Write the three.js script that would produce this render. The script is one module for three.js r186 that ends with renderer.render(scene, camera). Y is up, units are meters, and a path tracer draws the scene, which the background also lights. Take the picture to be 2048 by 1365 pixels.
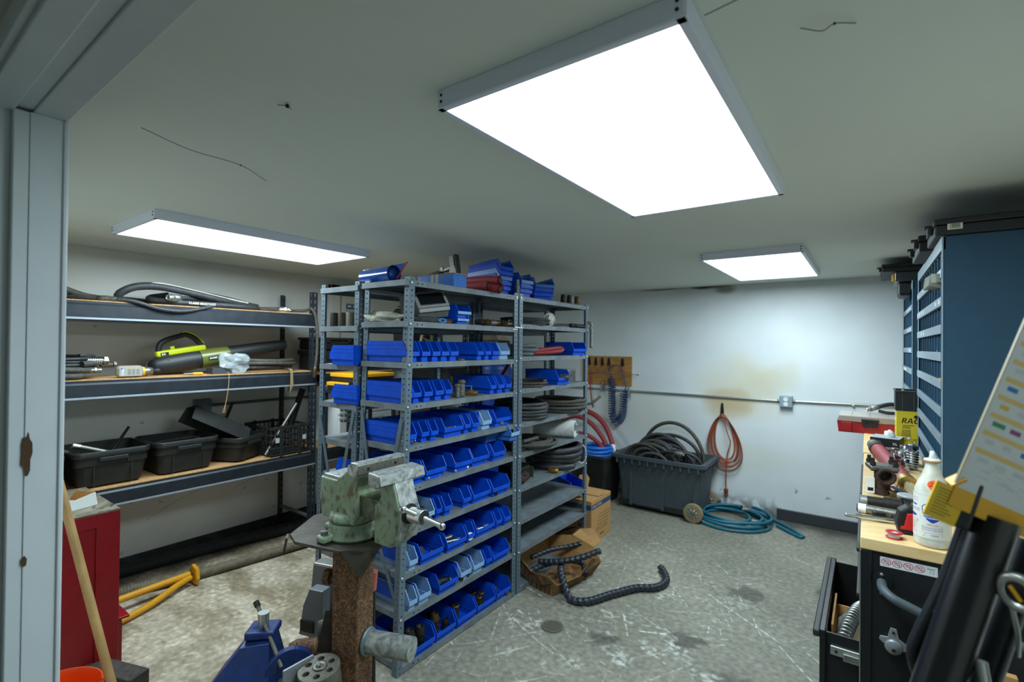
import * as THREE from 'three';
import { RoundedBoxGeometry } from 'three/addons/geometries/RoundedBoxGeometry.js';
import { mergeGeometries, toCreasedNormals } from 'three/addons/utils/BufferGeometryUtils.js';
import { ImprovedNoise } from 'three/addons/math/ImprovedNoise.js';
import { RectAreaLightUniformsLib } from 'three/addons/lights/RectAreaLightUniformsLib.js';
import { FontLoader } from 'three/addons/loaders/FontLoader.js';
import { TextGeometry } from 'three/addons/geometries/TextGeometry.js';

// ---------- camera, light, exposure ----------
// room axes: x runs along the back wall (to the right), y is up, -z is depth into the room; metres
const scene = new THREE.Scene();
scene.background = new THREE.Color(0x15191b);
const camera = new THREE.PerspectiveCamera(69.61, 2048 / 1365, 0.03, 40);
camera.position.set(0, 1.516, 0);
camera.rotation.set(0.0081, 0.6281, 0.0103, 'YXZ');
camera.focus = 1.9; camera.userData.fStop = 2.6;
scene.add(camera);
const renderer = new THREE.WebGLRenderer({ antialias: true });
renderer.toneMapping = THREE.LinearToneMapping;
renderer.toneMappingExposure = 1.3;
renderer.shadowMap.enabled = true;
RectAreaLightUniformsLib.init();
const LIGHT = { intensity: 14.5, color: 0xd8f0fb, glow: 3.0 };

// ---------- helpers ----------
const used = new Map();
function numbered(n) { const k = used.get(n) || 0; used.set(n, k + 1); return k ? n + '_' + String(k).padStart(3, '0') : n; }
function rng(seed) { let s = seed >>> 0; return () => { s = (s + 0x6D2B79F5) >>> 0; let t = Math.imul(s ^ (s >>> 15), 1 | s); t = (t + Math.imul(t ^ (t >>> 7), 61 | t)) ^ t; return ((t ^ (t >>> 14)) >>> 0) / 4294967296; }; }
const V = (b, y, a) => new THREE.Vector3(b, y, -a);           // room coordinates: along, up, depth
const v3 = (x, y, z) => new THREE.Vector3(x, y, z);
function thing(name, label, category, pos = [0, 0, 0], ry = 0, group) {     // pos = [along, up, depth]
  const o = new THREE.Group(); o.name = numbered(name); scene.add(o);
  o.position.set(pos[0], pos[1], -pos[2]); o.rotation.y = ry; o.userData = { label, category };
  if (group) o.userData.group = group;
  return o;
}
function boxUV(g) {                                            // box projection, uv in metres
  if (g.userData.keepUV) return g;
  g = g.index ? g.toNonIndexed() : g;
  const p = g.attributes.position, n = g.attributes.normal, uv = new Float32Array(p.count * 2);
  for (let i = 0; i < p.count; i += 3) {
    let x = 0, y = 0, z = 0;
    for (let k = 0; k < 3; k++) { x += Math.abs(n.getX(i + k)); y += Math.abs(n.getY(i + k)); z += Math.abs(n.getZ(i + k)); }
    for (let k = 0; k < 3; k++) {
      const j = i + k, X = p.getX(j), Y = p.getY(j), Z = p.getZ(j);
      const [u, v] = x >= y && x >= z ? [Z, Y] : y >= z ? [X, Z] : [X, Y];
      uv[2 * j] = u; uv[2 * j + 1] = v;
    }
  }
  g.setAttribute('uv', new THREE.BufferAttribute(uv, 2));
  return g;
}
function mg(list) {
  if (!Array.isArray(list)) return list;
  const gs = list.map((g) => { const h = g.index ? g.toNonIndexed() : g; for (const k of Object.keys(h.attributes)) if (!['position', 'normal', 'uv'].includes(k)) h.deleteAttribute(k); if (!h.attributes.uv) h.setAttribute('uv', new THREE.BufferAttribute(new Float32Array(h.attributes.position.count * 2), 2)); if (!h.attributes.normal) h.computeVertexNormals(); h.morphAttributes = {}; return h; });
  const r = gs.length === 1 ? gs[0] : mergeGeometries(gs, false);
  return r;
}
function mesh(name, geo, mat, parent, opt = {}) {
  let g = mg(geo); if (!opt.uv) g = boxUV(g);
  const m = new THREE.Mesh(g, mat); m.castShadow = m.receiveShadow = true;
  if (parent) { m.name = name; parent.add(m); } else { m.name = numbered(name); scene.add(m); }
  if (opt.label) m.userData.label = opt.label;
  if (opt.category) m.userData.category = opt.category;
  if (opt.group) m.userData.group = opt.group;
  if (opt.kind) m.userData.kind = opt.kind;
  if (opt.pos) m.position.set(opt.pos[0], opt.pos[1], opt.pos[2]);
  if (opt.rot) m.rotation.set(opt.rot[0], opt.rot[1], opt.rot[2]);
  return m;
}
function inst(src, pos, ry = 0, label, group) {                // another copy of a built thing, with its parts
  const o = src.clone(); o.name = numbered(src.name.replace(/_\d{3}$/, '')); scene.add(o);
  o.userData = { ...src.userData }; if (label) o.userData.label = label; if (group) o.userData.group = group;
  o.position.set(pos[0], pos[1], -pos[2]); o.rotation.set(0, ry, 0);
  return o;
}
// geometry (local x, y, z)
const T = (g, x = 0, y = 0, z = 0) => g.translate(x, y, z);
function RX(g, a) { return g.rotateX(a); } function RY(g, a) { return g.rotateY(a); } function RZ(g, a) { return g.rotateZ(a); }
function box(w, h, d, x = 0, y = 0, z = 0, r = 0) {            // centred at x, y, z
  const g = r > 0 ? new RoundedBoxGeometry(w, h, d, 2, Math.min(r, w / 2.01, h / 2.01, d / 2.01)) : new THREE.BoxGeometry(w, h, d);
  return g.translate(x, y, z);
}
function slab(b0, b1, y0, y1, a0, a1, r = 0) { return box(Math.abs(b1 - b0), Math.abs(y1 - y0), Math.abs(a1 - a0), (b0 + b1) / 2, (y0 + y1) / 2, -(a0 + a1) / 2, r); }
function cyl(r0, r1, h, seg = 20, x = 0, y = 0, z = 0, open = false) { return new THREE.CylinderGeometry(r1, r0, h, seg, 1, open).translate(x, y, z); }   // r0 bottom, r1 top
function rod(p, q, r, seg = 10, r1) {                          // cylinder between two points
  const d = q.clone().sub(p), L = d.length(), g = new THREE.CylinderGeometry(r1 ?? r, r, L, seg);
  g.translate(0, L / 2, 0); g.applyQuaternion(new THREE.Quaternion().setFromUnitVectors(v3(0, 1, 0), d.normalize())); return g.translate(p.x, p.y, p.z);
}
function lathe(pts, seg = 28) { return new THREE.LatheGeometry(pts.map(([r, y]) => new THREE.Vector2(Math.max(r, 0), y)), seg); }
function along(g, p, dir) { g.applyQuaternion(new THREE.Quaternion().setFromUnitVectors(v3(0, 1, 0), dir.clone().normalize())); return g.translate(p.x, p.y, p.z); }
function tube(pts, r, n = 60, rad = 8, closed = false, tension = 0.5) { return new THREE.TubeGeometry(new THREE.CatmullRomCurve3(pts, closed, 'catmullrom', tension), n, r, rad, closed); }
function capTube(pts, r, n, rad) { const g = [tube(pts, r, n, rad)]; g.push(new THREE.SphereGeometry(r, rad, 5).translate(pts[0].x, pts[0].y, pts[0].z)); const e = pts[pts.length - 1]; g.push(new THREE.SphereGeometry(r, rad, 5).translate(e.x, e.y, e.z)); return mg(g); }
function ext(pts, depth, bevel = 0, holes = []) {              // polygon in x, y extruded along z, centred in z
  const s = new THREE.Shape(pts.map(([x, y]) => new THREE.Vector2(x, y)));
  for (const h of holes) { const p = new THREE.Path(); if (h.length === 3 && typeof h[0] === 'number') p.absarc(h[0], h[1], h[2], 0, Math.PI * 2, true); else p.setFromPoints(h.map(([x, y]) => new THREE.Vector2(x, y))); s.holes.push(p); }
  const g = new THREE.ExtrudeGeometry(s, { depth: depth - 2 * bevel, bevelEnabled: bevel > 0, bevelThickness: bevel, bevelSize: bevel, bevelSegments: 2, curveSegments: 14 });
  return g.translate(0, 0, -(depth - 2 * bevel) / 2);
}
function hexPrism(r, h, x = 0, y = 0, z = 0) { return toCreasedNormals(new THREE.CylinderGeometry(r, r, h, 6), 0.5).translate(x, y, z); }
const lerp = (a, b, t) => a + (b - a) * t, clamp = (x, a = 0, b = 1) => Math.min(b, Math.max(a, x)), smooth = (a, b, x) => { const t = clamp((x - a) / (b - a)); return t * t * (3 - 2 * t); };

// ---------- procedural textures ----------
const noise = new ImprovedNoise();
function fbm(x, y, z = 0, oct = 4) { let s = 0, a = 0.5, f = 1; for (let i = 0; i < oct; i++) { s += a * noise.noise(x * f, y * f, z + i * 7.3); a *= 0.5; f *= 2.03; } return s; }
function tileFbm(u, v, f, z = 0, oct = 4) {                    // seamless over u, v in 0..1
  const a = u * Math.PI * 2, b = v * Math.PI * 2, k = f / (Math.PI * 2);
  return fbm(Math.cos(a) * k + Math.cos(b) * k * 0.83 + 11, Math.sin(a) * k + 5, z + Math.sin(b) * k, oct);
}
function dataTex(w, h, fn, size, srgb = true) {                // fn(u, v) -> [r, g, b] in 0..1 (sRGB values)
  const d = new Uint8Array(w * h * 4);
  for (let j = 0; j < h; j++) for (let i = 0; i < w; i++) { const c = fn((i + 0.5) / w, (j + 0.5) / h), k = (j * w + i) * 4; d[k] = clamp(c[0]) * 255; d[k + 1] = clamp(c[1]) * 255; d[k + 2] = clamp(c[2]) * 255; d[k + 3] = 255; }
  const t = new THREE.DataTexture(d, w, h, THREE.RGBAFormat); t.wrapS = t.wrapT = THREE.RepeatWrapping; t.magFilter = THREE.LinearFilter; t.minFilter = THREE.LinearMipmapLinearFilter; t.generateMipmaps = true;
  if (srgb) t.colorSpace = THREE.SRGBColorSpace;
  if (size) t.repeat.set(1 / size, 1 / size);
  t.needsUpdate = true; return t;
}
const hex = (h) => [(h >> 16 & 255) / 255, (h >> 8 & 255) / 255, (h & 255) / 255];
const mixc = (a, b, t) => [lerp(a[0], b[0], t), lerp(a[1], b[1], t), lerp(a[2], b[2], t)];
function mottled(base, other, f, size, seed, contrast = 1, oct = 4, n = 256) {
  const A = hex(base), B = hex(other);
  return dataTex(n, n, (u, v) => mixc(A, B, clamp(0.5 + tileFbm(u, v, f, seed, oct) * contrast)), size);
}
function grain(base, other, size, seed, fx = 3, fy = 60, n = 256) {          // wood grain running along u
  const A = hex(base), B = hex(other);
  return dataTex(n, n, (u, v) => { const a = u * Math.PI * 2; const g = fbm(Math.cos(a) * fx * 0.3 + 3, v * fy * 0.35 + Math.sin(a) * fx * 0.3, seed, 4); const s = 0.5 + g * 1.2 + 0.12 * Math.sin(v * 60 + g * 9); return mixc(A, B, clamp(s)); }, size);
}
const std = (color, roughness = 0.6, metalness = 0, extra = {}) => new THREE.MeshStandardMaterial({ color, roughness, metalness, ...extra });
const phys = (color, roughness = 0.6, metalness = 0, extra = {}) => new THREE.MeshPhysicalMaterial({ color, roughness, metalness, ...extra });
const bumpNoise = dataTex(256, 256, (u, v) => { const n = 0.5 + tileFbm(u, v, 24, 3, 4) * 0.9; return [n, n, n]; }, 0.25, false);
function canvasTex(w, h, draw) { const c = document.createElement('canvas'); c.width = w; c.height = h; const g = c.getContext('2d'); draw(g, w, h); const t = new THREE.CanvasTexture(c); t.colorSpace = THREE.SRGBColorSpace; t.anisotropy = 4; return t; }
function printPlane(w, h, tex, extra = {}) { const g = new THREE.PlaneGeometry(w, h); g.userData.keepUV = true; return g; }

// ---------- materials ----------
const M = {};
M.paintTrim = std(0xffffff, 0.45, 0, { map: mottled(0xcfd6d8, 0xc2cbce, 8, 0.8, 2.2, 0.8) });
M.light = std(0xffffff, 0.5); M.lightFrame = std(0xdfe4f2, 0.45);
M.steel = std(0xffffff, 0.42, 0.25, { map: mottled(0x6a7983, 0x5e6c76, 10, 0.6, 4.2, 0.9) });
M.shelfTop = std(0xffffff, 0.5, 0.2, { map: mottled(0x7d868b, 0x62696c, 7, 0.5, 9.1, 1.2) });
M.rackBlack = std(0xffffff, 0.45, 0.25, { map: mottled(0x2a3138, 0x1e242a, 9, 0.5, 1.1, 1.3) });
M.rackLip = std(0x9aa2ac, 0.45, 0.3);
M.chip = std(0xffffff, 0.85, 0, { map: mottled(0xc49a68, 0x9c7345, 40, 0.3, 6.2, 1.6) });
M.maple = std(0xffffff, 0.45, 0, { map: grain(0xe2c694, 0xd0ad74, 0.45, 2.5) });
M.blackSteel = std(0xffffff, 0.38, 0.2, { map: mottled(0x16181b, 0x1d2024, 20, 0.3, 5.2, 1) });
M.blackPlastic = std(0xffffff, 0.55, 0, { map: mottled(0x17191b, 0x25251f, 9, 0.4, 8.2, 1.2) });
M.darkPlastic = std(0xffffff, 0.55, 0, { map: mottled(0x3c464c, 0x465055, 12, 0.5, 8.8, 1.2) });
M.blueBin = phys(0xffffff, 0.42, 0, { map: mottled(0x064fd0, 0x0546b8, 9, 0.3, 3.7, 1), specularIntensity: 0.45 });
M.clearBin = phys(0x9fc6ec, 0.3, 0, { transmission: 0.35, thickness: 0, ior: 1.4 });
M.fadedBin = phys(0x2f63b0, 0.35, 0);
M.rubber = std(0xffffff, 0.55, 0, { map: mottled(0x24262a, 0x37383a, 12, 0.25, 7.7, 1.5) });
M.rubberDusty = std(0xffffff, 0.7, 0, { map: mottled(0x35342f, 0x4c483f, 12, 0.25, 7.1, 1.5) });
M.redHose = std(0xffffff, 0.6, 0, { map: mottled(0x9c3438, 0x8a2e30, 10, 0.3, 5.9, 1.2) });
M.blueHose = std(0x1668c4, 0.45); M.tealHose = std(0xffffff, 0.5, 0, { map: mottled(0x10596e, 0x1a6d80, 10, 0.3, 2.9, 1.2) });
M.navyHose = std(0x123566, 0.4); M.orange = std(0xa8481f, 0.55); M.orangeDirty = std(0xffffff, 0.65, 0, { map: mottled(0x8a4526, 0x5d3828, 6, 0.2, 3.1, 1.4) });
M.chrome = std(0xd4d8d8, 0.22, 1); M.zinc = std(0xb9bcb8, 0.35, 0.9); M.dullMetal = std(0xffffff, 0.45, 0.8, { map: mottled(0x8d8c84, 0x6c6a62, 16, 0.12, 4.9, 1.4) });
M.bronze = std(0xffffff, 0.45, 0.75, { map: mottled(0x6e5c3c, 0x4d3f2a, 16, 0.1, 4.4, 1.4) });
M.brass = std(0xc09c52, 0.32, 0.95); M.darkMetal = std(0xffffff, 0.5, 0.6, { map: mottled(0x3b3833, 0x2a2825, 16, 0.12, 1.4, 1.4) });
M.card = std(0xffffff, 0.85, 0, { map: mottled(0xb98e58, 0xa77d4a, 8, 0.4, 6.6, 1) });
M.cardDirty = std(0xffffff, 0.9, 0, { map: mottled(0x9c7444, 0x5e452a, 7, 0.35, 6.1, 1.8) });
M.white = std(0xe8ebe8, 0.5); M.whiteDirty = std(0xffffff, 0.55, 0, { map: mottled(0xdcdcd2, 0xb9b4a2, 8, 0.25, 3.3, 1.4) });
M.red = phys(0xffffff, 0.35, 0, { map: mottled(0x8c0c18, 0x7d0a14, 10, 0.5, 7.9, 1.1) });
M.yellow = std(0xe0a21a, 0.45);
M.bolt = std(0xd9dcdc, 0.28, 0.9);
M.black = std(0x0b0b0c, 0.6);
M.hole = std(0x050607, 0.9);
// ---------- the setting ----------
const H = 2.10, BL = -3.94, BR = 0.56, AF = 0.30, AB = 4.93, JB = -1.53;
const FN = 1536, scratch = new Float32Array(FN * FN);
{ // rubbed-through scratches in the floor paint: broken straight strokes in a few dragging directions
  const q = rng(515), dirs = [0.35, 0.5, 0.95, 1.9, 2.25, 2.7];
  for (let k = 0; k < 330; k++) {
    const u = q(), cx = u < 0.75 ? -1.0 + (q() + q() + q() - 1.5) * 1.1 : -2.2 + q() * 2.6, ca = u < 0.75 ? 2.2 + (q() + q() + q() - 1.5) * 1.6 : 0.8 + q() * 3.8, an = dirs[Math.floor(q() * 6)] + (q() - 0.5) * 0.35, L = 0.04 + q() * q() * 0.55, w = 0.5 + q() * q() * 1.6, bend = (q() - 0.5) * 0.9, pw = 0.35 + q() * 0.65;
    let x = cx, a = ca, t = an; const n = Math.round(L / 0.0025);
    for (let i = 0; i < n; i++) {
      x += Math.cos(t) * 0.0025; a += Math.sin(t) * 0.0025; t += bend * 0.0025 + (q() - 0.5) * 0.012;
      const I = (x + 4) / 5 * FN, J = (a + 0.1) / 5.2 * FN, v = pw * smooth(-0.25, 0.2, noise.noise(i * 0.09, k * 3.1, 1)), R = Math.ceil(w);
      for (let dj = -R; dj <= R; dj++) for (let di = -R; di <= R; di++) { const ii = Math.round(I) + di, jj = Math.round(J) + dj; if (ii < 0 || jj < 0 || ii >= FN || jj >= FN) continue; const d = Math.hypot(ii - I, jj - J), m = v * smooth(w + 0.6, w - 0.4, d), o = jj * FN + ii; if (m > scratch[o]) scratch[o] = m; }
    }
  }
}
const floorTex = dataTex(1536, 1536, (u, v) => {
  const x = -4.0 + u * 5, a = -0.1 + v * 5.2;                                 // metres
  const n1 = fbm(x * 1.1, a * 1.1, 1, 5), n2 = fbm(x * 6, a * 6, 4, 4), n3 = fbm(x * 34, a * 34, 8, 3);
  let c = mixc(hex(0x908d7e), hex(0x747265), clamp(0.5 + n1 * 1.5 + n2 * 0.7));
  // the aisle on the left is browner and dustier
  const left = smooth(-1.75, -2.5, x + fbm(x * 2, a * 2, 9, 3) * 0.4);
  c = mixc(c, mixc(hex(0xbcb09a), hex(0x8d8068), clamp(0.42 + fbm(x * 3, a * 5.5, 13, 5) * 2.0)), left);
  const damp = smooth(0.1, 0.42, fbm(x * 0.9 + 4, a * 0.9, 21, 4));
  c = mixc(c, hex(0x565a50), damp * 0.55 * (1 - left));
  // pale scuffs: near-straight scratches and rubbed-off patches, strongest in the open floor on the right
  const zone = smooth(0.8, 0.15, Math.hypot((x + 1.0) / 1.25, (a - 2.1) / 2.4)) * (1 - left);
  if (zone > 0.01) {
    const blot = smooth(0.14, 0.3, fbm(x * 4.2, a * 4.2, 60, 5)) * zone + smooth(0.2, 0.34, n2) * zone * 0.8;
    c = mixc(c, hex(0xcfd3cc), clamp(blot * 0.85 * clamp(0.45 + n3 * 2.6)) * 0.85);
  }
  const sc = scratch[Math.min(FN - 1, Math.floor(v * FN)) * FN + Math.min(FN - 1, Math.floor(u * FN))]; c = mixc(c, hex(0xd4d8d2), sc * 0.85 * (1 - left * 0.75));
  // dark oily spots
  for (const [ox, oa, r] of [[-1.1, 2.35, 0.09], [-0.75, 2.6, 0.1], [-0.45, 2.35, 0.16], [-0.6, 3.3, 0.12], [-1.0, 1.9, 0.07], [-0.2, 3.6, 0.08]])
    c = mixc(c, hex(0x3d3c34), 0.6 * smooth(r, r * 0.4, Math.hypot(x - ox, (a - oa)) + fbm(x * 14, a * 14, 2, 3) * r));
  // grime against the walls
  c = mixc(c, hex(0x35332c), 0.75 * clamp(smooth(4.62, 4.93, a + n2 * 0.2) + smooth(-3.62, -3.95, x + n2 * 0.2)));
  c = mixc(c, hex(0xe0d8c6), left * smooth(0.0, 0.45, n3 * 0.7 + n2 * 0.5) * 0.3); c = mixc(c, hex(0x6a5b45), left * smooth(0.16, 0.4, fbm(x * 2.2, a * 9, 77, 4)) * 0.45);
  const f = 1 + n3 * 0.34 + n2 * 0.16; return [c[0] * f, c[1] * f, c[2] * f];
}, 0);
{
  const g = slab(-4.0, 1.0, -0.12, 0, -0.1, 5.1), p = g.attributes.position, uv = g.attributes.uv;
  for (let i = 0; i < p.count; i++) uv.setXY(i, (p.getX(i) + 4) / 5, (-p.getZ(i) + 0.1) / 5.2);
  mesh('floor', g, std(0xffffff, 0.62, 0, { map: floorTex, bumpMap: bumpNoise, bumpScale: 0.0006 }), null, { uv: 1, kind: 'structure' });
  mesh('floor', slab(-2.6, 2.2, -0.12, 0, -1.9, -0.1), std(0x6d7168, 0.7), null, { kind: 'structure' });
}
const wallTex = mottled(0xdfe0d8, 0xd2d2c8, 5, 1.6, 12.4, 1.0, 5, 512);
M.wall = std(0xffffff, 0.55, 0, { map: wallTex });
M.ceiling = std(0xffffff, 0.75, 0, { map: mottled(0xe0e6dd, 0xd8ded5, 4, 2.2, 14.1, 0.8, 5, 512) });
const leftTex = dataTex(1024, 512, (u, v) => {
  const a = AF + u * (AB - AF), y = v * H, n = fbm(a * 3, y * 3, 3, 5);
  let c = mixc(hex(0xe0e1da), hex(0xd0d0c6), clamp(0.5 + n));
  c = mixc(c, hex(0x6d675c), 0.4 * smooth(0.42, 0.52, fbm(a * 11 + y * 2, y * 14, 17, 4) + (y < 0.7 ? 0.12 : 0.04)));
  for (const [sa, sy, L, s] of [[1.45, 0.4, 0.12, 0.35], [1.35, 0.36, 0.1, 0.5], [2.0, 0.45, 0.2, 0.3], [1.75, 0.62, 0.02, 4], [1.1, 1.7, 0.2, 0.2]])
    if (Math.abs(a - sa) < L && Math.abs(y - sy - (a - sa) * s) < 0.004) c = mixc(c, hex(0x9a948a), 0.3);
  return c;
}, 0);
{
  const wl = slab(BL - 0.12, BL, 0, H, 0.1, AB + 0.12), p = wl.attributes.position, uv = wl.attributes.uv;
  for (let i = 0; i < p.count; i++) uv.setXY(i, (-p.getZ(i) - AF) / (AB - AF), p.getY(i) / H);
  mesh('wall_left', wl, std(0xffffff, 0.5, 0, { map: leftTex }), null, { uv: 1, kind: 'structure' });
}
const backTex = dataTex(1536, 768, (u, v) => {
  const x = -4.0 + u * 4.6, y = v * H, n = fbm(x * 2.4, y * 2.4, 5, 5), n2 = fbm(x * 9, y * 9, 15, 4);
  let c = mixc(hex(0xe2e8e9), hex(0xd3d9d9), clamp(0.5 + n * 1.1));
  const st = (cx, cy, rx, ry, col, k) => { const d = Math.hypot((x - cx) / rx, (y - cy) / ry) + n * 0.9; c = mixc(c, hex(col), k * smooth(1, 0.15, d)); };
  st(-0.95, 1.18, 0.5, 0.42, 0xc9bd9a, 0.45); st(-1.05, 1.02, 0.26, 0.12, 0xb09060, 0.4); st(-1.12, 0.92, 0.25, 0.12, 0xb89e70, 0.45); st(-0.7, 1.2, 0.3, 0.2, 0xc4b890, 0.35);
  st(-1.9, 0.8, 0.9, 0.4, 0xc4c0a4, 0.3); st(-0.9, 0.5, 0.6, 0.2, 0xc6c4b0, 0.3);
  // mould under the ceiling and blistered paint low down
  st(-1.33, 2.1, 0.26, 0.035, 0x2b2216, 1.0); st(-1.1, 2.07, 0.12, 0.06, 0x6b5f4a, 0.6); st(-1.6, 2.1, 0.5, 0.02, 0x4b4236, 0.7);
  if (x > -1.35 && x < -0.62) { const d = smooth(0.2, 0.02, y + n2 * 0.16); c = mixc(c, hex(0x4a463a), d * 0.8 * smooth(-0.15, 0.25, n2 + 0.1)); }
  c = mixc(c, hex(0x4f4b40), 0.4 * smooth(0.42, 0.5, n2 + (y < 0.35 ? 0.06 : -0.06)));
  return c;
}, 0);
{
  const g = slab(BL - 0.12, BR + 0.12, 0, H, AB, AB + 0.12), p = g.attributes.position, uv = g.attributes.uv;
  for (let i = 0; i < p.count; i++) uv.setXY(i, (p.getX(i) + 4) / 4.6, p.getY(i) / H);
  mesh('wall_back', g, std(0xffffff, 0.45, 0, { map: backTex }), null, { uv: 1, kind: 'structure' });
}
mesh('wall_right', slab(BR, BR + 0.12, 0, H, AF, AB), M.wall, null, { kind: 'structure' });
mesh('wall_front', [slab(BL, JB - 0.03, 0, H, 0.17, AF), slab(JB - 0.03, 0.45, 2.065, H, 0.17, AF), slab(0.43, BR + 0.12, 0, H, 0.17, AF)], M.wall, null, { kind: 'structure' });
mesh('ceiling', slab(BL - 0.12, 2.2, H, H + 0.12, -1.9, AB + 0.12), M.ceiling, null, { kind: 'structure' });
mesh('wall_hall', [slab(-2.7, -2.6, 0, H, -1.9, 0.17), slab(2.1, 2.2, 0, H, -1.9, 0.17), slab(-2.6, 2.1, 0, H, -2.0, -1.9), slab(BR + 0.1, 2.1, 0, H, 0.16, 0.22)], M.wall, null, { kind: 'structure' });
// door frame: reveal boards, stop and casing of the wide doorway
{
  const f = new THREE.Group(); f.name = 'trim_1'; f.userData = { kind: 'structure' }; scene.add(f);
  mesh('jamb', [slab(JB - 0.03, JB - 0.014, 0, 2.03, 0.165, 0.23, 0.002), slab(JB - 0.028, JB + 0.003, 0, 2.03, 0.2225, 0.252, 0.004), slab(JB - 0.028, JB + 0.005, 0, 2.03, 0.25, 0.308, 0.002), slab(JB - 0.028, JB + 0.009, 0, 2.03, 0.306, 0.317, 0.004)], M.paintTrim, f);
  mesh('jamb', [slab(0.39, 0.43, 0, 2.03, 0.165, 0.315, 0.003)], M.paintTrim, f);
  mesh('head', [slab(JB - 0.03, 0.43, 2.036, 2.066, 0.165, 0.256, 0.002), slab(JB - 0.03, 0.43, 2.03, 2.064, 0.256, 0.315, 0.003), slab(JB - 0.03, 0.43, 2.026, 2.06, 0.177, 0.226, 0.003)], M.paintTrim, f);
  mesh('casing', [slab(JB - 0.09, JB - 0.026, 0, 2.09, 0.3, 0.316, 0.004)], M.paintTrim, f);
  const chip = (y, h, w, a, seed) => { const r = rng(seed), n = 14, pts = []; for (let i = 0; i < n; i++) { const t = i / n * Math.PI * 2, k = 0.75 + r() * 0.5; pts.push([Math.cos(t) * w * k, Math.sin(t) * h * k]); } const g = ext(pts, 0.0012, 0); g.rotateY(Math.PI / 2); return mesh('paint_chip', g, std(0xffffff, 0.95, 0, { map: mottled(0x5d4326, 0x3a2a18, 30, 0.05, 2, 1.5, 3, 64) }), f, { pos: [JB + 0.0055, y, -a], label: 'bare brown wood where paint has chipped off' }); };
  chip(1.262, 0.046, 0.0085, 0.2545, 5); chip(1.02, 0.012, 0.005, 0.253, 8);
}
// ceiling lights: shallow white boxes with a lit panel
const lights = [[-0.526, 1.386, '', 'white boxed ceiling panel light over the open floor, the largest and nearest'], [-2.82, 1.39, '', 'white boxed ceiling panel light above the black hose rack along the wall'], [-0.578, 3.757, '', 'white boxed ceiling panel light by the back wall above the hanging orange cord']];
lights.forEach(([b, a, , label]) => {
  const t = thing('ceiling_light', label, 'ceiling light', [b, H, a], 0, 'boxed ceiling panel lights');
  const w = 0.561, d = 1.15, hh = H - 2.058, k = 0.006;
  for (const s of [-1, 1]) {
    mesh('frame_side', box(k, hh, d, s * (w / 2), -hh / 2, 0, 0.002), M.lightFrame, t);
    mesh('frame_side', box(w, hh, k, 0, -hh / 2, s * (d / 2), 0.002), M.lightFrame, t);
  }
  mesh('bezel', [box(0.014, 0.004, d, -w / 2 + 0.007, -hh + 0.001, 0), box(0.014, 0.004, d, w / 2 - 0.007, -hh + 0.001, 0), box(w, 0.004, 0.014, 0, -hh + 0.001, -d / 2 + 0.007), box(w, 0.004, 0.014, 0, -hh + 0.001, d / 2 - 0.007)], M.lightFrame, t);
  mesh('light_panel', box(w - 0.024, 0.004, d - 0.024, 0, -hh + 0.005, 0), std(0xffffff, 0.4, 0, { emissive: 0xf2f8ff, emissiveIntensity: LIGHT.glow }), t, { label: 'glowing white diffuser' });
  mesh('screw', [-1, 1].flatMap((sx) => [-1, 1].flatMap((sz) => [0.3, 0.65].flatMap((q) => [cyl(0.0035, 0.0035, 0.002, 8).rotateX(Math.PI / 2).translate(sx * (w / 2 - 0.012), -hh * q, sz * (d / 2 + 0.0035))]))), M.hole, t);
  const L = new THREE.RectAreaLight(LIGHT.color, LIGHT.intensity, w - 0.03, d - 0.03);
  L.position.set(0, -hh - 0.004, 0); L.rotation.x = -Math.PI / 2; t.add(L);
});
// black cove base along the left and back walls
mesh('baseboard_left', slab(BL, BL + 0.012, 0, 0.1, 1.0, AB, 0.004), std(0xffffff, 0.6, 0, { map: mottled(0x17191a, 0x3a3a36, 5, 0.5, 3.9, 1.6) }), null, { kind: 'structure' });
mesh('baseboard_back', slab(-0.652, BR, 0, 0.094, AB - 0.02, AB, 0.006), std(0x34373a, 0.55), null, { kind: 'structure' });
mesh('baseboard_back', slab(-3.9, -2.3, 0, 0.094, AB - 0.012, AB, 0.004), std(0x34373a, 0.55), null, { kind: 'structure' });
// conduit and outlet on the back wall
{
  const t = thing('conduit', 'thin galvanized conduit pipe running level along the back wall with outlet box', 'conduit', [0, 1.045, AB]);
  mesh('pipe', [rod(v3(-3.2, 0, 0.013), v3(-0.635, 0, 0.013), 0.0105, 12), rod(v3(-0.53, 0.005, 0.013), v3(0.5, 0.02, 0.013), 0.0105, 12)], M.zinc, t);
  mesh('connector', [rod(v3(-0.655, 0, 0.013), v3(-0.632, 0, 0.013), 0.014, 10), rod(v3(-0.535, 0.004, 0.013), v3(-0.512, 0.004, 0.013), 0.014, 10)], M.dullMetal, t);
  mesh('strap', [[-1.95], [-1.2], [-0.1]].map(([x]) => rod(v3(x - 0.007, 0, 0.013), v3(x + 0.007, 0, 0.013), 0.0125, 10)), M.zinc, t);
  const o = mesh('outlet_box', box(0.1, 0.1, 0.05, -0.583, 0, 0.026, 0.006), std(0x8fa0aa, 0.5, 0.2), t);
  for (const s of [-1, 1]) mesh('socket', [RX(cyl(0.018, 0.018, 0.004, 18), Math.PI / 2).translate(-0.583, s * 0.021, 0.052)], M.white, o);
  mesh('socket_slot', [-1, 1].flatMap((s) => [-1, 1].map((q) => box(0.002, 0.008, 0.002, -0.583 + q * 0.006, s * 0.021 + 0.003, 0.0545))), M.black, o);
}
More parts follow.
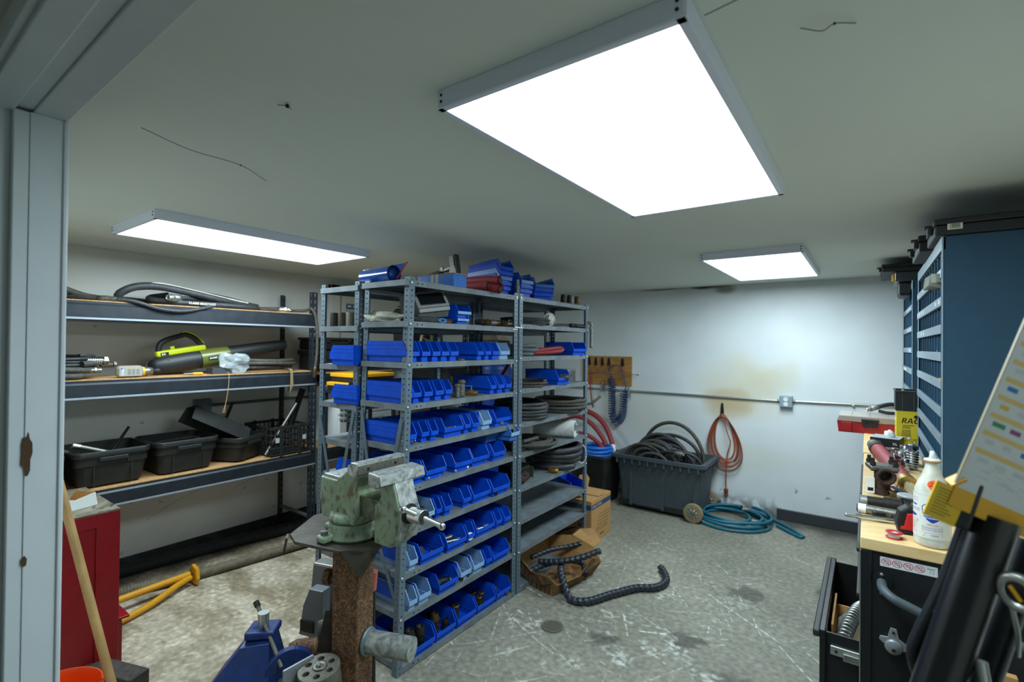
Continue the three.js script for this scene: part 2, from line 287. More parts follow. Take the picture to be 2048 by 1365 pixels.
{ // outlet and conduit on the left wall, behind the rack
  const t = thing('conduit', 'dim conduit with grey outlet box on the side wall behind the black totes', 'conduit', [BL, 1.02, 1.6]);
  mesh('outlet_box', box(0.045, 0.1, 0.11, 0.022, 0.03, 0.03, 0.004), std(0x6d7478, 0.5, 0.2), t);
  mesh('pipe', rod(v3(0.012, 0.03, 0), v3(0.012, 0.03, -2.4), 0.0105, 10), M.dullMetal, t);
}
// ---------- grey steel shelving ----------
const holeTex = (() => { const w = 16, h = 16; const t = dataTex(w, h, (u, v) => { const d = Math.hypot((u - 0.5) * 1.25, v - 0.5); const k = d < 0.155 ? 0 : 1; return [k, k, k]; }, 0, false); return t; })();
M.post = std(0xffffff, 0.42, 0.25, { map: mottled(0x6a7983, 0x60707a, 4, 20, 4.3, 0.9, 4, 128), alphaMap: holeTex, alphaTest: 0.5, side: THREE.DoubleSide });
function flange(w, h, along) {                                  // punched flat strip, holes every 26 mm
  const g = new THREE.PlaneGeometry(w, h), uv = g.attributes.uv;
  for (let i = 0; i < uv.count; i++) uv.setXY(i, uv.getX(i), uv.getY(i) * h / 0.0258);
  if (along === 'z') g.rotateY(Math.PI / 2);
  g.translate(0, h / 2, 0);
  return g;
}
function anglePost(h, sx, sz, w = 0.034) {                      // corner at 0,0; flanges run to -sx*w in x and -sz*w in z
  const g = [];
  for (const t of [0, 0.0016]) { g.push(flange(w, h, 'x').translate(-sx * w / 2, 0, -sz * t)); g.push(flange(w, h, 'z').translate(-sx * t, 0, -sz * w / 2)); }
  return g;
}
const SH = [1.815, 1.622, 1.43, 1.235, 1.04, 0.848, 0.65, 0.455, 0.267, 0.032];
function trayGeo(w, d, lip = 0.027) {                           // w along z, d along x; top face at y = 0
  const t = 0.0016;
  return [box(d, t, w, 0, -t / 2, 0), box(t, lip, w, -d / 2, -lip / 2, 0), box(t, lip, w, d / 2, -lip / 2, 0), box(d, lip, t, 0, -lip / 2, -w / 2), box(d, lip, t, 0, -lip / 2, w / 2),
    box(0.012, t, w, d / 2 - 0.006, -lip, 0), box(0.012, t, w, -d / 2 + 0.006, -lip, 0)];
}
function gussetStrap(p, q, w = 0.022) { const d = q.clone().sub(p), L = d.length(), g = box(0.0022, L, w, 0, L / 2, 0); const up = d.normalize(), xa = v3(0, 0, 1); const za = v3().crossVectors(xa, up).normalize(); const m = new THREE.Matrix4().makeBasis(xa, up, za.negate().multiplyScalar(-1)); return g.applyMatrix4(m).translate(p.x, p.y, p.z); }
const boltGeo = mg([new THREE.SphereGeometry(0.0062, 8, 6).scale(1, 1, 0.6), cyl(0.0075, 0.0075, 0.0015, 8).rotateX(Math.PI / 2)]);
function steelUnit(label, b0, b1, a0, a1, levels, tilt = 0, height = 1.83) {   // b1 is the front face, a0 the near end
  const W = a1 - a0, D = b1 - b0, t = thing('shelving_unit', label, 'shelving', [(b0 + b1) / 2, 0, (a0 + a1) / 2]);
  for (const sx of [-1, 1]) for (const sz of [-1, 1]) {
    const p = mesh('post', anglePost(height, sx, sz), M.post, t, { uv: 1, pos: [sx * D / 2, 0, sz * W / 2] });
    if (tilt && sz > 0) { p.rotation.x = tilt; p.position.z = W / 2 - tilt * 1.0; }
    const bolts = levels.filter((y) => y > 0.06).map((y) => mg([boltGeo.clone().rotateY(Math.PI / 2).translate(sx * 0.003, y - 0.012, -sz * 0.012)]));
    if (bolts.length) mesh('bolt_row', bolts, M.bolt, p);
  }
  levels.forEach((y) => {
    const s = mesh('shelf', trayGeo(W - 0.004, D - 0.004), M.shelfTop, t, { pos: [0, y, 0] });
    mesh('hole_row', [-1, 1].flatMap((q) => [0.075, 0.105].map((k) => RZ(cyl(0.0038, 0.0038, 0.001, 8), Math.PI / 2).translate(D / 2 - 0.001, -0.014, q * (W / 2 - k)))), M.hole, s);
  });
  return t;
}
const A0 = 1.535, A1 = 2.425, FB = -1.72, BK = -2.045;
{
  const u = steelUnit('grey steel shelving unit packed with blue bins, standing nearest the green vise', BK, FB, A0, A1, SH, -0.028);
  const D = FB - BK, W = A1 - A0, strap = (x0, y0, x1, y1, z) => mesh('gusset_strap', gussetStrap(v3(x0, y0, z), v3(x1, y1, z)), M.steel, u);
  const z = W / 2 + 0.004;
  strap(D / 2 - 0.017, 1.165, 0.075, 0.86, z); strap(-D / 2 + 0.017, 1.185, -0.08, 0.86, z);
  strap(D / 2 - 0.017, 0.27, -0.02, 0.6, z); strap(-D / 2 + 0.017, 0.25, 0.02, 0.6, z - 0.9);
}
{
  const u = steelUnit('grey steel shelving unit standing back to back behind the bin shelves', -2.40, -2.075, A0, A1, [1.81, 1.605, 1.405, 1.205, 1.01, 0.82, 0.62, 0.42, 0.23, 0.03], -0.012);
  const z = (A1 - A0) / 2 + 0.004, strap = (x0, y0, x1, y1) => mesh('gusset_strap', gussetStrap(v3(x0, y0, z), v3(x1, y1, z)), M.steel, u);
  strap(0.145, 1.17, 0.06, 0.83); strap(-0.145, 1.13, -0.06, 0.83);
}
steelUnit('grey steel shelving unit holding coiled black hoses, standing at the far end', BK, FB, 2.445, 3.345, [1.815, 1.645, 1.445, 1.245, 1.035, 0.848, 0.64, 0.44, 0.262, 0.032]);
steelUnit('grey steel shelving unit behind the coiled hose shelves, facing the side wall', -2.40, -2.075, 2.445, 3.345, [1.81, 1.62, 1.42, 1.22, 1.02, 0.42, 0.23, 0.03]);
// ---------- plastic shelf bins ----------
const ORD = ['first', 'second', 'third', 'fourth', 'fifth', 'sixth', 'seventh', 'eighth', 'ninth', 'tenth', 'eleventh', 'twelfth'];
const binCache = new Map();
function binGeo(w, L, h) {
  const key = [w, L, h].map((q) => q.toFixed(3)).join();
  if (binCache.has(key)) return binCache.get(key);
  const t = 0.0024, st = h * 0.28, lip = h * 0.5, ins = 0.007, g = [];
  for (const s of [-1, 1]) {
    g.push(ext([[-L / 2, st], [L / 2, st], [L / 2, lip], [L / 2 - h * 0.3, h], [-L / 2, h]], t).translate(0, 0, s * (w / 2 - t / 2)));
    g.push(box(L - 0.014, st + t, t, -0.007, (st + t) / 2, s * (w / 2 - ins - t / 2)), box(L, t, ins + t, 0, st + t / 2, s * (w / 2 - ins / 2 - t / 2)));
    for (const q of [0.63, 0.82]) g.push(box(L * 0.86, 0.0022, 0.0012, -L * 0.06, h * q, s * (w / 2 + 0.0003)));
    for (let k = 0; k < 4; k++) g.push(box(0.002, h * 0.42, 0.0014, L / 2 - h * 0.55 - k * 0.013, h * 0.6, s * (w / 2 - t - 0.0004)));
    g.push(box(0.0032, Math.hypot(h * 0.3, h - lip) + 0.002, 0.0042, 0, 0, 0).rotateZ(Math.atan2(h * 0.3, h - lip)).translate(L / 2 - h * 0.15, (lip + h) / 2, s * (w / 2 - 0.0018)));
  }
  g.push(box(L - 0.014, t, w - 2 * ins, -0.007, t / 2, 0), box(t, h, w, -L / 2 + t / 2, h / 2, 0), box(t, st + t, w - 2 * ins, L / 2 - 0.014, (st + t) / 2, 0), box(0.014, t, w, L / 2 - 0.007, st + t / 2, 0));
  g.push(box(L, 0.003, 0.0042, 0, h, w / 2 - 0.002).translate(-h * 0.15, 0, 0).scale(1 - h * 0.3 / L, 1, 1));
  const body = mg(g), lipG = mg([box(0.004, lip - st, w, L / 2 - 0.001, (lip + st) / 2, 0, 0.0012)]);
  const r = { body: boxUV(body), lip: boxUV(lipG) }; binCache.set(key, r); return r;
}
const scribble = [0, 1, 2].map((k) => canvasTex(128, 64, (g, w, h) => {
  g.fillStyle = '#0a50cc'; g.fillRect(0, 0, w, h); g.strokeStyle = '#081634'; g.lineWidth = 5; const r = rng(70 + k);
  for (let row = 0; row < 2; row++) { g.beginPath(); let x = 16; g.moveTo(x, 20 + row * 24); while (x < 108) { x += 5 + r() * 7; g.lineTo(x, 14 + row * 24 + r() * 15); } g.stroke(); }
}));
const scribbleMat = scribble.map((m) => std(0xffffff, 0.4, 0, { map: m }));
function makeBin(label, w, mat, pos, ry = 0, o = {}) {          // pos: centre of the base; front points to +x when ry = 0
  const L = o.L || 0.285, h = o.h || 0.1, g = binGeo(w, L, h), t = thing(o.name || 'storage_bin', label, 'storage bin', pos, ry, o.group);
  const put = (n, geo, m) => { const q = new THREE.Mesh(geo, m); q.name = n; q.castShadow = q.receiveShadow = true; t.add(q); return q; };
  put('bin_body', g.body, mat); put('front_lip', g.lip, o.lipMat || mat);
  if (o.writing !== undefined) { const q = new THREE.Mesh(new THREE.PlaneGeometry(w * 0.86, h * 0.19).rotateY(Math.PI / 2), scribbleMat[o.writing % 3]); q.name = 'marker_writing'; q.position.set(L / 2 + 0.0013, h * 0.39, 0); q.receiveShadow = true; t.add(q); q.userData.label = 'black marker writing on the front lip'; }
  if (mat === M.clearBin && o.sided) { const q = put('side_wall', new THREE.BoxGeometry(L - 0.03, h * 0.7, 0.0014), M.blueBin); q.position.set(-0.014, h * 0.64, w / 2 + 0.0009); q.userData.label = 'blue outer side'; }
  if (o.tilt) t.rotation.z = o.tilt;
  if (o.order) t.rotation.order = o.order;
  return t;
}
// ---------- pipe and hose fittings ----------
const FIT = {
  coupler: (s, m) => [['sleeve', lathe([[0, 0], [0.013, 0], [0.015, 0.002], [0.015, 0.012], [0.0135, 0.014], [0.0165, 0.017], [0.0165, 0.03], [0.014, 0.032], [0.0165, 0.035], [0.0165, 0.042], [0.0145, 0.045], [0.0145, 0.056], [0.011, 0.056], [0.0105, 0.03], [0, 0.03]], 20), m], ['hex_nut', hexPrism(0.0175, 0.011, 0, 0.0085, 0), m]],
  nipple: (s, m) => [['barrel', lathe([[0.008, 0], [0.0115, 0], [0.0125, 0.002], [0.0125, 0.018], [0.01, 0.02], [0.01, 0.026], [0.013, 0.028], [0.013, 0.046], [0.008, 0.046], [0.008, 0]], 18), m], ['collar', hexPrism(0.0165, 0.009, 0, 0.023, 0), m]],
  socket: (s, m) => [['barrel', lathe([[0.0125, 0.06], [0.0125, 0.012], [0.0, 0.012], [0, 0], [0.0205, 0], [0.0205, 0.006], [0.0175, 0.009], [0.0175, 0.054], [0.0185, 0.056], [0.0185, 0.06], [0.0125, 0.06]], 22), m]],
  ribbed: (s, m) => [['shank', lathe([[0, 0], [0.012, 0], ...Array.from({ length: 7 }, (_, k) => [[0.0125, 0.004 + k * 0.007], [0.0155, 0.006 + k * 0.007], [0.0155, 0.0085 + k * 0.007], [0.0125, 0.0105 + k * 0.007]]).flat(), [0.012, 0.055], [0.009, 0.056], [0.009, 0.072], [0, 0.072]], 18), m], ['hex_nut', hexPrism(0.0168, 0.012, 0, 0.064, 0), m]],
  elbow: (s, m) => [['bend', tube([v3(0, 0, 0), v3(0, 0.018, 0), v3(0.006, 0.03, 0), v3(0.018, 0.036, 0), v3(0.034, 0.036, 0)], 0.0105, 18, 12), m], ['collar', hexPrism(0.0165, 0.013, 0, 0.004, 0), m], ['collar', RZ(hexPrism(0.0165, 0.013), Math.PI / 2).translate(0.032, 0.036, 0), m]],
  disc: (s, m) => [['cap', lathe([[0, 0], [0.021, 0], [0.022, 0.001], [0.022, 0.011], [0.0205, 0.012], [0, 0.012]], 26), m]],
  bigcoupler: (s, m) => [['body', lathe([[0, 0], [0.02, 0], [0.021, 0.008], [0.021, 0.03], [0.0255, 0.034], [0.0255, 0.056], [0.023, 0.059], [0.027, 0.063], [0.027, 0.082], [0.022, 0.085], [0.022, 0.106], [0.017, 0.107], [0.016, 0.09], [0, 0.09]], 24), m], ['hex_nut', hexPrism(0.026, 0.016, 0, 0.018, 0), m]],
  ring: (s, m) => [['ring', new THREE.TorusGeometry(0.019, 0.0055, 10, 26).rotateX(Math.PI / 2).translate(0, 0.0055, 0), m], ['flange', lathe([[0.013, 0.002], [0.024, 0.002], [0.024, 0.006], [0.013, 0.006], [0.013, 0.002]], 24), m]],
};
const fitCache = new Map();
function fitting(kind, mat, s, label, pos, o = {}) {            // o.lie: direction in the horizontal plane; else standing
  const key = kind + mat.uuid, t = thing(o.name || 'pipe_fitting', label, o.cat || 'pipe fitting', pos, 0, o.group);
  if (!fitCache.has(key)) fitCache.set(key, FIT[kind](1, mat).map(([n, g, m]) => [n, boxUV(mg([g])), m]));
  const parts = fitCache.get(key);
  for (const [n, g, m] of parts) { const q = new THREE.Mesh(g, m); q.name = n; q.castShadow = q.receiveShadow = true; t.add(q); }
  t.scale.setScalar(s);
  if (o.lie !== undefined) { t.rotation.set(0, o.lie, -Math.PI / 2 + (o.pitch || 0), 'YXZ'); t.position.y += (o.rad || 0.0168) * s; }
  return t;
}
const SHN = ['', 'top', 'second', 'third', 'fourth', 'fifth', 'sixth', 'seventh', 'eighth', 'ninth', 'bottom'];
const WR = 1, binsA = {
  3: [[1.52, 1.572, 'b', WR], [1.577, 1.64, 'b', WR], [1.647, 1.705, 'b', WR], [1.717, 1.774, 'b', WR], [1.781, 1.839, 'b', WR], [1.841, 1.904, 'b', WR], [2.06, 2.117, 'b'], [2.132, 2.186, 'b'], [2.201, 2.263, 'b'], [2.274, 2.37, 'c']],
  4: [[1.541, 1.596, 'b', WR], [1.602, 1.655, 'b', WR], [1.661, 1.721, 'b', WR], [1.742, 1.803, 'b', WR], [1.813, 1.868, 'b'], [2.18, 2.235, 'b'], [2.248, 2.311, 'b'], [2.317, 2.378, 'b']],
  5: [[1.522, 1.57, 'b'], [1.577, 1.625, 'b'], [1.654, 1.709, 'b'], [1.713, 1.766, 'b'], [1.809, 1.955, 'b'], [1.964, 2.017, 'b'], [2.022, 2.086, 'b'], [2.116, 2.2, 'c'], [2.234, 2.395, 'b']],
  6: [[1.53, 1.678, 'b'], [1.689, 1.835, 'b'], [1.885, 2.029, 'b'], [2.038, 2.182, 'b'], [2.207, 2.329, 'b']],
  7: [[1.555, 1.64, 'c'], [1.652, 1.744, 'c'], [1.748, 1.793, 'b'], [1.8, 1.86, 'b'], [1.95, 2.019, 'b'], [2.029, 2.185, 'b'], [2.192, 2.358, 'b']],
  8: [[1.553, 1.631, 'c'], [1.647, 1.804, 'b'], [1.822, 1.972, 'b'], [1.981, 2.041, 'b'], [2.062, 2.224, 'b'], [2.232, 2.29, 'b'], [2.302, 2.37, 'b']],
  9: [[1.555, 1.63, 'c'], [1.638, 1.721, 'c'], [1.767, 1.91, 'b'], [1.93, 2.019, 'c'], [2.039, 2.13, 'c'], [2.137, 2.193, 'b'], [2.2, 2.361, 'b']],
  10: [[1.59, 1.75, 'b'], [1.757, 1.903, 'b'], [1.909, 2.065, 'b'], [2.076, 2.237, 'b'], [2.243, 2.39, 'b']],
};
const CONT = {};                                               // what lies in which bin: 'shelf.index'
const F = (k, m, s, dx, da, o = {}) => ({ k, m, s, dx, da, ...o });
const small = (n, seed, mats, kinds, w) => { const r = rng(seed), out = []; for (let i = 0; i < n; i++) { const row = i % 3, col = Math.floor(i / 3); out.push(F(kinds[Math.floor(r() * kinds.length)], mats[Math.floor(r() * mats.length)], 0.62 + r() * 0.12, 0.105 - col * 0.048 + (r() - 0.5) * 0.008, (row - 1) * w * 0.29 + (r() - 0.5) * 0.006, { lie: r() * 0.5 - 0.25 + (i % 2 ? Math.PI : 0) })); } return out; };
CONT['5.0'] = ['a chrome plug', [F('coupler', M.zinc, 0.9, 0.1, 0, { lie: 0 })]];
CONT['5.1'] = ['a bright ring coupler', [F('coupler', M.chrome, 1.0, 0.085, 0, { lie: 0.2 })]];
CONT['5.4'] = ['a ribbed steel coupler', [F('ribbed', M.zinc, 1.15, 0.06, 0.0, { lie: 1.3 }), F('coupler', M.dullMetal, 0.9, 0.02, -0.03, { lie: 0.4 })]];
CONT['5.8'] = ['two steel couplers', [F('coupler', M.zinc, 1.0, 0.085, -0.02, { lie: 0.3 }), F('ribbed', M.dullMetal, 0.8, 0.06, 0.04, { lie: 1.2 })]];
CONT['6.0'] = ['big banded couplers', [F('bigcoupler', M.dullMetal, 0.85, 0.07, 0.03, { lie: 1.35, rad: 0.027 }), F('bigcoupler', M.darkMetal, 0.8, -0.0, 0.02, { lie: 1.5, rad: 0.027 })]];
CONT['6.1'] = ['dark nipples', small(8, 11, [M.darkMetal, M.dullMetal], ['nipple', 'elbow', 'coupler'], 0.146)];
CONT['6.2'] = ['steel elbows', small(6, 12, [M.dullMetal, M.zinc], ['elbow', 'nipple'], 0.144)];
CONT['6.3'] = ['small steel adapters', small(7, 13, [M.dullMetal, M.darkMetal], ['nipple', 'elbow'], 0.144)];
CONT['7.1'] = ['a standing bronze socket', [F('socket', M.bronze, 1.0, 0.09, 0.0), F('coupler', M.dullMetal, 0.8, 0.03, 0.0, { lie: 1.2 })]];
CONT['7.2'] = ['a standing dark socket', [F('socket', M.darkMetal, 0.9, 0.07, 0)]];
CONT['7.5'] = ['a grey socket', [F('socket', M.dullMetal, 0.9, 0.02, 0.03)]];
CONT['7.6'] = ['dark steel couplers', small(4, 14, [M.darkMetal, M.dullMetal], ['coupler', 'nipple'], 0.15)];
CONT['8.1'] = ['a long steel elbow', [F('elbow', M.zinc, 1.5, 0.07, -0.01, { lie: 2.6 }), F('coupler', M.darkMetal, 0.9, 0.09, 0.035, { lie: 0.9 }), F('nipple', M.dullMetal, 0.9, 0.0, -0.03, { lie: 0.5 })]];
CONT['8.2'] = ['a shiny ribbed hose end', [F('ribbed', M.chrome, 1.2, 0.075, -0.02, { lie: 1.25 }), F('ribbed', M.zinc, 1.0, 0.03, 0.02, { lie: 1.4 })]];
CONT['8.3'] = ['a pale round cap', [F('disc', M.white, 0.95, 0.128, 0, { lie: 0, rad: 0.03 })]];
CONT['8.4'] = ['chrome quick couplers', [F('coupler', M.chrome, 0.95, 0.085, -0.02, { lie: 1.2 }), F('coupler', M.zinc, 0.9, 0.09, 0.045, { lie: 1.4 }), F('nipple', M.dullMetal, 0.9, 0.03, -0.03, { lie: 1.0 })]];
CONT['9.0'] = ['a standing steel coupler', [F('coupler', M.zinc, 1.15, 0.09, 0.0), F('nipple', M.bronze, 0.9, 0.03, 0, { lie: 1 })]];
CONT['9.2'] = ['black couplers', [F('coupler', M.black, 1.2, 0.07, -0.01, { lie: 1.2 }), F('ribbed', M.zinc, 0.9, 0.09, 0.045, { lie: 1.4 })]];
CONT['9.3'] = ['oily dark couplers', small(5, 15, [M.darkMetal, M.bronze], ['coupler', 'nipple'], 0.089)];
CONT['9.6'] = ['a banded steel ring', [F('ring', M.dullMetal, 1.1, 0.08, -0.04, { lie: 0.5, rad: 0.02 })]];
CONT['10.0'] = ['tall black couplers', [F('bigcoupler', M.darkMetal, 1.08, 0.09, -0.035), F('bigcoupler', M.darkMetal, 0.95, 0.09, 0.035), F('socket', M.bronze, 1.5, -0.02, -0.02)]];
CONT['10.1'] = ['a big bronze coupler', [F('bigcoupler', M.bronze, 0.95, 0.07, -0.01), F('bigcoupler', M.darkMetal, 0.8, 0.01, 0.02), F('coupler', M.darkMetal, 1.1, 0.1, 0.04)]];
CONT['10.2'] = ['one bronze socket', [F('socket', M.bronze, 1.15, 0.06, 0.0), F('nipple', M.darkMetal, 0.9, -0.03, -0.03, { lie: 1 })]];
CONT['10.3'] = ['five standing bronze sockets', [F('socket', M.bronze, 0.95, 0.07, -0.05), F('socket', M.bronze, 0.95, 0.09, -0.005), F('socket', M.bronze, 0.95, 0.07, 0.04), F('socket', M.bronze, 0.95, 0.03, -0.03), F('socket', M.bronze, 0.95, 0.03, 0.015)]];
CONT['10.4'] = ['oily steel couplers', small(8, 16, [M.dullMetal, M.darkMetal], ['coupler', 'elbow', 'nipple'], 0.147)];
const MATW = new Map([[M.zinc, 'bright zinc'], [M.dullMetal, 'dull grey'], [M.darkMetal, 'dark'], [M.bronze, 'bronze brown'], [M.chrome, 'shiny chrome'], [M.black, 'black'], [M.white, 'pale']]), KINDW = { coupler: 'coupler', nipple: 'nipple', socket: 'pipe socket', ribbed: 'ribbed hose end', elbow: 'elbow', disc: 'cap', bigcoupler: 'large coupler', ring: 'flanged ring' };
for (const lv of Object.keys(binsA)) {
  const y = SH[lv - 1], n = binsA[lv].length;
  binsA[lv].forEach(([a0, a1, ty, wr], i) => {
    if (i === 0) a0 = A0 + (lv > 6 ? 0.04 : 0.008); if (i === n - 1) a1 = Math.min(a1, A1 - (lv > 6 ? 0.04 : 0.006));
    const c = CONT[lv + '.' + i], r = rng(lv * 40 + i), mat = ty === 'c' ? M.clearBin : M.blueBin, w = a1 - a0 - 0.004;
    const L = 0.29, off = -0.002 + (r() - 0.5) * 0.012 + (lv > 6 ? 0.012 : 0);
    const name = `${ty === 'c' ? 'pale clear' : 'blue'} plastic bin ${c ? 'with ' + c[1].length + ' fittings' : wr ? 'with marker writing' : ''}, ${ORD[i]} from the vise, ${SHN[lv]} shelf`.replace(' ,', ',').replace('with 1 fittings', 'with one fitting');
    const t = makeBin(name, w, mat, [FB - 0.014 + off - L / 2 + 0.006, y + 0.0006, (a0 + a1) / 2], (r() - 0.5) * 0.03, { L, h: 0.098, sided: true, group: 'small parts bins on the steel shelves', writing: wr ? i : undefined });
    if (c) c[1].forEach((f) => fitting(f.k, f.m, f.s, c[1].length > 1 ? `${MATW.get(f.m) || 'steel'} ${KINDW[f.k]} in the bin of ${c[0]}, ${SHN[lv]} shelf` : `${c[0]} lying in the ${ORD[i]} bin of the ${SHN[lv]} shelf`, [t.position.x + f.dx, y + 0.0035, (a0 + a1) / 2 + f.da], { lie: f.lie, rad: f.rad, group: c[1].length > 1 ? `fittings in the bin of ${c[0]}, ${SHN[lv]} shelf` : undefined }));
  });
}
// the covered bin and the pale bin standing on it at the far end of the sixth shelf
makeBin('faded blue bin stacked askew on top of the sixth shelf bins', 0.095, M.fadedBin, [FB - 0.12, SH[5] + 0.1, 2.372], 0.08, { lipMat: M.clearBin });
makeBin('dusty blue bin lying upside down over the fifth bin of the sixth shelf', 0.118, M.fadedBin, [FB - 0.2, SH[5] + 0.1, 2.262], 0.02, {});
// loose fittings on the fourth shelf
fitting('ribbed', M.dullMetal, 1.0, 'short ribbed steel hose end standing on the fourth shelf beside the bins', [FB - 0.04, SH[3], 1.935]);
fitting('ribbed', M.dullMetal, 1.25, 'taller dull steel coupler standing next to the short ribbed one', [FB - 0.055, SH[3], 1.985]);
{
  const t = thing('ball_valve', 'small brass ball valve with steel handle lying on the fourth shelf', 'valve', [FB - 0.05, SH[3] + 0.016, 2.06], 0.5);
  mesh('valve_body', [RZ(hexPrism(0.016, 0.03), Math.PI / 2), RZ(lathe([[0.008, -0.035], [0.013, -0.035], [0.013, 0.035], [0.008, 0.035]], 16), Math.PI / 2)], M.brass, t);
  mesh('stem', cyl(0.005, 0.004, 0.03, 10, 0, 0.022, 0), M.dullMetal, t); mesh('handle', box(0.04, 0.004, 0.01, -0.014, 0.037, 0, 0.001), M.zinc, t);
}
// bins on the unit behind, facing the side wall (their long sides show at the end of the unit)
[[3, 1.555, 'b'], [3, 1.66, 'b'], [3, 1.765, 'b'], [4, 1.57, 'b'], [4, 1.68, 'b'], [4, 1.79, 'b'], [6, 1.6, 'b'], [6, 1.72, 'b'], [6, 1.84, 'b']].forEach(([lv, a], i) =>
  makeBin(`blue plastic bin, ${ORD[i % 3]} from the end on the ${SHN[lv]} shelf of the rear unit`, 0.095, M.blueBin, [-2.165, [0, 0, 0, 1.405, 1.205, 0, 0.82][lv] + 0.0006, a], Math.PI + (lv === 4 ? 0.06 : 0), { L: 0.2, h: 0.1, group: 'small parts bins on the steel shelves' }));
// ---------- hoses ----------
function coilPoints(R, r, turns, o = {}) {                       // flat-lying coil around y, starting on the floor
  const { per = 1, sq = 1, seed = 1, wob = 0.06, step = 22, lift = 1.75, start = 0 } = o, q = rng(seed), ph = [q() * 6, q() * 6, q() * 6], pts = [];
  const n = Math.round(turns * step);
  for (let i = 0; i <= n; i++) {
    const tt = i / step, k = Math.floor(tt), f = smooth(0, 1, tt - k), lay = lerp(Math.floor(k / per), Math.floor((k + 1) / per), f), ring = lerp(k % per, (k + 1) % per, f);
    const an = tt * Math.PI * 2 + start, w = 1 + wob * Math.sin(an * 0.31 + ph[0]) + wob * 0.6 * Math.sin(an * 0.83 + ph[1]);
    const rr = (R - ring * r * 2.05) * w;
    pts.push(v3(Math.cos(an) * rr, r + lay * r * lift + 0.25 * r * (1 + Math.sin(an * 1.7 + ph[2])) * Math.min(1, lay), Math.sin(an) * rr * sq));
  }
  return pts;
}
function endFitting(p, dir, r, mat, t, name = 'end_fitting') { // crimped ferrule, hex and nose
  const g = [along(lathe([[0, -0.02], [r * 1.18, -0.02], [r * 1.25, 0], [r * 1.25, 0.028], [r * 0.9, 0.03], [0, 0.03]], 14), p, dir), along(hexPrism(r * 1.3, 0.014, 0, 0.036, 0), p, dir), along(lathe([[r * 0.75, 0.04], [r * 0.95, 0.043], [r * 0.95, 0.062], [r * 0.6, 0.064], [r * 0.55, 0.045]], 14), p, dir)];
  return mesh(name, g, mat, t);
}
function hose(label, pts, r, mat, o = {}) {                     // pts in room coordinates unless o.pos
  const t = thing(o.name || 'hose', label, o.cat || 'hose', o.pos || [0, 0, 0], o.ry || 0, o.group);
  mesh('hose_body', tube(pts, r, o.n || Math.max(60, pts.length * 3), o.rad || 9), mat, t);
  const n = pts.length, d0 = pts[0].clone().sub(pts[1]).normalize(), d1 = pts[n - 1].clone().sub(pts[n - 2]).normalize();
  if (o.end0) endFitting(pts[0], d0, r, o.end0, t); else mesh('cut_end', [along(cyl(r * 0.98, r * 0.98, 0.002, 10), pts[0], d0)], M.black, t);
  if (o.end1) endFitting(pts[n - 1], d1, r, o.end1, t); else mesh('cut_end', [along(cyl(r * 0.98, r * 0.98, 0.002, 10), pts[n - 1], d1)], M.black, t);
  return t;
}
// ---------- black boltless rack along the left wall ----------
const tearTex = dataTex(32, 64, (u, v) => { const y = (v - 0.5) * 0.05, x = (u - 0.5) * 0.036; const w = 0.0055 - smooth(-0.014, 0.014, -y) * 0.0035; const k = Math.abs(y) < 0.0145 && Math.abs(x) < w ? 0 : 1; return [k, k, k]; }, 0, false);
M.rackPost = std(0xffffff, 0.45, 0.25, { map: mottled(0x2b333a, 0x20272d, 4, 20, 1.3, 1, 4, 128), alphaMap: tearTex, alphaTest: 0.5, side: THREE.DoubleSide });
function rackPost(h, sx, sz) {
  const w = 0.042, mk = (ax) => { const g = new THREE.PlaneGeometry(w, h), uv = g.attributes.uv; for (let i = 0; i < uv.count; i++) uv.setY(i, uv.getY(i) * h / 0.05); if (ax) g.rotateY(Math.PI / 2); return g.translate(0, h / 2, 0); };
  return [mk(0).translate(-sx * w / 2, 0, 0), mk(1).translate(0, 0, -sz * w / 2), mk(0).translate(-sx * w / 2, 0, -sz * 0.002), mk(1).translate(-sx * 0.002, 0, -sz * w / 2)];
}
function beam(L) {                                             // step beam, runs along z, outer face towards +x
  const g = ext([[0, 0.012], [0.012, 0.012], [0.012, 0.078], [0.004, 0.088], [0.004, 0.1], [-0.03, 0.1], [-0.03, 0.085], [-0.012, 0.085], [-0.012, 0.012]], L, 0.0006);
  return g;
}
const RF = -3.40, RBk = -3.86, RL = { top: 1.63, mid: 1.198, low: 0.594 };
function rack(label, a0, a1, levels, posts, hgt) {
  const t = thing('storage_rack', label, 'rack', [(RF + RBk) / 2, 0, (a0 + a1) / 2]), D = RF - RBk, W = a1 - a0;
  for (const [sx, sz] of posts) mesh('post', rackPost(hgt, sx, 1), M.rackPost, t, { uv: 1, pos: [sx * D / 2, 0, sz > 0 ? W / 2 : -W / 2 + 0.042] });
  for (const y of levels) {
    for (const s of [1, -1]) {
      const b = mesh('beam', s > 0 ? beam(W - 0.01) : RY(beam(W - 0.01), Math.PI), M.rackBlack, t, { pos: [s * (D / 2 - 0.012), y, 0] });
      mesh('beam_lip', box(0.014, 0.012, W - 0.01, s * 0.006, 0.006, 0, 0.002), M.rackLip, b, { label: 'paler grey bottom edge' });
    }
    mesh('shelf_board', box(D - 0.02, 0.016, W - 0.012, 0, y + 0.0985, 0, 0.0015), M.chip, t, { label: 'particle board shelf' });
  }
  return t;
}
{
  const t = rack('black boltless steel rack of hoses and totes along the side wall', 0.31, 2.155, [RL.top, RL.mid, RL.low], [[1, -1], [-1, -1], [1, 1], [-1, 1]], 1.9);
  mesh('tie_rod', rod(v3(-0.2, 0.2, -0.895), v3(0.2, 0.2, -0.895), 0.014, 10), M.dullMetal, t);
}
rack('continuation of the black boltless rack, behind the grey bin shelving', 2.2, 3.9, [RL.mid - 0.02, RL.low], [[1, -1], [-1, -1]], 1.7);
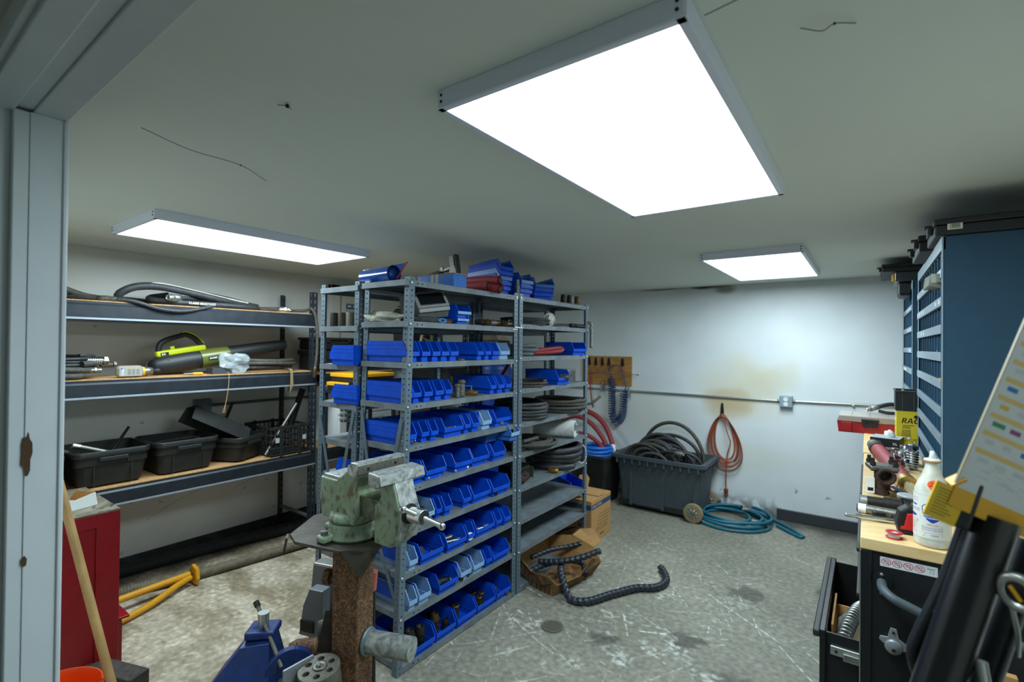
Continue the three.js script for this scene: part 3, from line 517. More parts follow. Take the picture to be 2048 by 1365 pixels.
const YT = RL.top + 0.1075, YM = RL.mid + 0.1075, YL = RL.low + 0.1075;
// hoses on the top shelf
{
  const y = YT;
  const t = hose('thick black hose with pale printed stripe, arching highest on the rack top', [V(-3.55, y + 0.03, 1.77), V(-3.47, y + 0.055, 1.5), V(-3.46, y + 0.105, 1.18), V(-3.47, y + 0.1, 1.04), V(-3.49, y + 0.055, 0.96), V(-3.52, y + 0.021, 0.965), V(-3.62, y + 0.021, 1.06), V(-3.74, y + 0.021, 1.3), V(-3.7, y + 0.021, 1.6), V(-3.6, y + 0.022, 1.75)], 0.0225, M.rubber, { n: 110 });
  mesh('printed_stripe', tube([V(-3.492, y + 0.05, 1.68), V(-3.462, y + 0.074, 1.5), V(-3.452, y + 0.1242, 1.18), V(-3.457, y + 0.122, 1.08)], 0.005, 40, 6), std(0xc9c6b2, 0.6), t);
  hose('medium black hose looping behind the arching hose on the rack top', [V(-3.6, y + 0.1, 1.06), V(-3.66, y + 0.118, 1.2), V(-3.7, y + 0.105, 1.5), V(-3.72, y + 0.075, 1.72), V(-3.66, y + 0.055, 1.72), V(-3.62, y + 0.04, 1.4), V(-3.6, y + 0.045, 1.15)], 0.015, M.rubberDusty, { n: 90 });
  const f = hose('printed black hose lettered FLAME RESISTANT at the rack edge', [V(-3.55, y + 0.07, 1.22), V(-3.6, y + 0.05, 1.14), V(-3.52, y + 0.03, 1.13), V(-3.43, y + 0.019, 1.25), V(-3.42, y + 0.018, 1.5), V(-3.44, y + 0.018, 1.66), V(-3.5, y + 0.018, 1.75), V(-3.55, y + 0.018, 1.7)], 0.017, M.rubber, { n: 90 });
  const font = await new FontLoader().loadAsync('fonts/droid/droid_sans_bold.typeface.json');
  M.print = std(0xd8d6c4, 0.6); M.font = font;
  const tg = new TextGeometry('FLAME RESISTANT', { font, size: 0.013, depth: 0.0008, curveSegments: 2 }); tg.rotateY(Math.PI / 2); tg.translate(-3.4025, y + 0.012, -1.28);
  mesh('lettering', tg, M.print, f, { label: 'white printed lettering' });
  const h1 = hose('black hose with bright hex end lying across the arching hose', [V(-3.6, y + 0.06, 1.7), V(-3.52, y + 0.055, 1.45), V(-3.46, y + 0.05, 1.28), V(-3.445, y + 0.046, 1.21)].reverse(), 0.013, M.rubber, { n: 50 });
  endFitting(V(-3.43, y + 0.046, 1.225), V(0.45, -0.05, -1), 0.019, M.zinc, h1);
  hose('thin black hose drooping over the front of the rack top', [V(-3.44, y + 0.014, 0.9), V(-3.4, y + 0.005, 1.0), V(-3.382, y - 0.03, 1.12), V(-3.384, y - 0.035, 1.25), V(-3.41, y - 0.0, 1.4), V(-3.47, y + 0.014, 1.5)], 0.012, M.rubber, { n: 60 });
  hose('black hose with silver coupling at the near end of the rack top', [V(-3.7, y + 0.02, 0.5), V(-3.6, y + 0.025, 0.68), V(-3.5, y + 0.016, 0.8), V(-3.45, y + 0.014, 0.87)], 0.014, M.rubberDusty, { n: 50, end1: M.dullMetal });
  hose('dusty black hose end raised at the near end of the rack top', [V(-3.62, y + 0.02, 0.95), V(-3.56, y + 0.03, 0.82), V(-3.52, y + 0.055, 0.73), V(-3.5, y + 0.065, 0.69)], 0.017, M.rubberDusty, { n: 40 });
  hose('short black hose with white taped silver end on the rack top', [V(-3.62, y + 0.018, 1.7), V(-3.54, y + 0.018, 1.82), V(-3.46, y + 0.018, 1.9)], 0.017, M.rubberDusty, { n: 30, end1: M.zinc });
  hose('black hose hanging down the front post of the rack', [V(-3.55, y + 0.016, 1.96), V(-3.43, y + 0.02, 2.06), V(-3.37, y + 0.03, 2.09), V(-3.352, y - 0.05, 2.115), V(-3.35, y - 0.25, 2.125), V(-3.352, y - 0.42, 2.11)], 0.011, M.rubberDusty, { n: 70, end1: M.bronze, end0: M.dullMetal });
}
// middle shelf
{
  const y = YM;
  const R = 0.16;
  for (const [k, Rr, y0, mat, l] of [[0, 0.155, 0, M.rubberDusty, 'thick dusty black hose coil lying lowest at the near end of the middle rack shelf'], [1, 0.14, 0.036, M.rubber, 'thin black hose coil resting on the thick dusty coil of the middle rack shelf']]) {
    const pts = coilPoints(Rr, k ? 0.009 : 0.0175, k ? 3 : 2, { seed: 21 + k, wob: 0.04, start: -0.4 }).map((p) => p.add(V(-3.58, y + y0 * 1.9, 0.72)));
    hose(l, pts, k ? 0.009 : 0.0175, mat);
  }
  hose('thin black hose with long ribbed quick coupler over the coils', [V(-3.6, y + 0.09, 0.55), V(-3.55, y + 0.105, 0.68), V(-3.5, y + 0.092, 0.8)], 0.009, M.rubber, { n: 30 });
  [[0.832, 0.09, -3.48, 0.2, 'long ribbed silver quick coupler lying over the coiled hoses'], [0.85, 0.045, -3.46, -0.1, 'short silver coupler below the long ribbed one'], [0.93, 0.07, -3.6, 0.15, 'thin silver coupler pointing away behind the battery pack']].forEach(([a, dy, b, tw, l], i) => fitting(i === 1 ? 'nipple' : 'ribbed', i === 0 ? M.chrome : M.dullMetal, i === 0 ? 1.5 : 1.1, l, [b, y + dy - 0.018, a - 0.03], { lie: Math.PI / 2 + tw }));
  // battery pack with a printed label, lying on its side
  const bt = thing('battery_pack', 'flat rounded battery pack with grey and yellow label facing out', 'battery', [-3.455, y + 0.001, 0.998], 0.0);
  mesh('case', box(0.05, 0.068, 0.13, 0, 0.034, 0, 0.022), std(0x8e8778, 0.6), bt);
  const bl = canvasTex(256, 128, (g, w, h) => { g.fillStyle = '#9a9a94'; g.fillRect(0, 0, w, h); g.fillStyle = '#d9a62a'; for (const x of [92, 140, 190]) g.fillRect(x, 14, 22, 8); g.fillStyle = '#3a3a38'; for (let i = 0; i < 11; i++) for (const x of [92, 140, 190]) g.fillRect(x, 28 + i * 8, 38, 3); g.fillStyle = '#d9dcdc'; g.font = 'bold 34px sans-serif'; g.save(); g.translate(50, 116); g.rotate(-Math.PI / 2); g.fillText('Li-ion', 0, 0); g.restore(); g.fillStyle = '#2b6cb0'; g.beginPath(); g.arc(26, 22, 12, 0, 7); g.fill(); });
  mesh('printed_label', new THREE.PlaneGeometry(0.108, 0.05).rotateY(Math.PI / 2).translate(0.0256, 0.034, 0), std(0xffffff, 0.6, 0, { map: bl }), bt, { uv: 1 });
  const dr = thing('drill_chuck', 'grey and yellow drill head with black chuck lying behind the battery pack', 'drill', [-3.5, y + 0.03, 1.105], 0);
  mesh('gear_housing', [RX(lathe([[0, -0.05], [0.024, -0.045], [0.027, -0.01], [0.022, 0.02], [0, 0.02]], 18), -Math.PI / 2)], M.dullMetal, dr); mesh('yellow_collar', RX(cyl(0.028, 0.028, 0.014, 18), Math.PI / 2).translate(0, 0, 0.03), M.yellow, dr);
  mesh('chuck', [RX(lathe([[0, 0.02], [0.019, 0.022], [0.021, 0.05], [0.012, 0.066], [0, 0.066]], 18), -Math.PI / 2)], M.black, dr);
  // leaf blower
  const b = thing('leaf_blower', 'black and lime green cordless leaf blower lying on the middle rack shelf', 'leaf blower', [-3.6, y + 0.075, 1.3], 0); b.rotation.set(0.17, 0, 0);
  M.lime = std(0xc2ca10, 0.38); M.blower = std(0x1d2022, 0.5);
  const lz = (pr, seg) => RX(lathe(pr, seg), -Math.PI / 2);                // axis along -z (deeper)
  const body = mesh('fan_housing', [lz([[0, -0.155], [0.03, -0.16], [0.052, -0.13], [0.062, -0.06], [0.064, 0.06], [0.058, 0.13], [0.056, 0.16], [0, 0.16]], 26)], M.blower, b);
  mesh('intake_slots', Array.from({ length: 6 }, (_, k) => box(0.004, 0.004, 0.05, 0.052, 0.028 - k * 0.011, 0.05).rotateX(0)), M.black, body, { kind: 'stuff' });
  mesh('green_shell', [lz([[0.0585, 0.135], [0.061, 0.14], [0.06, 0.2], [0.056, 0.27], [0.054, 0.27]], 26), box(0.05, 0.04, 0.29, 0.0, 0.072, -0.025, 0.014)], M.lime, b, { label: 'lime green shell with black lettered plate' });
  mesh('clear_sleeve', [lz([[0.0635, 0.12], [0.065, 0.125], [0.062, 0.25], [0.059, 0.3]], 26)], phys(0x6d7335, 0.25, 0, { transmission: 0.25 }), b);
  mesh('nozzle_tube', [lz([[0.055, 0.16], [0.055, 0.3], [0.047, 0.55], [0.034, 0.72], [0.029, 0.722], [0.045, 0.5]], 26)], M.blower, b);
  mesh('handle', tube([v3(0, 0.075, 0.1), v3(0, 0.13, 0.085), v3(0, 0.155, 0.04), v3(0, 0.168, -0.03), v3(0, 0.172, -0.07), v3(0, 0.14, -0.115), v3(0, 0.09, -0.15)], 0.0165, 50, 10), M.blower, b, { label: 'looped black handle with lime edge' });
  mesh('handle_edge', tube([v3(0.002, 0.186, -0.05), v3(0.002, 0.19, -0.075), v3(0.002, 0.157, -0.125), v3(0.002, 0.1, -0.165)], 0.006, 24, 8), M.lime, b);
  mesh('trigger', box(0.012, 0.02, 0.025, 0, 0.1, 0.02, 0.004), M.lime, b);
  const plate = canvasTex(128, 48, (g, w, h) => { g.fillStyle = '#101210'; g.fillRect(0, 0, w, h); g.fillStyle = '#e9ece9'; g.font = 'bold 34px sans-serif'; g.textAlign = 'center'; g.fillText('RYOBI', w / 2, 36); });
  mesh('name_plate', new THREE.PlaneGeometry(0.062, 0.022).rotateY(Math.PI / 2).translate(0.0652, -0.002, -0.185), std(0xffffff, 0.5, 0, { map: plate }), b, { uv: 1, label: 'black plate with white lettering' });
  const p8 = canvasTex(96, 48, (g, w, h) => { g.fillStyle = '#101210'; g.fillRect(0, 0, w, h); g.fillStyle = '#e9ece9'; g.font = 'bold 40px sans-serif'; g.fillText('8A', 12, 40); });
  mesh('amp_plate', new THREE.PlaneGeometry(0.045, 0.02).rotateY(Math.PI / 2).translate(0.0256, 0.07, 0.075), std(0xffffff, 0.5, 0, { map: p8 }), b, { uv: 1 });
  mesh('power_cord', tube([v3(0, 0.05, 0.12), v3(0.02, 0.04, 0.17), v3(0.05, -0.0, 0.2), v3(0.06, -0.03, 0.215)], 0.0045, 30, 7), M.black, b); mesh('plug', box(0.02, 0.03, 0.03, 0.062, -0.02, 0.228, 0.006), std(0x4a3a2c, 0.6), b);
  // yellow tip, tray, plastic bag, coil on the right
  const pm = thing('marker_tool', 'small yellow and silver tool lying at the rack shelf front', 'tool', [-3.44, y + 0.009, 1.33], 0);
  mesh('grip', box(0.02, 0.016, 0.06, 0, 0, -0.02, 0.006), M.yellow, pm); mesh('metal_tip', RX(cyl(0.007, 0.005, 0.05, 10), Math.PI / 2).translate(0, 0, 0.035), M.dullMetal, pm);
  const tr = thing('parts_tray', 'small open dark grey plastic tray holding a clear bag', 'tray', [-3.49, y, 1.5], 0);
  mesh('tray_wall', [box(0.002, 0.04, 0.12, 0.045, 0.02, 0), box(0.002, 0.04, 0.12, -0.045, 0.02, 0), box(0.09, 0.04, 0.002, 0, 0.02, 0.06), box(0.09, 0.04, 0.002, 0, 0.02, -0.06), box(0.09, 0.002, 0.12, 0, 0.001, 0)], std(0x3d4144, 0.5), tr);
  const bg = new THREE.IcosahedronGeometry(0.08, 3), pp = bg.attributes.position;
  for (let i = 0; i < pp.count; i++) { const p = v3(pp.getX(i), pp.getY(i), pp.getZ(i)); const k = 1 + 0.55 * noise.noise(p.x * 22 + 3, p.y * 22, p.z * 22) + 0.25 * noise.noise(p.x * 60, p.y * 60, p.z * 60); pp.setXYZ(i, p.x * k * 0.7, p.y * k * 0.85, p.z * k * 1.15); }
  bg.computeVertexNormals();
  const bag = thing('plastic_bag', 'crumpled clear plastic bag half out of the small tray', 'bag', [-3.47, y + 0.068, 1.59], 0); mesh('film', bg, phys(0xe9f2f4, 0.12, 0, { transmission: 0.75, thickness: 0, side: THREE.DoubleSide }), bag);
  hose('dusty black hose coil tied with twine at the far end of the middle rack shelf', coilPoints(0.19, 0.013, 3, { seed: 31, sq: 1.15, wob: 0.05, start: 1 }).map((p) => p.add(V(-3.61, y, 1.83))), 0.013, M.rubberDusty);
  const tw = thing('twine', 'frayed bundle of twine hanging over the middle shelf beam', 'twine', [-3.378, y + 0.0, 1.94], 0);
  for (let i = 0; i < 5; i++) mesh('strand', tube([v3(-0.03, 0.02, i * 0.003), v3(0.0, 0.012, i * 0.004 - 0.006), v3(0.005, -0.05, i * 0.004 - 0.008), v3(0.006, -0.1 - i * 0.012, (i - 2) * 0.006)], 0.0022, 16, 5), std(0x8c7c58, 0.9), tw);
  const st = thing('twine', 'single pale strand of twine dangling from the tray into the gap below', 'twine', [-3.378, y, 1.51], 0);
  mesh('strand', tube([v3(-0.03, 0.008, 0), v3(0.002, 0.0, 0), v3(0.003, -0.1, 0.005), v3(0.003, -0.2, 0.02)], 0.002, 20, 5), std(0xb69168, 0.9), st); mesh('frayed_end', [-1, 0, 1].map((k) => rod(v3(0.003, -0.195, 0.02), v3(0.003, -0.25, 0.03 + k * 0.008), 0.0012, 4)), std(0xb69168, 0.9), st, { kind: 'stuff' });
}
// totes on the low shelf
function toteGeo(w, d, h, rw, rd) {                              // tapered tub: base w x d, rim rw x rd (x, z), rounded corners
  const sec = (a, b, r, y) => { const out = []; const n = 5; for (const [sx, sz, st] of [[1, 1, 0], [-1, 1, 1], [-1, -1, 2], [1, -1, 3]]) for (let i = 0; i <= n; i++) { const t = (st + i / n) * Math.PI / 2; out.push(v3(sx * (a / 2 - r) + Math.cos(t) * r, y, sz * (b / 2 - r) + Math.sin(t) * r)); } return out; };
  const rings = [sec(w - 0.05, d - 0.05, 0.02, 0.001), sec(w, d, 0.035, 0.012), sec(lerp(w, rw, 0.55), lerp(d, rd, 0.55), 0.04, h * 0.6), sec(lerp(w, rw, 0.6) + 0.008, lerp(d, rd, 0.6) + 0.008, 0.042, h * 0.62), sec(rw - 0.02, rd - 0.02, 0.045, h - 0.034), sec(rw - 0.018, rd - 0.018, 0.045, h - 0.03), sec(rw, rd, 0.05, h - 0.03), sec(rw + 0.003, rd + 0.003, 0.05, h - 0.004), sec(rw - 0.002, rd - 0.002, 0.05, h), sec(rw - 0.012, rd - 0.012, 0.045, h), sec(rw - 0.016, rd - 0.016, 0.045, h - 0.02), sec(w - 0.006, d - 0.006, 0.033, 0.016), sec(w - 0.06, d - 0.06, 0.02, 0.008)];
  const pos = [], idx = [], n = rings[0].length;
  rings.forEach((r) => r.forEach((p) => pos.push(p.x, p.y, p.z)));
  for (let k = 0; k < rings.length - 1; k++) for (let i = 0; i < n; i++) { const a = k * n + i, b = k * n + (i + 1) % n; idx.push(a, a + n, b, b, a + n, b + n); }
  const cap = (k, up) => { const c = pos.length / 3; pos.push(0, rings[k][0].y, 0); for (let i = 0; i < n; i++) up ? idx.push(k * n + i, c, k * n + (i + 1) % n) : idx.push(k * n + (i + 1) % n, c, k * n + i); };
  cap(0, 0); cap(rings.length - 1, 1);
  const g = new THREE.BufferGeometry(); g.setAttribute('position', new THREE.Float32BufferAttribute(pos, 3)); g.setIndex(idx); g.computeVertexNormals();
  return toCreasedNormals(g, 0.7);
}
function tote(label, pos, ry, w, d, h, rw, rd) {
  const t = thing('storage_tote', label, 'tote', pos, ry);
  mesh('tub', toteGeo(w, d, h, rw, rd), M.blackPlastic, t);
  mesh('handle_grip', [box(0.016, 0.022, 0.13, rw / 2 - 0.002, h - 0.045, 0, 0.004), box(0.01, 0.05, 0.006, rw / 2 - 0.008, h - 0.05, 0.065, 0.002), box(0.01, 0.05, 0.006, rw / 2 - 0.008, h - 0.05, -0.065, 0.002)], M.blackPlastic, t);
  for (const s of [-1, 1]) mesh('side_rib', box(0.006, h * 0.82, 0.006, lerp(w, rw, 0.5) / 2 + 0.001, h * 0.44, s * 0.085).rotateZ(0), M.blackPlastic, t);
  return t;
}
tote('black plastic tote with metal tubes sticking out, nearest on the low rack shelf', [-3.605, YL, 0.925], 0, 0.3, 0.29, 0.205, 0.38, 0.36);
tote('black plastic tote with coiled hose inside, second along the low rack shelf', [-3.605, YL, 1.3], 0.02, 0.3, 0.29, 0.205, 0.38, 0.36);
tote('black plastic tote turned at an angle under the tipped black trough', [-3.60, YL, 1.645], 0.5, 0.26, 0.24, 0.17, 0.33, 0.3);
tote('black plastic tote cut off at the near end of the low rack shelf', [-3.605, YL, 0.553], 0, 0.3, 0.28, 0.2, 0.38, 0.34);
const stick = (name, label, cat, p, q, r, mat, collar) => { const t = thing(name, label, cat, [0, 0, 0]); mesh('shaft', rod(p, q, r, 12), mat, t); if (collar) mesh('collar', rod(p.clone().lerp(q, 0.86), q, r * 1.25, 12), collar, t); return t; };
stick('metal_tube', 'grey tube with bright ribbed collar resting in the nearest black tote', 'tube', V(-3.47, YL + 0.155, 0.98), V(-3.49, YL + 0.245, 0.76), 0.013, M.dullMetal, M.chrome);
stick('metal_tube', 'brown tube lying beside the collared tube in the nearest tote', 'tube', V(-3.5, YL + 0.14, 0.93), V(-3.52, YL + 0.215, 0.72), 0.011, M.rubberDusty);
stick('bar', 'flat black bar poking up out of the nearest black tote', 'bar', V(-3.62, YL + 0.1, 0.93), V(-3.66, YL + 0.29, 1.06), 0.008, M.black);
hose('dark hose coiled inside the second black tote', coilPoints(0.12, 0.012, 3, { seed: 41 }).map((p) => p.add(V(-3.6, YL + 0.1, 1.31))), 0.012, M.rubberDusty, { end1: M.brass });
stick('bar', 'black bar leaning against the wall behind the tipped trough', 'bar', V(-3.74, YL + 0.12, 1.6), V(-3.76, YL + 0.375, 1.71), 0.011, M.black);
stick('metal_tube', 'worn silver rod leaning out of the black crate', 'rod', V(-3.44, YL + 0.02, 1.79), V(-3.47, YL + 0.36, 2.035), 0.0105, M.dullMetal);
stick('bar', 'thick black bar slanting down behind the rack post', 'bar', V(-3.64, YL + 0.15, 2.08), V(-3.62, YL + 0.45, 2.175), 0.024, M.black);
{ // tipped black trough: an open channel lying across the tote
  const t = thing('trough', 'black ribbed plastic trough tipped upside down over the angled tote', 'trough', [-3.56, YL + 0.255, 1.52], 0); t.rotation.set(-0.52, 0.0, 0.25);
  mesh('channel', ext([[-0.085, -0.05], [-0.075, -0.05], [-0.055, 0.035], [0.055, 0.035], [0.075, -0.05], [0.085, -0.05], [0.06, 0.045], [-0.06, 0.045]], 0.4, 0.001), M.blackPlastic, t);
  for (const x of [-0.03, 0, 0.03]) mesh('rib', box(0.006, 0.006, 0.4, x, 0.047, 0, 0.002), M.blackPlastic, t);
}
{ // slatted crate
  const t = thing('crate', 'black slatted plastic crate with white labels at the far end of the low shelf', 'crate', [-3.6, YL, 1.958], 0), w = 0.38, d = 0.29, h = 0.205;
  for (const s of [-1, 1]) {
    for (let k = 0; k < 5; k++) mesh('rail', box(0.008, k === 4 ? 0.02 : 0.008, d, s * w / 2, 0.012 + k * 0.047, 0, 0.002), M.blackPlastic, t);
    for (let k = 0; k < 9; k++) mesh('slat', box(0.006, h, 0.006, s * (w / 2 - 0.004), h / 2, -d / 2 + 0.006 + k * (d - 0.012) / 8), M.blackPlastic, t);
    for (let k = 0; k < 5; k++) mesh('rail', box(w, k === 4 ? 0.02 : 0.008, 0.008, 0, 0.012 + k * 0.047, s * d / 2, 0.002), M.blackPlastic, t);
    for (let k = 0; k < 9; k++) mesh('slat', box(0.006, h, 0.006, -w / 2 + 0.01 + k * (w - 0.02) / 8, h / 2, s * (d / 2 - 0.004)), M.blackPlastic, t);
    for (const z of [-0.07, 0.07]) mesh('latch_post', box(0.012, h + 0.012, 0.026, s * (w / 2 + 0.002), h / 2 + 0.006, z, 0.003), M.blackPlastic, t);
  }
  mesh('crate_floor', box(w, 0.006, d, 0, 0.004, 0), M.blackPlastic, t);
  for (const z of [0.1, -0.105]) mesh('paper_label', box(0.001, 0.034, 0.028, w / 2 + 0.005, 0.115, z), std(0xa9b2b6, 0.7), t, { label: 'small worn white label' });
}
// corrugated drain hoses on the floor along the wall
function corrugated(label, pts, r, mat, n) {
  const c = new THREE.CatmullRomCurve3(pts), L = c.getLength(), k = Math.round(L / 0.016), t = thing('corrugated_hose', label, 'hose', [0, 0, 0]);
  const g = new THREE.TubeGeometry(c, k * 4, r, 12), p = g.attributes.position, nn = g.attributes.normal;
  for (let i = 0; i <= k * 4; i++) for (let j = 0; j <= 12; j++) { const q = i * 13 + j, s = [1, 0.6, -1, -0.6][i % 4] * r * 0.09; p.setXYZ(q, p.getX(q) + nn.getX(q) * s, p.getY(q) + nn.getY(q) * s, p.getZ(q) + nn.getZ(q) * s); }
  g.computeVertexNormals(); mesh('corrugated_body', g, mat, t); return t;
}
corrugated('black corrugated hose lying against the side wall under the rack', [V(-3.86, 0.045, 0.6), V(-3.855, 0.045, 1.1), V(-3.79, 0.045, 1.7), V(-3.72, 0.045, 2.15), V(-3.72, 0.045, 3.0)], 0.04, std(0x26292a, 0.6));
corrugated('grey-brown corrugated hose on the floor, in front of the black one', [V(-3.6, 0.034, 0.7), V(-3.54, 0.034, 1.05), V(-3.46, 0.034, 1.35), V(-3.37, 0.034, 2.05), V(-3.3, 0.034, 2.6)], 0.03, std(0xffffff, 0.7, 0, { map: mottled(0x5c5644, 0x7a715c, 8, 0.3, 2.4, 1.2) }));
{ // yellow two-legged bar
  const t = thing('tow_bar', 'yellow painted tubular V-shaped bar lying on the floor by the hoses', 'tow bar', [0, 0, 0]);
  M.yellowPaint = std(0xffffff, 0.42, 0, { map: mottled(0xd99a16, 0xc78c18, 14, 0.2, 8.4, 1.2) });
  mesh('tube_leg', tube([V(-3.36, 0.075, 0.62), V(-3.36, 0.075, 0.85), V(-3.39, 0.07, 1.1), V(-3.415, 0.066, 1.31)], 0.02, 40, 12), M.yellowPaint, t);
  mesh('tube_leg', tube([V(-3.18, 0.024, 0.72), V(-3.2, 0.024, 0.86), V(-3.27, 0.026, 1.05), V(-3.36, 0.045, 1.22), V(-3.4, 0.05, 1.31)], 0.018, 40, 12), M.yellowPaint, t);
  mesh('end_plate', [ext([[-0.05, -0.045], [0.03, -0.045], [0.05, -0.01], [0.035, 0.045], [-0.02, 0.055], [-0.05, 0.02]], 0.022, 0.005, [[0.0, 0.0, 0.014]]).translate(-3.4, 0.06, -1.335)], M.yellowPaint, t);
}
// red cabinet with worn top by the doorway
{
  const x0 = -3.3, x1 = -2.765, a0 = 0.36, a1 = 0.775, h = 0.745;
  const t = thing('red_cabinet', 'dark red steel cabinet with recessed panel and worn grey top', 'cabinet', [(x0 + x1) / 2, 0, (a0 + a1) / 2]);
  const w = x1 - x0, d = a1 - a0;
  mesh('carcass', box(w - 0.012, h - 0.02, d, -0.006, 0.02 + (h - 0.02) / 2, 0, 0.002), M.red, t);
  mesh('frame_stile', box(0.012, h - 0.02, 0.085, w / 2 - 0.006, h / 2 + 0.01, -d / 2 + 0.043, 0.002), M.red, t);
  mesh('frame_stile', box(0.012, h - 0.02, 0.06, w / 2 - 0.006, h / 2 + 0.01, d / 2 - 0.03, 0.002), M.red, t);
  mesh('frame_rail', box(0.012, 0.06, d - 0.145, w / 2 - 0.006, h - 0.03, 0.0125, 0.002), M.red, t);
  mesh('frame_rail', box(0.012, 0.06, d - 0.145, w / 2 - 0.006, 0.05, 0.0125, 0.002), M.red, t);
  const tt = dataTex(256, 256, (u, v) => { const n = tileFbm(u, v, 7, 3, 5), m = tileFbm(u, v, 20, 7, 4); let c = mixc(hex(0x87806c), hex(0x5a5446), clamp(0.5 + n * 1.6)); c = mixc(c, hex(0x2d2a24), smooth(0.18, 0.32, m)); return c; }, 0.5);
  mesh('worn_top', box(w, 0.008, d, 0, h + 0.003, 0, 0.002), std(0xffffff, 0.6, 0.1, { map: tt }), t, { label: 'scuffed grey-brown top' });
  mesh('side_shelf', box(w * 0.7, 0.012, 0.05, 0.05, 0.23, -d / 2 - 0.025, 0.003), M.red, t); mesh('side_door', box(w * 0.7, 0.19, 0.02, 0.05, 0.125, -d / 2 - 0.012, 0.003), M.red, t);
  for (const [sx, sz] of [[1, 1], [1, -1], [-1, 1], [-1, -1]]) mesh('foot', box(0.05, 0.02, 0.05, sx * (w / 2 - 0.04), 0.01, sz * (d / 2 - 0.04)), M.black, t);
  const bx = thing('open_box', 'torn white cardboard box with brown inside on the red cabinet', 'box', [-2.98, h + 0.008, 0.63], 0.3);
  const fl = (g, m) => mesh('flap', g, m, bx);
  fl(box(0.2, 0.002, 0.14, 0, 0.001, 0), M.card); fl(ext([[-0.1, 0], [0.1, 0], [0.07, 0.05], [0.03, 0.035], [-0.02, 0.06], [-0.08, 0.05]], 0.002).translate(0, 0, 0.07), M.white); fl(RY(ext([[-0.07, 0], [0.07, 0], [0.06, 0.06], [-0.02, 0.045], [-0.06, 0.055]], 0.002), Math.PI / 2).translate(0.1, 0, 0), M.white); fl(RY(ext([[-0.07, 0], [0.07, 0], [0.05, 0.05], [-0.05, 0.06]], 0.002), Math.PI / 2).translate(-0.1, 0, 0), M.card); fl(ext([[-0.1, 0], [0.1, 0], [0.08, 0.055], [-0.05, 0.05]], 0.002).translate(0, 0, -0.07), M.card);
}
{ // leaning handle, bucket, wood block
  const t = thing('wooden_handle', 'pale wooden broom handle leaning beside the red cabinet', 'handle', [0, 0, 0]);
  mesh('shaft', rod(V(-2.04, 0.02, 0.625), V(-2.04 - 0.41, 1.02, 0.49), 0.0145, 14), std(0xffffff, 0.5, 0, { map: mottled(0xb7925a, 0x9b7846, 6, 0.4, 5.5, 1.1) }), t);
  const b = thing('bucket', 'bright orange plastic bucket standing by the doorway below the wooden handle', 'bucket', [-2.23, 0, 0.452]); b.scale.setScalar(0.82);
  mesh('pail', lathe([[0, 0], [0.125, 0], [0.13, 0.01], [0.147, 0.33], [0.152, 0.33], [0.152, 0.348], [0.157, 0.35], [0.157, 0.39], [0.153, 0.398], [0.147, 0.398], [0.143, 0.37], [0.126, 0.012], [0, 0.008]], 40), std(0xf0500c, 0.4), b);
  mesh('wire_bail', tube([v3(0.158, 0.33, 0), v3(0.14, 0.25, 0.12), v3(0, 0.2, 0.178), v3(-0.14, 0.25, 0.12), v3(-0.158, 0.33, 0)], 0.002, 30, 6), M.zinc, b);
  const w = thing('wood_block', 'dark weathered timber block on the floor at the cabinet corner', 'timber', [-2.66, 0, 0.73], 0.35);
  mesh('block', box(0.3, 0.09, 0.09, 0, 0.045, 0, 0.006), std(0xffffff, 0.8, 0, { map: mottled(0x4a4640, 0x2e2b27, 8, 0.2, 3.7, 1.3) }), w);
}
// ---------- behind the bin shelving, seen through the gaps ----------
{
  const d = new THREE.Group(); d.name = 'door_1'; d.userData = { kind: 'structure' }; scene.add(d);
  M.doorPaint = std(0xc9c7b9, 0.5);
  mesh('door_panel', slab(BL, BL + 0.03, 0.01, 1.98, 2.72, 3.5, 0.004), M.doorPaint, d); for (const [q0, q1] of [[2.6, 2.7], [3.52, 3.62]]) mesh('door_casing', slab(BL, BL + 0.045, 0, 2.05, q0, q1, 0.006), M.doorPaint, d); mesh('door_casing', slab(BL, BL + 0.045, 1.99, 2.06, 2.6, 3.62, 0.006), M.doorPaint, d);
  const tx = canvasTex(128, 192, (g, w, h) => { g.fillStyle = '#b5ad8c'; g.fillRect(0, 0, w, h); g.fillStyle = '#15527a'; g.fillRect(0, 8, w, 36); g.fillStyle = '#dfe6e8'; g.fillRect(14, 18, 40, 12); g.fillRect(74, 18, 40, 12); g.fillStyle = '#a39a78'; const r = rng(4); for (let i = 0; i < 260; i++) g.fillRect(r() * w, 48 + r() * (h - 50), 3, 2); });
  const s = thing('notice_sheet', 'tan notice sheet with dark blue heading on the beige door', 'notice', [BL + 0.034, 1.77, 2.83]); mesh('sheet', [box(0.002, 0.24, 0.13)], M.card, s); mesh('print', new THREE.PlaneGeometry(0.128, 0.238).rotateY(Math.PI / 2).translate(0.0015, 0, 0), std(0xffffff, 0.6, 0, { map: tx }), s, { uv: 1 });
}
[[0.0, -3.66, YM - 0.02, 2.42, 0.17, 'lower black tote with dark latches behind the rack post'], [0.0, -3.66, YM + 0.155, 2.42, 0.1, 'shallow black case stacked on the black tote behind the rack post']].forEach(([ry, b, y, a, h, l]) => {
  const t = thing('tool_case', l, 'case', [b, y, a], ry); mesh('case_body', box(0.3, h * 0.78, 0.34, 0, h * 0.39, 0, 0.012), M.blackPlastic, t); mesh('case_lid', box(0.32, h * 0.22, 0.36, 0, h * 0.89, 0, 0.008), M.blackPlastic, t); for (const z of [-0.1, 0.1]) mesh('latch', box(0.01, h * 0.3, 0.03, 0.16, h * 0.75, z, 0.003), M.blackPlastic, t);
});
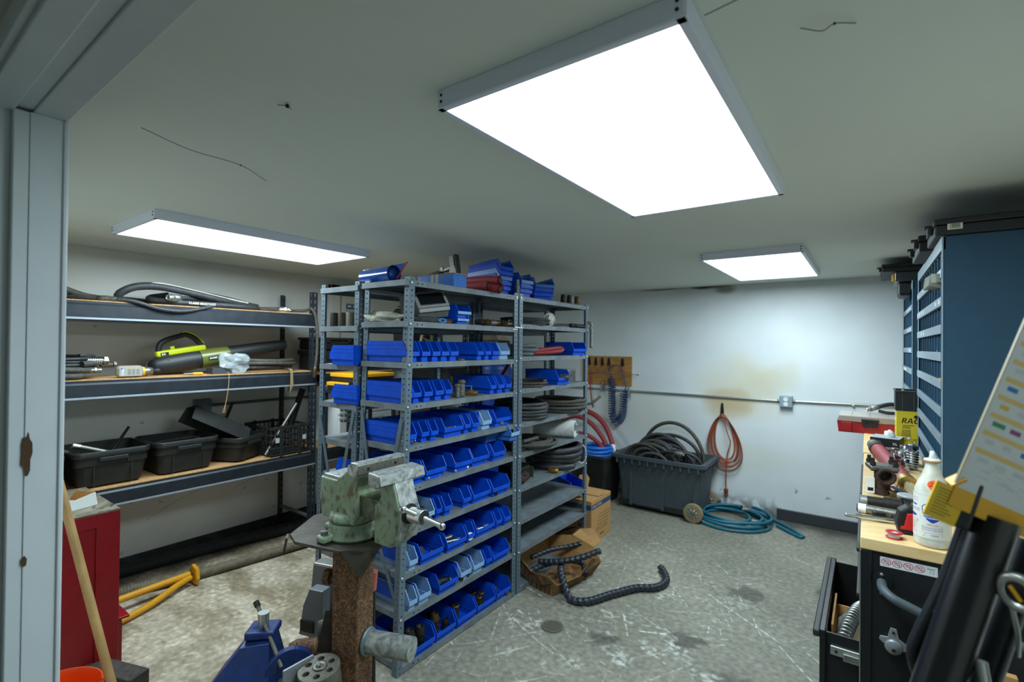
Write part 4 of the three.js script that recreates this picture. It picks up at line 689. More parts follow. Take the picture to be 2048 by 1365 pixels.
[[1.172, 2.27], [1.237, 2.3]].forEach(([y, a], i) => { const t = thing('parts_organizer', i ? 'upper black parts case with bright yellow lid behind the shelving' : 'lower black parts case with bright yellow lid behind the shelving', 'organizer', [-3.1, y, a + 0.05], 0); mesh('case_body', box(0.28, 0.03, 0.36, 0, 0.015, 0, 0.005), M.blackPlastic, t); mesh('yellow_lid', box(0.29, 0.028, 0.37, 0, 0.045, 0, 0.006), M.yellow, t); });
{
  const t = thing('steel_table', 'narrow steel stand carrying the yellow lidded cases behind the shelving', 'stand', [-3.1, 0, 2.33]); mesh('stand_top', box(0.32, 0.02, 0.44, 0, 1.16, 0, 0.003), M.rackBlack, t); for (const sx of [-1, 1]) for (const sz of [-1, 1]) mesh('leg', box(0.025, 1.15, 0.025, sx * 0.14, 0.575, sz * 0.2, 0.003), M.rackBlack, t);
  for (let k = 0; k < 5; k++) { const r = thing('metal_tray', `shiny ribbed metal tray, ${ORD[k]} of the stack hanging on the stand`, 'tray', [-2.90, 0.985 + k * 0.036, 2.1], 0, 'stack of shiny metal trays'); mesh('pan', [box(0.05, 0.018, 0.14, 0, 0, 0, 0.006)], M.chrome, r); mesh('rim', box(0.06, 0.005, 0.15, 0, 0.012, 0, 0.002), M.zinc, r); }
}
function drawerCabinet(name, label, x0, x1, y0, y1, a0, a1, n) {
  const t = thing(name, label, 'cabinet', [(x0 + x1) / 2, y0, (a0 + a1) / 2]), w = x1 - x0, h = y1 - y0, d = a1 - a0, m = std(0xe9eceb, 0.45);
  mesh('carcass', box(w - 0.02, h, d, -0.01, h / 2, 0, 0.006), m, t);
  for (let k = 0; k < n; k++) { const dh = h / n, q = mesh('drawer_front', box(0.02, dh - 0.014, d - 0.03, w / 2 - 0.01, dh * (k + 0.5), 0, 0.004), m, t); mesh('drawer_pull', box(0.012, 0.018, d * 0.5, w / 2 + 0.006, dh * (k + 0.78), 0, 0.004), std(0xaab0ae, 0.4), q); }
  return t;
}
drawerCabinet('drawer_cabinet', 'white metal drawer cabinet on the rack behind the shelving', -3.84, -3.42, YL, 1.165, 2.36, 2.95, 2);
drawerCabinet('white_cabinet', 'tall white appliance cabinet standing on the floor near the corner', -3.88, -3.3, 0, 1.42, 3.98, 4.75, 3);
{
  const t = thing('compressor', 'dusty black machine with spoked flywheel behind the bin shelving', 'machine', [-3.1, 0, 2.93], 0);
  mesh('tank', [RX(lathe([[0, -0.3], [0.1, -0.28], [0.13, -0.22], [0.13, 0.22], [0.1, 0.28], [0, 0.3]], 26), Math.PI / 2).translate(0, 1.2, 0)], M.blackPlastic, t);
  mesh('motor', [box(0.2, 0.3, 0.34, 0, 1.66, 0.05, 0.03), box(0.16, 0.12, 0.2, 0.03, 1.56, -0.02, 0.02)], M.darkMetal, t); mesh('head_fins', Array.from({ length: 7 }, (_, k) => box(0.22, 0.008, 0.22, 0, 1.72 + k * 0.018, 0.05, 0.002)), M.darkMetal, t, { kind: 'stuff' });
  const fw = mesh('flywheel', [new THREE.TorusGeometry(0.12, 0.012, 8, 34).rotateY(Math.PI / 2).translate(0.14, 1.53, 0.0)], std(0x8d8468, 0.6, 0.3), t);
  for (let k = 0; k < 5; k++) mesh('spoke', box(0.014, 0.12, 0.018, 0, 0.06, 0).rotateX(k * Math.PI * 0.4).translate(0.14, 1.53, 0), std(0x8d8468, 0.6, 0.3), fw);
  mesh('leg', [box(0.05, 1.1, 0.05, 0, 0.55, 0.18), box(0.05, 1.1, 0.05, 0, 0.55, -0.18)], M.darkMetal, t);
}
{
  const t = thing('blue_tank', 'blue tank with white gauge and brass valves seen through the shelving', 'tank', [-2.95, 0, 3.75], 0);
  mesh('tank_shell', [lathe([[0, 0.1], [0.17, 0.13], [0.19, 0.2], [0.19, 1.28], [0.15, 1.36], [0.04, 1.4], [0, 1.4]], 30)], std(0x0e3a86, 0.4), t);
  mesh('gauge', [RX(cyl(0.04, 0.04, 0.025, 22), Math.PI / 2).translate(0.08, 1.44, 0.1)], M.white, t); mesh('valve_pipe', tube([v3(0.04, 1.4, 0.0), v3(0.06, 1.45, 0.08), v3(0.12, 1.47, 0.05), v3(0.18, 1.44, 0.0)], 0.014, 24, 8), M.brass, t); mesh('motor_head', [RX(lathe([[0, -0.08], [0.06, -0.07], [0.07, 0.05], [0.05, 0.08], [0, 0.09]], 20), Math.PI / 2).translate(-0.05, 1.56, 0)], std(0x7a7260, 0.6), t); mesh('handle_loop', tube([v3(0.06, 1.45, 0), v3(0.1, 1.57, 0.02), v3(0.16, 1.58, 0), v3(0.22, 1.48, 0)], 0.012, 24, 8), std(0xa78660, 0.6), t);
  for (let k = 0; k < 3; k++) mesh('foot', rod(v3(0.15 * Math.cos(k * 2.1), 0.2, 0.15 * Math.sin(k * 2.1)), v3(0.19 * Math.cos(k * 2.1), 0, 0.19 * Math.sin(k * 2.1)), 0.016, 8), M.darkMetal, t);
}
// ---------- things on top of the grey shelving ----------
{
  const y = SH[0], t = thing('hook_roll', 'blue and clear packaged roll with red edged card on the shelving top corner', 'package', [-2.015, y + 0.0452, 1.625], -0.06); t.rotation.z = 0.02;
  M.sleeveBlue = phys(0x0d4fae, 0.18, 0, { clearcoat: 0.8 });
  mesh('clear_tube', RZ(lathe([[0.0415, -0.115], [0.0435, -0.115], [0.0435, 0.125], [0.0415, 0.125], [0.0415, -0.115]], 30), Math.PI / 2), M.sleeveBlue, t);
  mesh('inner_roll', RZ(lathe([[0, -0.1], [0.036, -0.1], [0.036, 0.11], [0.02, 0.11], [0.02, 0.09], [0, 0.09]], 26), Math.PI / 2), std(0x123a80, 0.5), t);
  const card = mesh('header_card', ext([[-0.15, -0.045], [0.125, -0.045], [0.115, 0.068], [-0.165, 0.068]], 0.003), std(0x0c45a0, 0.35), t, { pos: [-0.0, 0.01, -0.035], rot: [-0.65, 0, 0] });
  mesh('red_edge', [box(0.01, 0.114, 0.004, 0.12, 0.0115, 0).rotateZ(0.05)], std(0xb0271f, 0.4), card); mesh('red_edge', box(0.01, 0.112, 0.004, -0.12, 0.011, 0.0).rotateZ(0.1), std(0xb0271f, 0.4), card);
}
{
  const y = SH[0], t = thing('blue_box', 'worn blue cardboard box with tan tape strips on the shelving top', 'box', [-1.857, y + 0.0005, 1.91], 0.0);
  mesh('carton', box(0.265, 0.068, 0.1, 0, 0.034, 0, 0.003), std(0xffffff, 0.5, 0, { map: mottled(0x0c57b4, 0x2f77c4, 18, 0.2, 6.7, 1.2) }), t);
  for (const x of [-0.022, 0.012]) mesh('tape_strip', box(0.022, 0.0695, 0.1012, x, 0.034, 0, 0.002), std(0xb9ab86, 0.6), t);
  mesh('worn_lid', box(0.267, 0.004, 0.102, 0, 0.0695, 0, 0.001), M.card, t);
  const c = thing('hose_clamp_tool', 'black handled steel clamp tool lying on the blue box', 'tool', [-1.88, y + 0.088, 1.91], -Math.PI / 2); c.rotation.set(0.18, -Math.PI / 2, 0, 'YXZ');
  mesh('grip', RX(lathe([[0, -0.085], [0.009, -0.083], [0.0115, -0.07], [0.0115, 0.03], [0.009, 0.035], [0, 0.035]], 16), -Math.PI / 2), M.black, c);
  mesh('linkage', [box(0.016, 0.018, 0.07, 0, 0.002, -0.055, 0.003), RZ(cyl(0.012, 0.012, 0.022, 14), Math.PI / 2).translate(0, 0.008, -0.03)], M.dullMetal, c); mesh('brace', rod(v3(0, -0.0, -0.01), v3(0, -0.012, -0.09), 0.005, 8), M.darkMetal, c);
  mesh('jaw', ext([[-0.03, -0.035], [0.025, -0.035], [0.012, 0.01], [0.014, 0.06], [-0.012, 0.06], [-0.012, 0.01]], 0.024, 0.002).rotateY(Math.PI / 2).translate(0, 0.0, -0.11), M.dullMetal, c); mesh('jaw_pad', box(0.03, 0.1, 0.012, 0, 0.012, -0.138, 0.002), M.black, c);
}
// red rubber hoses, cut ends forward
[[0.0, 0.075, 2.235, 'red rubber hose on the shelving top, uppermost of the bundle'], [0.0, 0.03, 2.135, 'red rubber hose with its cut end nearest the blue box'], [0.03, 0.0265, 2.2, 'red rubber hose at the bottom of the bundle, drooping over the edge'], [-0.01, 0.034, 2.268, 'red rubber hose furthest from the blue box in the bundle']].forEach(([db, dy, a1, l], i) => {
  const y = SH[0], t = thing('rubber_hose', l, 'hose', [0, 0, 0], 0), p = [V(-2.05, y + dy + 0.004, a1 + 0.005), V(-1.94, y + dy + 0.006, a1 - 0.012), V(-1.82 + db, y + dy + 0.004, a1 - 0.01), V(-1.715 + db, y + dy - (i === 2 ? 0.012 : 0.001), a1)];
  mesh('hose_body', tube(p, 0.024, 40, 16), M.redHose, t); const d = p[3].clone().sub(p[2]).normalize();
  mesh('bore', along(lathe([[0, -0.001], [0.0155, -0.001], [0.0155, 0.0012], [0, 0.0012]], 18), p[3], d), M.black, t);
});
// nested stacks of blue bins
function binStack(n, base, ry, rz, w, lab, L = 0.26) {
  for (let k = 0; k < n; k++) { const b = makeBin(`empty ${k % 2 ? 'scuffed ' : ''}blue bin, ${ORD[k]} from the bottom of ${lab}`, w, k % 3 === 2 ? M.fadedBin : M.blueBin, [base[0] + k * 0.003, base[1] + k * 0.027, base[2] + k * 0.004], ry, { L, h: 0.098, group: 'stacks of empty bins on the shelving' }); b.rotation.set(0, ry, rz + k * 0.02, 'YXZ'); }
}
binStack(5, [-1.90, SH[0] + 0.001, 2.36], -0.12, 0.0, 0.11, 'the tall stack beside the red hoses', 0.28);
binStack(3, [-1.88, SH[0] + 0.001, 2.565], -0.1, 0.0, 0.115, 'the middle stack beside the pipe', 0.27);
binStack(3, [-1.87, SH[0] + 0.001, 2.83], -0.45, 0.0, 0.15, 'the far stack on the shelving top', 0.25);
{
  const t = thing('pipe_nipple', 'ribbed steel hose end standing upright in the gap between the two shelving units', 'pipe fitting', [FB - 0.012, SH[0] - 0.02, 2.435]);
  mesh('shank', lathe([[0, 0], [0.013, 0], [0.013, 0.05], ...Array.from({ length: 4 }, (_, k) => [[0.016, 0.052 + k * 0.009], [0.016, 0.057 + k * 0.009], [0.0135, 0.059 + k * 0.009]]).flat(), [0.0115, 0.09], [0.0115, 0.118], [0.009, 0.12], [0, 0.12]], 18), M.dullMetal, t);
}
[[3.075, 'black ribbed coupler, nearest of the four fittings on the far shelving top', M.darkMetal], [3.13, 'dark steel coupler, second of the four fittings on the far shelving top', M.darkMetal], [3.185, 'steel coupler, third of the four fittings on the far shelving top', M.dullMetal], [3.245, 'brassy coupler, last of the four fittings on the far shelving top', M.bronze]].forEach(([a, l, m], i) => fitting('coupler', m, 1.2, l, [FB - 0.06 + (i % 2) * 0.02, SH[0], a]));
// ---------- second shelf of the bin unit ----------
{
  const y = SH[1], r = thing('rag', 'dirty white shop rag crumpled at the near end of the second shelf', 'rag', [-1.955, y + 0.0, 1.6]);
  const g = new THREE.SphereGeometry(0.1, 30, 18), p = g.attributes.position;
  for (let i = 0; i < p.count; i++) { const q = v3(p.getX(i), p.getY(i), p.getZ(i)), k = 1 + 0.5 * noise.noise(q.x * 16 + 2, q.y * 16, q.z * 16) + 0.22 * noise.noise(q.x * 45, q.y * 45, q.z * 45 + 3); p.setXYZ(i, q.x * k * 1.15, Math.max(0.001, (q.y * k + 0.05) * 0.33 + 0.004), q.z * k * 0.6); }
  g.computeVertexNormals(); mesh('cloth', g, std(0xffffff, 0.9, 0, { map: mottled(0xd3d0c2, 0x9e9a8c, 8, 0.2, 9.4, 1.3) }), r);
  const d = thing('dark_rag', 'dark oily rag behind the white rag on the second shelf', 'rag', [-1.9, y, 1.72]); const g2 = g.clone(); mesh('cloth', g2.scale(0.9, 0.7, 0.9), M.darkMetal, d);
  const o = thing('parts_bin', 'large grey hopper bin with sloping dark window, tilted on the second shelf', 'parts bin', [-1.9, y + 0.033, 1.84], -0.1); o.rotation.set(0.14, -0.35, 0, 'YXZ'); o.scale.setScalar(0.86);
  M.greyPlastic = std(0xffffff, 0.5, 0, { map: mottled(0x6a6c69, 0x5b5d5a, 8, 0.3, 8.3, 1) });
  mesh('hopper', [ext([[-0.15, 0], [0.1, 0], [0.13, 0.06], [0.065, 0.15], [-0.15, 0.15]], 0.2, 0.004)], M.greyPlastic, o);
  mesh('window_frame', box(0.012, 0.11, 0.205, 0, 0, 0, 0.004).rotateZ(0.62).translate(0.099, 0.106, 0), std(0x8d908e, 0.45), o); mesh('dark_window', box(0.008, 0.085, 0.165, 0, 0, 0, 0.003).rotateZ(0.62).translate(0.104, 0.11, 0), phys(0x14181b, 0.15), o); mesh('front_lip', box(0.03, 0.025, 0.2, 0.125, 0.045, 0, 0.005), std(0x8d908e, 0.45), o);
  const bl = thing('black_case', 'black hard case lying under the tilted grey hopper bin', 'case', [-1.88, y, 1.79], 0.05); mesh('shell', box(0.24, 0.028, 0.26, 0, 0.015, 0, 0.006), M.blackPlastic, bl); mesh('lid_seam', box(0.244, 0.004, 0.244, 0, 0.02, 0, 0.002), M.darkPlastic, bl);
  const sc = thing('cord_hook', 'bright blue plastic ring hook at the front of the second shelf', 'hook', [FB + 0.002, y + 0.012, 1.775]); mesh('ring', [new THREE.TorusGeometry(0.014, 0.0035, 8, 22).scale(1.5, 0.7, 1).rotateY(Math.PI / 2)], std(0x1f86d8, 0.4), sc); mesh('stem', box(0.004, 0.005, 0.05, 0, -0.004, -0.04, 0.001), std(0xa02020, 0.5), sc);
  makeBin('lower blue bin with pale front on the second shelf beside the pipe nipples', 0.085, M.blueBin, [FB - 0.12, y + 0.0006, 1.95], -0.05, { L: 0.22, h: 0.06, lipMat: M.clearBin });
  makeBin('upper blue bin with pale front lip stacked on the second shelf', 0.1, M.blueBin, [FB - 0.12, y + 0.034, 1.96], -0.05, { L: 0.22, h: 0.07, lipMat: M.clearBin });
  [[2.07, 'nipple', M.darkMetal, 'dark iron nipple lying beside the stacked blue bins on the second shelf', 0.4], [2.12, 'coupler', M.bronze, 'bronze coupler, second in the row along the second shelf edge', 0.2], [2.17, 'coupler', M.dullMetal, 'dull steel coupler, third in the row along the second shelf edge', 1.2], [2.225, 'socket', M.bronze, 'rust brown pipe socket, fourth in the row along the second shelf edge', 1.5], [2.29, 'nipple', M.bronze, 'rusty pipe nipple, fifth in the row along the second shelf edge', 0.1], [2.335, 'socket', M.bronze, 'rusty socket beside the last nipple of the second shelf row', 1.4], [2.385, 'ring', M.dullMetal, 'steel flanged ring standing at the end of the second shelf row', 0.1]].forEach(([a, k, m, l, q]) => fitting(k, m, 1.05, l, [FB - 0.035, y, a], { lie: q, rad: k === 'ring' ? 0.024 : 0.0178 }));
  fitting('disc', std(0x5a4a3c, 0.7), 0.85, 'small brown cap left between the bins of the third shelf', [FB - 0.025, SH[2], 1.945]);
}
// cans on the rear unit
[0, 1, 2].forEach((k) => { const t = thing('pipe_coupling', `${['dark', 'brown', 'light grey'][k]} steel pipe coupling standing on the rear unit, second shelf`, 'pipe coupling', [-2.305 + k * 0.063, 1.605, 1.57 + k * 0.004]); mesh('sleeve', lathe([[0.026, 0], [0.03, 0], [0.03, 0.072], [0.026, 0.072], [0.026, 0]], 26), [M.darkMetal, std(0x4b423a, 0.5, 0.5), M.dullMetal][k], t); mesh('bore_shadow', cyl(0.0255, 0.0255, 0.002, 22, 0, 0.06, 0), M.black, t); });
// ---------- coiled hoses on the far unit ----------
const coilAt = (label, b, y, a, R, r, turns, mat, o = {}) => hose(label, coilPoints(R, r, turns, o).map((p) => p.add(V(b, y, a))), r, mat, { rad: 8, n: Math.round(turns * 34), ...o.h });
coilAt('bundle of thin black cable coiled on the second shelf of the far unit', -1.87, 1.645, 2.72, 0.15, 0.0055, 14, M.rubber, { per: 3, seed: 51, wob: 0.08, sq: 1.2 });
{
  const z = thing('cable_tie', 'white cable tie strapping the cable bundle on the far unit', 'cable tie', [-1.745, 1.69, 2.83]); mesh('strap', new THREE.TorusGeometry(0.036, 0.003, 6, 24).rotateY(0.5).scale(1, 1.2, 1), M.white, z); mesh('tie_head', box(0.008, 0.006, 0.008, 0.03, -0.02, 0.02, 0.001), M.white, z);
  const z2 = thing('cable_tie', 'white strap tied across the two front posts between the units', 'cable tie', [FB + 0.004, 1.622, 2.432]); mesh('strap', box(0.003, 0.008, 0.085, 0, 0, 0, 0.001), M.white, z2); mesh('strap_tail', box(0.003, 0.007, 0.03, 0.0, -0.012, 0.045, 0.001), M.white, z2);
  const b = thing('plastic_wrap', 'scrap of torn clear plastic sticking up from the cable bundle', 'plastic', [-1.8, 1.70, 2.92]); const g = new THREE.IcosahedronGeometry(0.045, 2), p = g.attributes.position; for (let i = 0; i < p.count; i++) { const k = 1 + 0.6 * noise.noise(p.getX(i) * 30, p.getY(i) * 30, p.getZ(i) * 30); p.setXYZ(i, p.getX(i) * k * 0.5, p.getY(i) * k * 0.8, p.getZ(i) * k); } g.computeVertexNormals(); mesh('film', g, M.whiteDirty, b);
}
hose('thin black hose with rows of steel couplings along the second shelf of the far unit', [V(-1.8, 1.656, 2.95), V(-1.77, 1.665, 3.08), V(-1.745, 1.662, 3.2), V(-1.73, 1.66, 3.32)], 0.009, M.rubber, { n: 30 });
[3.12, 3.19, 3.26].forEach((a, i) => fitting('ribbed', M.darkMetal, 1.0, `dark ribbed coupling, ${ORD[i]} in the line on the far unit second shelf`, [-1.745, 1.645, a], { lie: Math.PI / 2 + 0.1 }));
{ // ribbed fitting chain hanging over the far corner post
  const t = thing('hose_assembly', 'ribbed steel fitting hanging down over the far corner post', 'hose end', [FB + 0.02, 1.5, 3.362]);
  mesh('shank', lathe([[0, 0], [0.01, 0], ...Array.from({ length: 14 }, (_, k) => [[0.012, 0.004 + k * 0.011], [0.0145, 0.007 + k * 0.011], [0.012, 0.01 + k * 0.011]]).flat(), [0.009, 0.162], [0, 0.164]], 14), M.dullMetal, t); mesh('elbow', tube([v3(0, 0.155, 0), v3(0, 0.18, 0.0), v3(-0.015, 0.192, 0.01), v3(-0.04, 0.192, 0.02)], 0.011, 16, 10), M.dullMetal, t); mesh('collar', hexPrism(0.016, 0.014, 0, 0.15, 0), M.dullMetal, t);
}
coilAt('thick grey hose end coiled on the third shelf of the far unit', -1.87, 1.445, 2.62, 0.13, 0.014, 2.6, std(0x53595c, 0.6), { seed: 53, wob: 0.05 });
hose('red rubber hose folded on the third shelf of the far unit', [V(-1.95, 1.46, 2.66), V(-1.85, 1.462, 2.82), V(-1.78, 1.47, 2.95), V(-1.76, 1.48, 3.02), V(-1.775, 1.497, 3.03), V(-1.82, 1.487, 2.9), V(-1.86, 1.475, 2.78)], 0.0145, M.redHose, { n: 60 });
hose('black hose end beside the red hose on the third shelf', [V(-1.98, 1.459, 2.7), V(-1.9, 1.472, 2.86), V(-1.87, 1.49, 2.92)], 0.012, M.rubber, { n: 24 });
makeBin('blue bin standing by the far corner post on the third shelf', 0.135, M.blueBin, [FB - 0.13, 1.4456, 3.24], -0.28, { L: 0.3, h: 0.095 });
makeBin('blue bin holding a steel coupler, on the fourth shelf of the far unit', 0.14, M.blueBin, [FB - 0.13, 1.2456, 2.985], -0.12, { L: 0.3, h: 0.1, writing: 1 });
fitting('coupler', M.dullMetal, 1.25, 'ringed steel coupler lying in the far unit fourth shelf bin', [FB - 0.03, 1.275, 2.985], { lie: 0.2 });
{ const t = thing('steel_box', 'dull grey steel box behind the bin at the far post', 'box', [-1.89, 1.245, 3.22]); mesh('box_body', box(0.2, 0.085, 0.13, 0, 0.0425, 0, 0.003), M.dullMetal, t); mesh('box_lid', box(0.204, 0.012, 0.134, 0, 0.088, 0, 0.002), M.zinc, t); mesh('screw', cyl(0.004, 0.004, 0.003, 8).rotateZ(Math.PI / 2).translate(0.101, 0.05, 0), M.black, t); }
coilAt('flat coil of thin black hose on the fourth shelf of the far unit', -1.86, 1.245, 2.7, 0.15, 0.008, 4, M.rubberDusty, { seed: 55, per: 2, wob: 0.05 });
coilAt('large coil of black hose at the near side of the fifth shelf, far unit', -1.87, 1.035, 2.69, 0.175, 0.0125, 8.5, M.rubber, { seed: 56, per: 2, wob: 0.04, start: 2.2 });
coilAt('large coil of black hose with loose tail over the far post, fifth shelf', -1.86, 1.035, 3.17, 0.19, 0.0125, 7, M.rubberDusty, { seed: 57, per: 2, wob: 0.04, start: 0.3 });
hose('tail of black hose poking past the far corner post', [V(-1.8, 1.06, 3.3), V(-1.72, 1.075, 3.38), V(-1.69, 1.1, 3.43), V(-1.675, 1.125, 3.47)], 0.0105, M.rubberDusty, { n: 24 });
coilAt('wide coil of dusty grey hose leaning on the sixth shelf, far unit', -1.85, 0.848, 2.72, 0.2, 0.012, 5, M.rubberDusty, { seed: 58, per: 3, wob: 0.05, start: 1 });
{ const t = thing('hose_offcut', 'short grey hose offcut tied with green tape inside the dusty coil', 'hose', [-1.735, 0.885, 2.6]); mesh('hose_body', RX(cyl(0.012, 0.012, 0.16, 14), Math.PI / 2).translate(0, 0.03, 0), M.rubberDusty, t); mesh('green_tape', tube([v3(0.004, 0.045, 0.03), v3(0.01, 0.01, 0.034), v3(0.012, -0.05, 0.03)], 0.003, 14, 5), std(0x1f3b2a, 0.7), t); }
{ // rolled white felt
  const t = thing('felt_roll', 'rolled sheet of white felt lying on the sixth shelf of the far unit', 'felt', [0, 0, 0]);
  const ring = (k) => Array.from({ length: 25 }, (_, i) => { const an = 0.45 + i / 24 * 5.38, r = 0.062 - k; return [Math.cos(an) * r * 1.15 - 0.02, 0.062 + Math.sin(an) * r]; }), o = ring(0), n = ring(0.011);
  mesh('felt_sheet', ext([[0.15, 0.055], ...o, [0.15, 0.012], [0.15, 0.001], [0.03, -0.0 + 0.011], ...n.slice().reverse().map(([x, y]) => [x, y]), [0.15, 0.066]].map(([x, y]) => [x, y]), 0.3).rotateY(Math.PI / 2 + 0.35).translate(-1.87, 0.8485, -3.13), std(0xffffff, 0.95, 0, { map: mottled(0xd9dcd8, 0xbec2be, 6, 0.2, 2.7, 1) }), t);
}
coilAt('thick black hose coil tied with white strap on the seventh shelf', -1.88, 0.64, 3.12, 0.19, 0.021, 3.2, M.rubber, { seed: 59, wob: 0.04, start: 0.2 });
{ const z = thing('cable_tie', 'white strap around the thick black coil on the seventh shelf', 'cable tie', [-1.725, 0.71, 3.27]); mesh('strap', new THREE.TorusGeometry(0.052, 0.0028, 6, 24).scale(0.7, 1.3, 1).rotateY(0.7), M.white, z); mesh('tie_head', box(0.008, 0.006, 0.008, 0.028, -0.02, -0.02, 0.001), M.white, z); }
fitting('coupler', M.brass, 1.15, 'brass coupler lying alone on the seventh shelf of the far unit', [FB - 0.06, 0.64, 2.9], { lie: 0.2 });
{ const t = thing('rusty_coupling', 'rusty brown pipe coupling at the near end of the seventh shelf', 'pipe coupling', [FB - 0.05, 0.672, 2.56], 0); M.rustPart = std(0xffffff, 0.8, 0.2, { map: mottled(0x4a3024, 0x2f2320, 16, 0.12, 9.6, 1.4) });
  mesh('sleeve', RX(lathe([[0, -0.1], [0.022, -0.1], [0.024, -0.02], [0.03, -0.018], [0.03, 0.04], [0.027, 0.045], [0.018, 0.045], [0.017, 0.03], [0, 0.03]], 20), -Math.PI / 2 + 0.3), M.rustPart, t); mesh('lug', [box(0.018, 0.012, 0.05, 0.02, 0.024, -0.02, 0.003)], M.rustPart, t); }
{ const t = thing('dark_part', 'dark oily casting under green tape at the back of the seventh shelf', 'casting', [-1.86, 0.64, 2.6]); mesh('casting_body', [box(0.16, 0.1, 0.16, 0, 0.05, 0, 0.02)], M.darkMetal, t); mesh('boss', RX(cyl(0.04, 0.04, 0.05, 18), Math.PI / 2).translate(0.03, 0.06, 0.09), M.darkMetal, t); mesh('green_tape', box(0.03, 0.07, 0.004, 0.08, 0.05, -0.083, 0.001), std(0x24402e, 0.7), t); }
// grey box and small things on the shelves of the unit behind
{ const t = thing('louvre_box', 'grey slatted metal box behind the coils on the rear far unit', 'box', [-2.25, 1.42, 2.83]); mesh('box_body', box(0.2, 0.13, 0.18, 0, 0.065, 0, 0.004), M.dullMetal, t); for (let k = 0; k < 7; k++) mesh('fin', box(0.004, 0.11, 0.006, 0.101, 0.065, -0.07 + k * 0.023, 0.001), M.zinc, t); }
hose('red hose with white end threaded behind the far unit shelves', [V(-2.2, 1.24, 2.86), V(-2.18, 1.36, 2.95), V(-2.16, 1.45, 3.05), V(-2.2, 1.5, 3.12)], 0.012, M.redHose, { n: 30, end0: M.white });
// ---------- back wall: tool board, cords, carts ----------
{
  const a = AB, t = thing('tool_board', 'plywood board with a row of black hook clips on the back wall', 'board', [-2.3, 1.25, a]);
  mesh('plywood', box(0.575, 0.31, 0.018, 0, 0, 0.01, 0.002), std(0xffffff, 0.6, 0, { map: grain(0xb58648, 0x98692f, 0.5, 5.4, 3, 40) }), t);
  for (let k = 0; k < 6; k++) {
    const x = -0.2 + k * 0.078; if (k === 4) continue;
    const c = mesh('hook_clip', [ext([[-0.016, -0.03], [-0.008, 0.035], [0, 0.045], [0.008, 0.035], [0.016, -0.03], [0.008, -0.045], [-0.008, -0.045]], 0.01, 0.002, [[0, 0.026, 0.0045]]).translate(x, 0.095, 0.026)], M.black, t);
    mesh('hook_arm', tube([v3(x, 0.055, 0.03), v3(x + 0.004, 0.03, 0.045), v3(x + 0.03, 0.0, 0.06), v3(x + 0.05, -0.01, 0.07)], 0.0035, 20, 6), M.orange, c, { label: 'orange coated hook' });
  }
  mesh('keyhole_eye', new THREE.TorusGeometry(0.008, 0.002, 6, 16).translate(0.03, 0.115, 0.02), M.dullMetal, t);
  mesh('rod', rod(v3(-0.25, -0.012, 0.055), v3(0.37, -0.03, 0.055), 0.004, 8), M.zinc, t); mesh('rod_tip', new THREE.SphereGeometry(0.009, 10, 8).translate(0.372, -0.03, 0.055), M.dullMetal, t);
}
{ // coiled blue air hose hanging from the board
  const t = thing('coiled_air_hose', 'navy blue spiral air hose hanging in a U from the tool board', 'air hose', [0, 0, 0]);
  const path = new THREE.CatmullRomCurve3([V(-2.235, 1.2, AB - 0.055), V(-2.22, 1.1, AB - 0.05), V(-2.215, 0.95, AB - 0.05), V(-2.21, 0.78, AB - 0.05), V(-2.16, 0.71, AB - 0.05), V(-2.1, 0.78, AB - 0.05), V(-2.085, 0.95, AB - 0.05), V(-2.08, 1.02, AB - 0.05), V(-2.07, 1.06, AB - 0.05)]);
  const pts = [], turns = 34, N = turns * 12; for (let i = 0; i <= N; i++) { const u = i / N, p = path.getPointAt(u), an = u * turns * Math.PI * 2, R = 0.034 * smooth(0, 0.06, u) * smooth(1, 0.94, u) + 0.004; const tn = path.getTangentAt(u), nx = v3(-tn.y, tn.x, 0); pts.push(p.add(nx.multiplyScalar(Math.cos(an) * R)).add(v3(0, 0, Math.sin(an) * R))); }
  mesh('coil', new THREE.TubeGeometry(new THREE.CatmullRomCurve3(pts), N * 1, 0.0056, 6), M.navyHose, t);
  mesh('straight_lead', tube([V(-2.235, 1.2, AB - 0.055), V(-2.25, 1.27, AB - 0.06), V(-2.19, 1.31, AB - 0.07), V(-2.13, 1.3, AB - 0.06), V(-2.09, 1.2, AB - 0.05), V(-2.06, 1.1, AB - 0.05), V(-2.07, 1.06, AB - 0.05)], 0.0055, 50, 7), M.navyHose, t);
  const g = thing('blow_gun', 'silver blow gun hanging beside the conduit below the tool board', 'blow gun', [-2.335, 1.075, AB - 0.045]); g.rotation.z = -0.25;
  mesh('gun_body', box(0.022, 0.11, 0.02, 0, 0, 0, 0.006), M.zinc, g); mesh('lever', box(0.008, 0.09, 0.012, 0.02, -0.005, 0, 0.003).rotateZ(0.15), M.dullMetal, g); mesh('nozzle', rod(v3(0, -0.05, 0), v3(0.05, -0.085, 0.0), 0.005, 8), M.zinc, g); mesh('inlet', cyl(0.009, 0.009, 0.03, 10, 0, 0.065, 0), M.brass, g);
  const g2 = thing('blow_gun', 'pale silver inflator hanging at the end of the spiral air hose', 'blow gun', [-2.035, 1.03, AB - 0.04]); mesh('gun_body', box(0.026, 0.1, 0.02, 0, 0, 0, 0.007), M.zinc, g2); mesh('lever', box(0.007, 0.11, 0.012, 0.02, -0.02, 0, 0.003), M.zinc, g2);
  hose('short dark red hose with brass end hanging from the tool board', [V(-2.475, 1.22, AB - 0.06), V(-2.472, 1.1, AB - 0.05), V(-2.47, 0.98, AB - 0.04), V(-2.455, 0.9, AB - 0.04)], 0.008, M.redHose, { n: 30, end1: M.bronze });
}
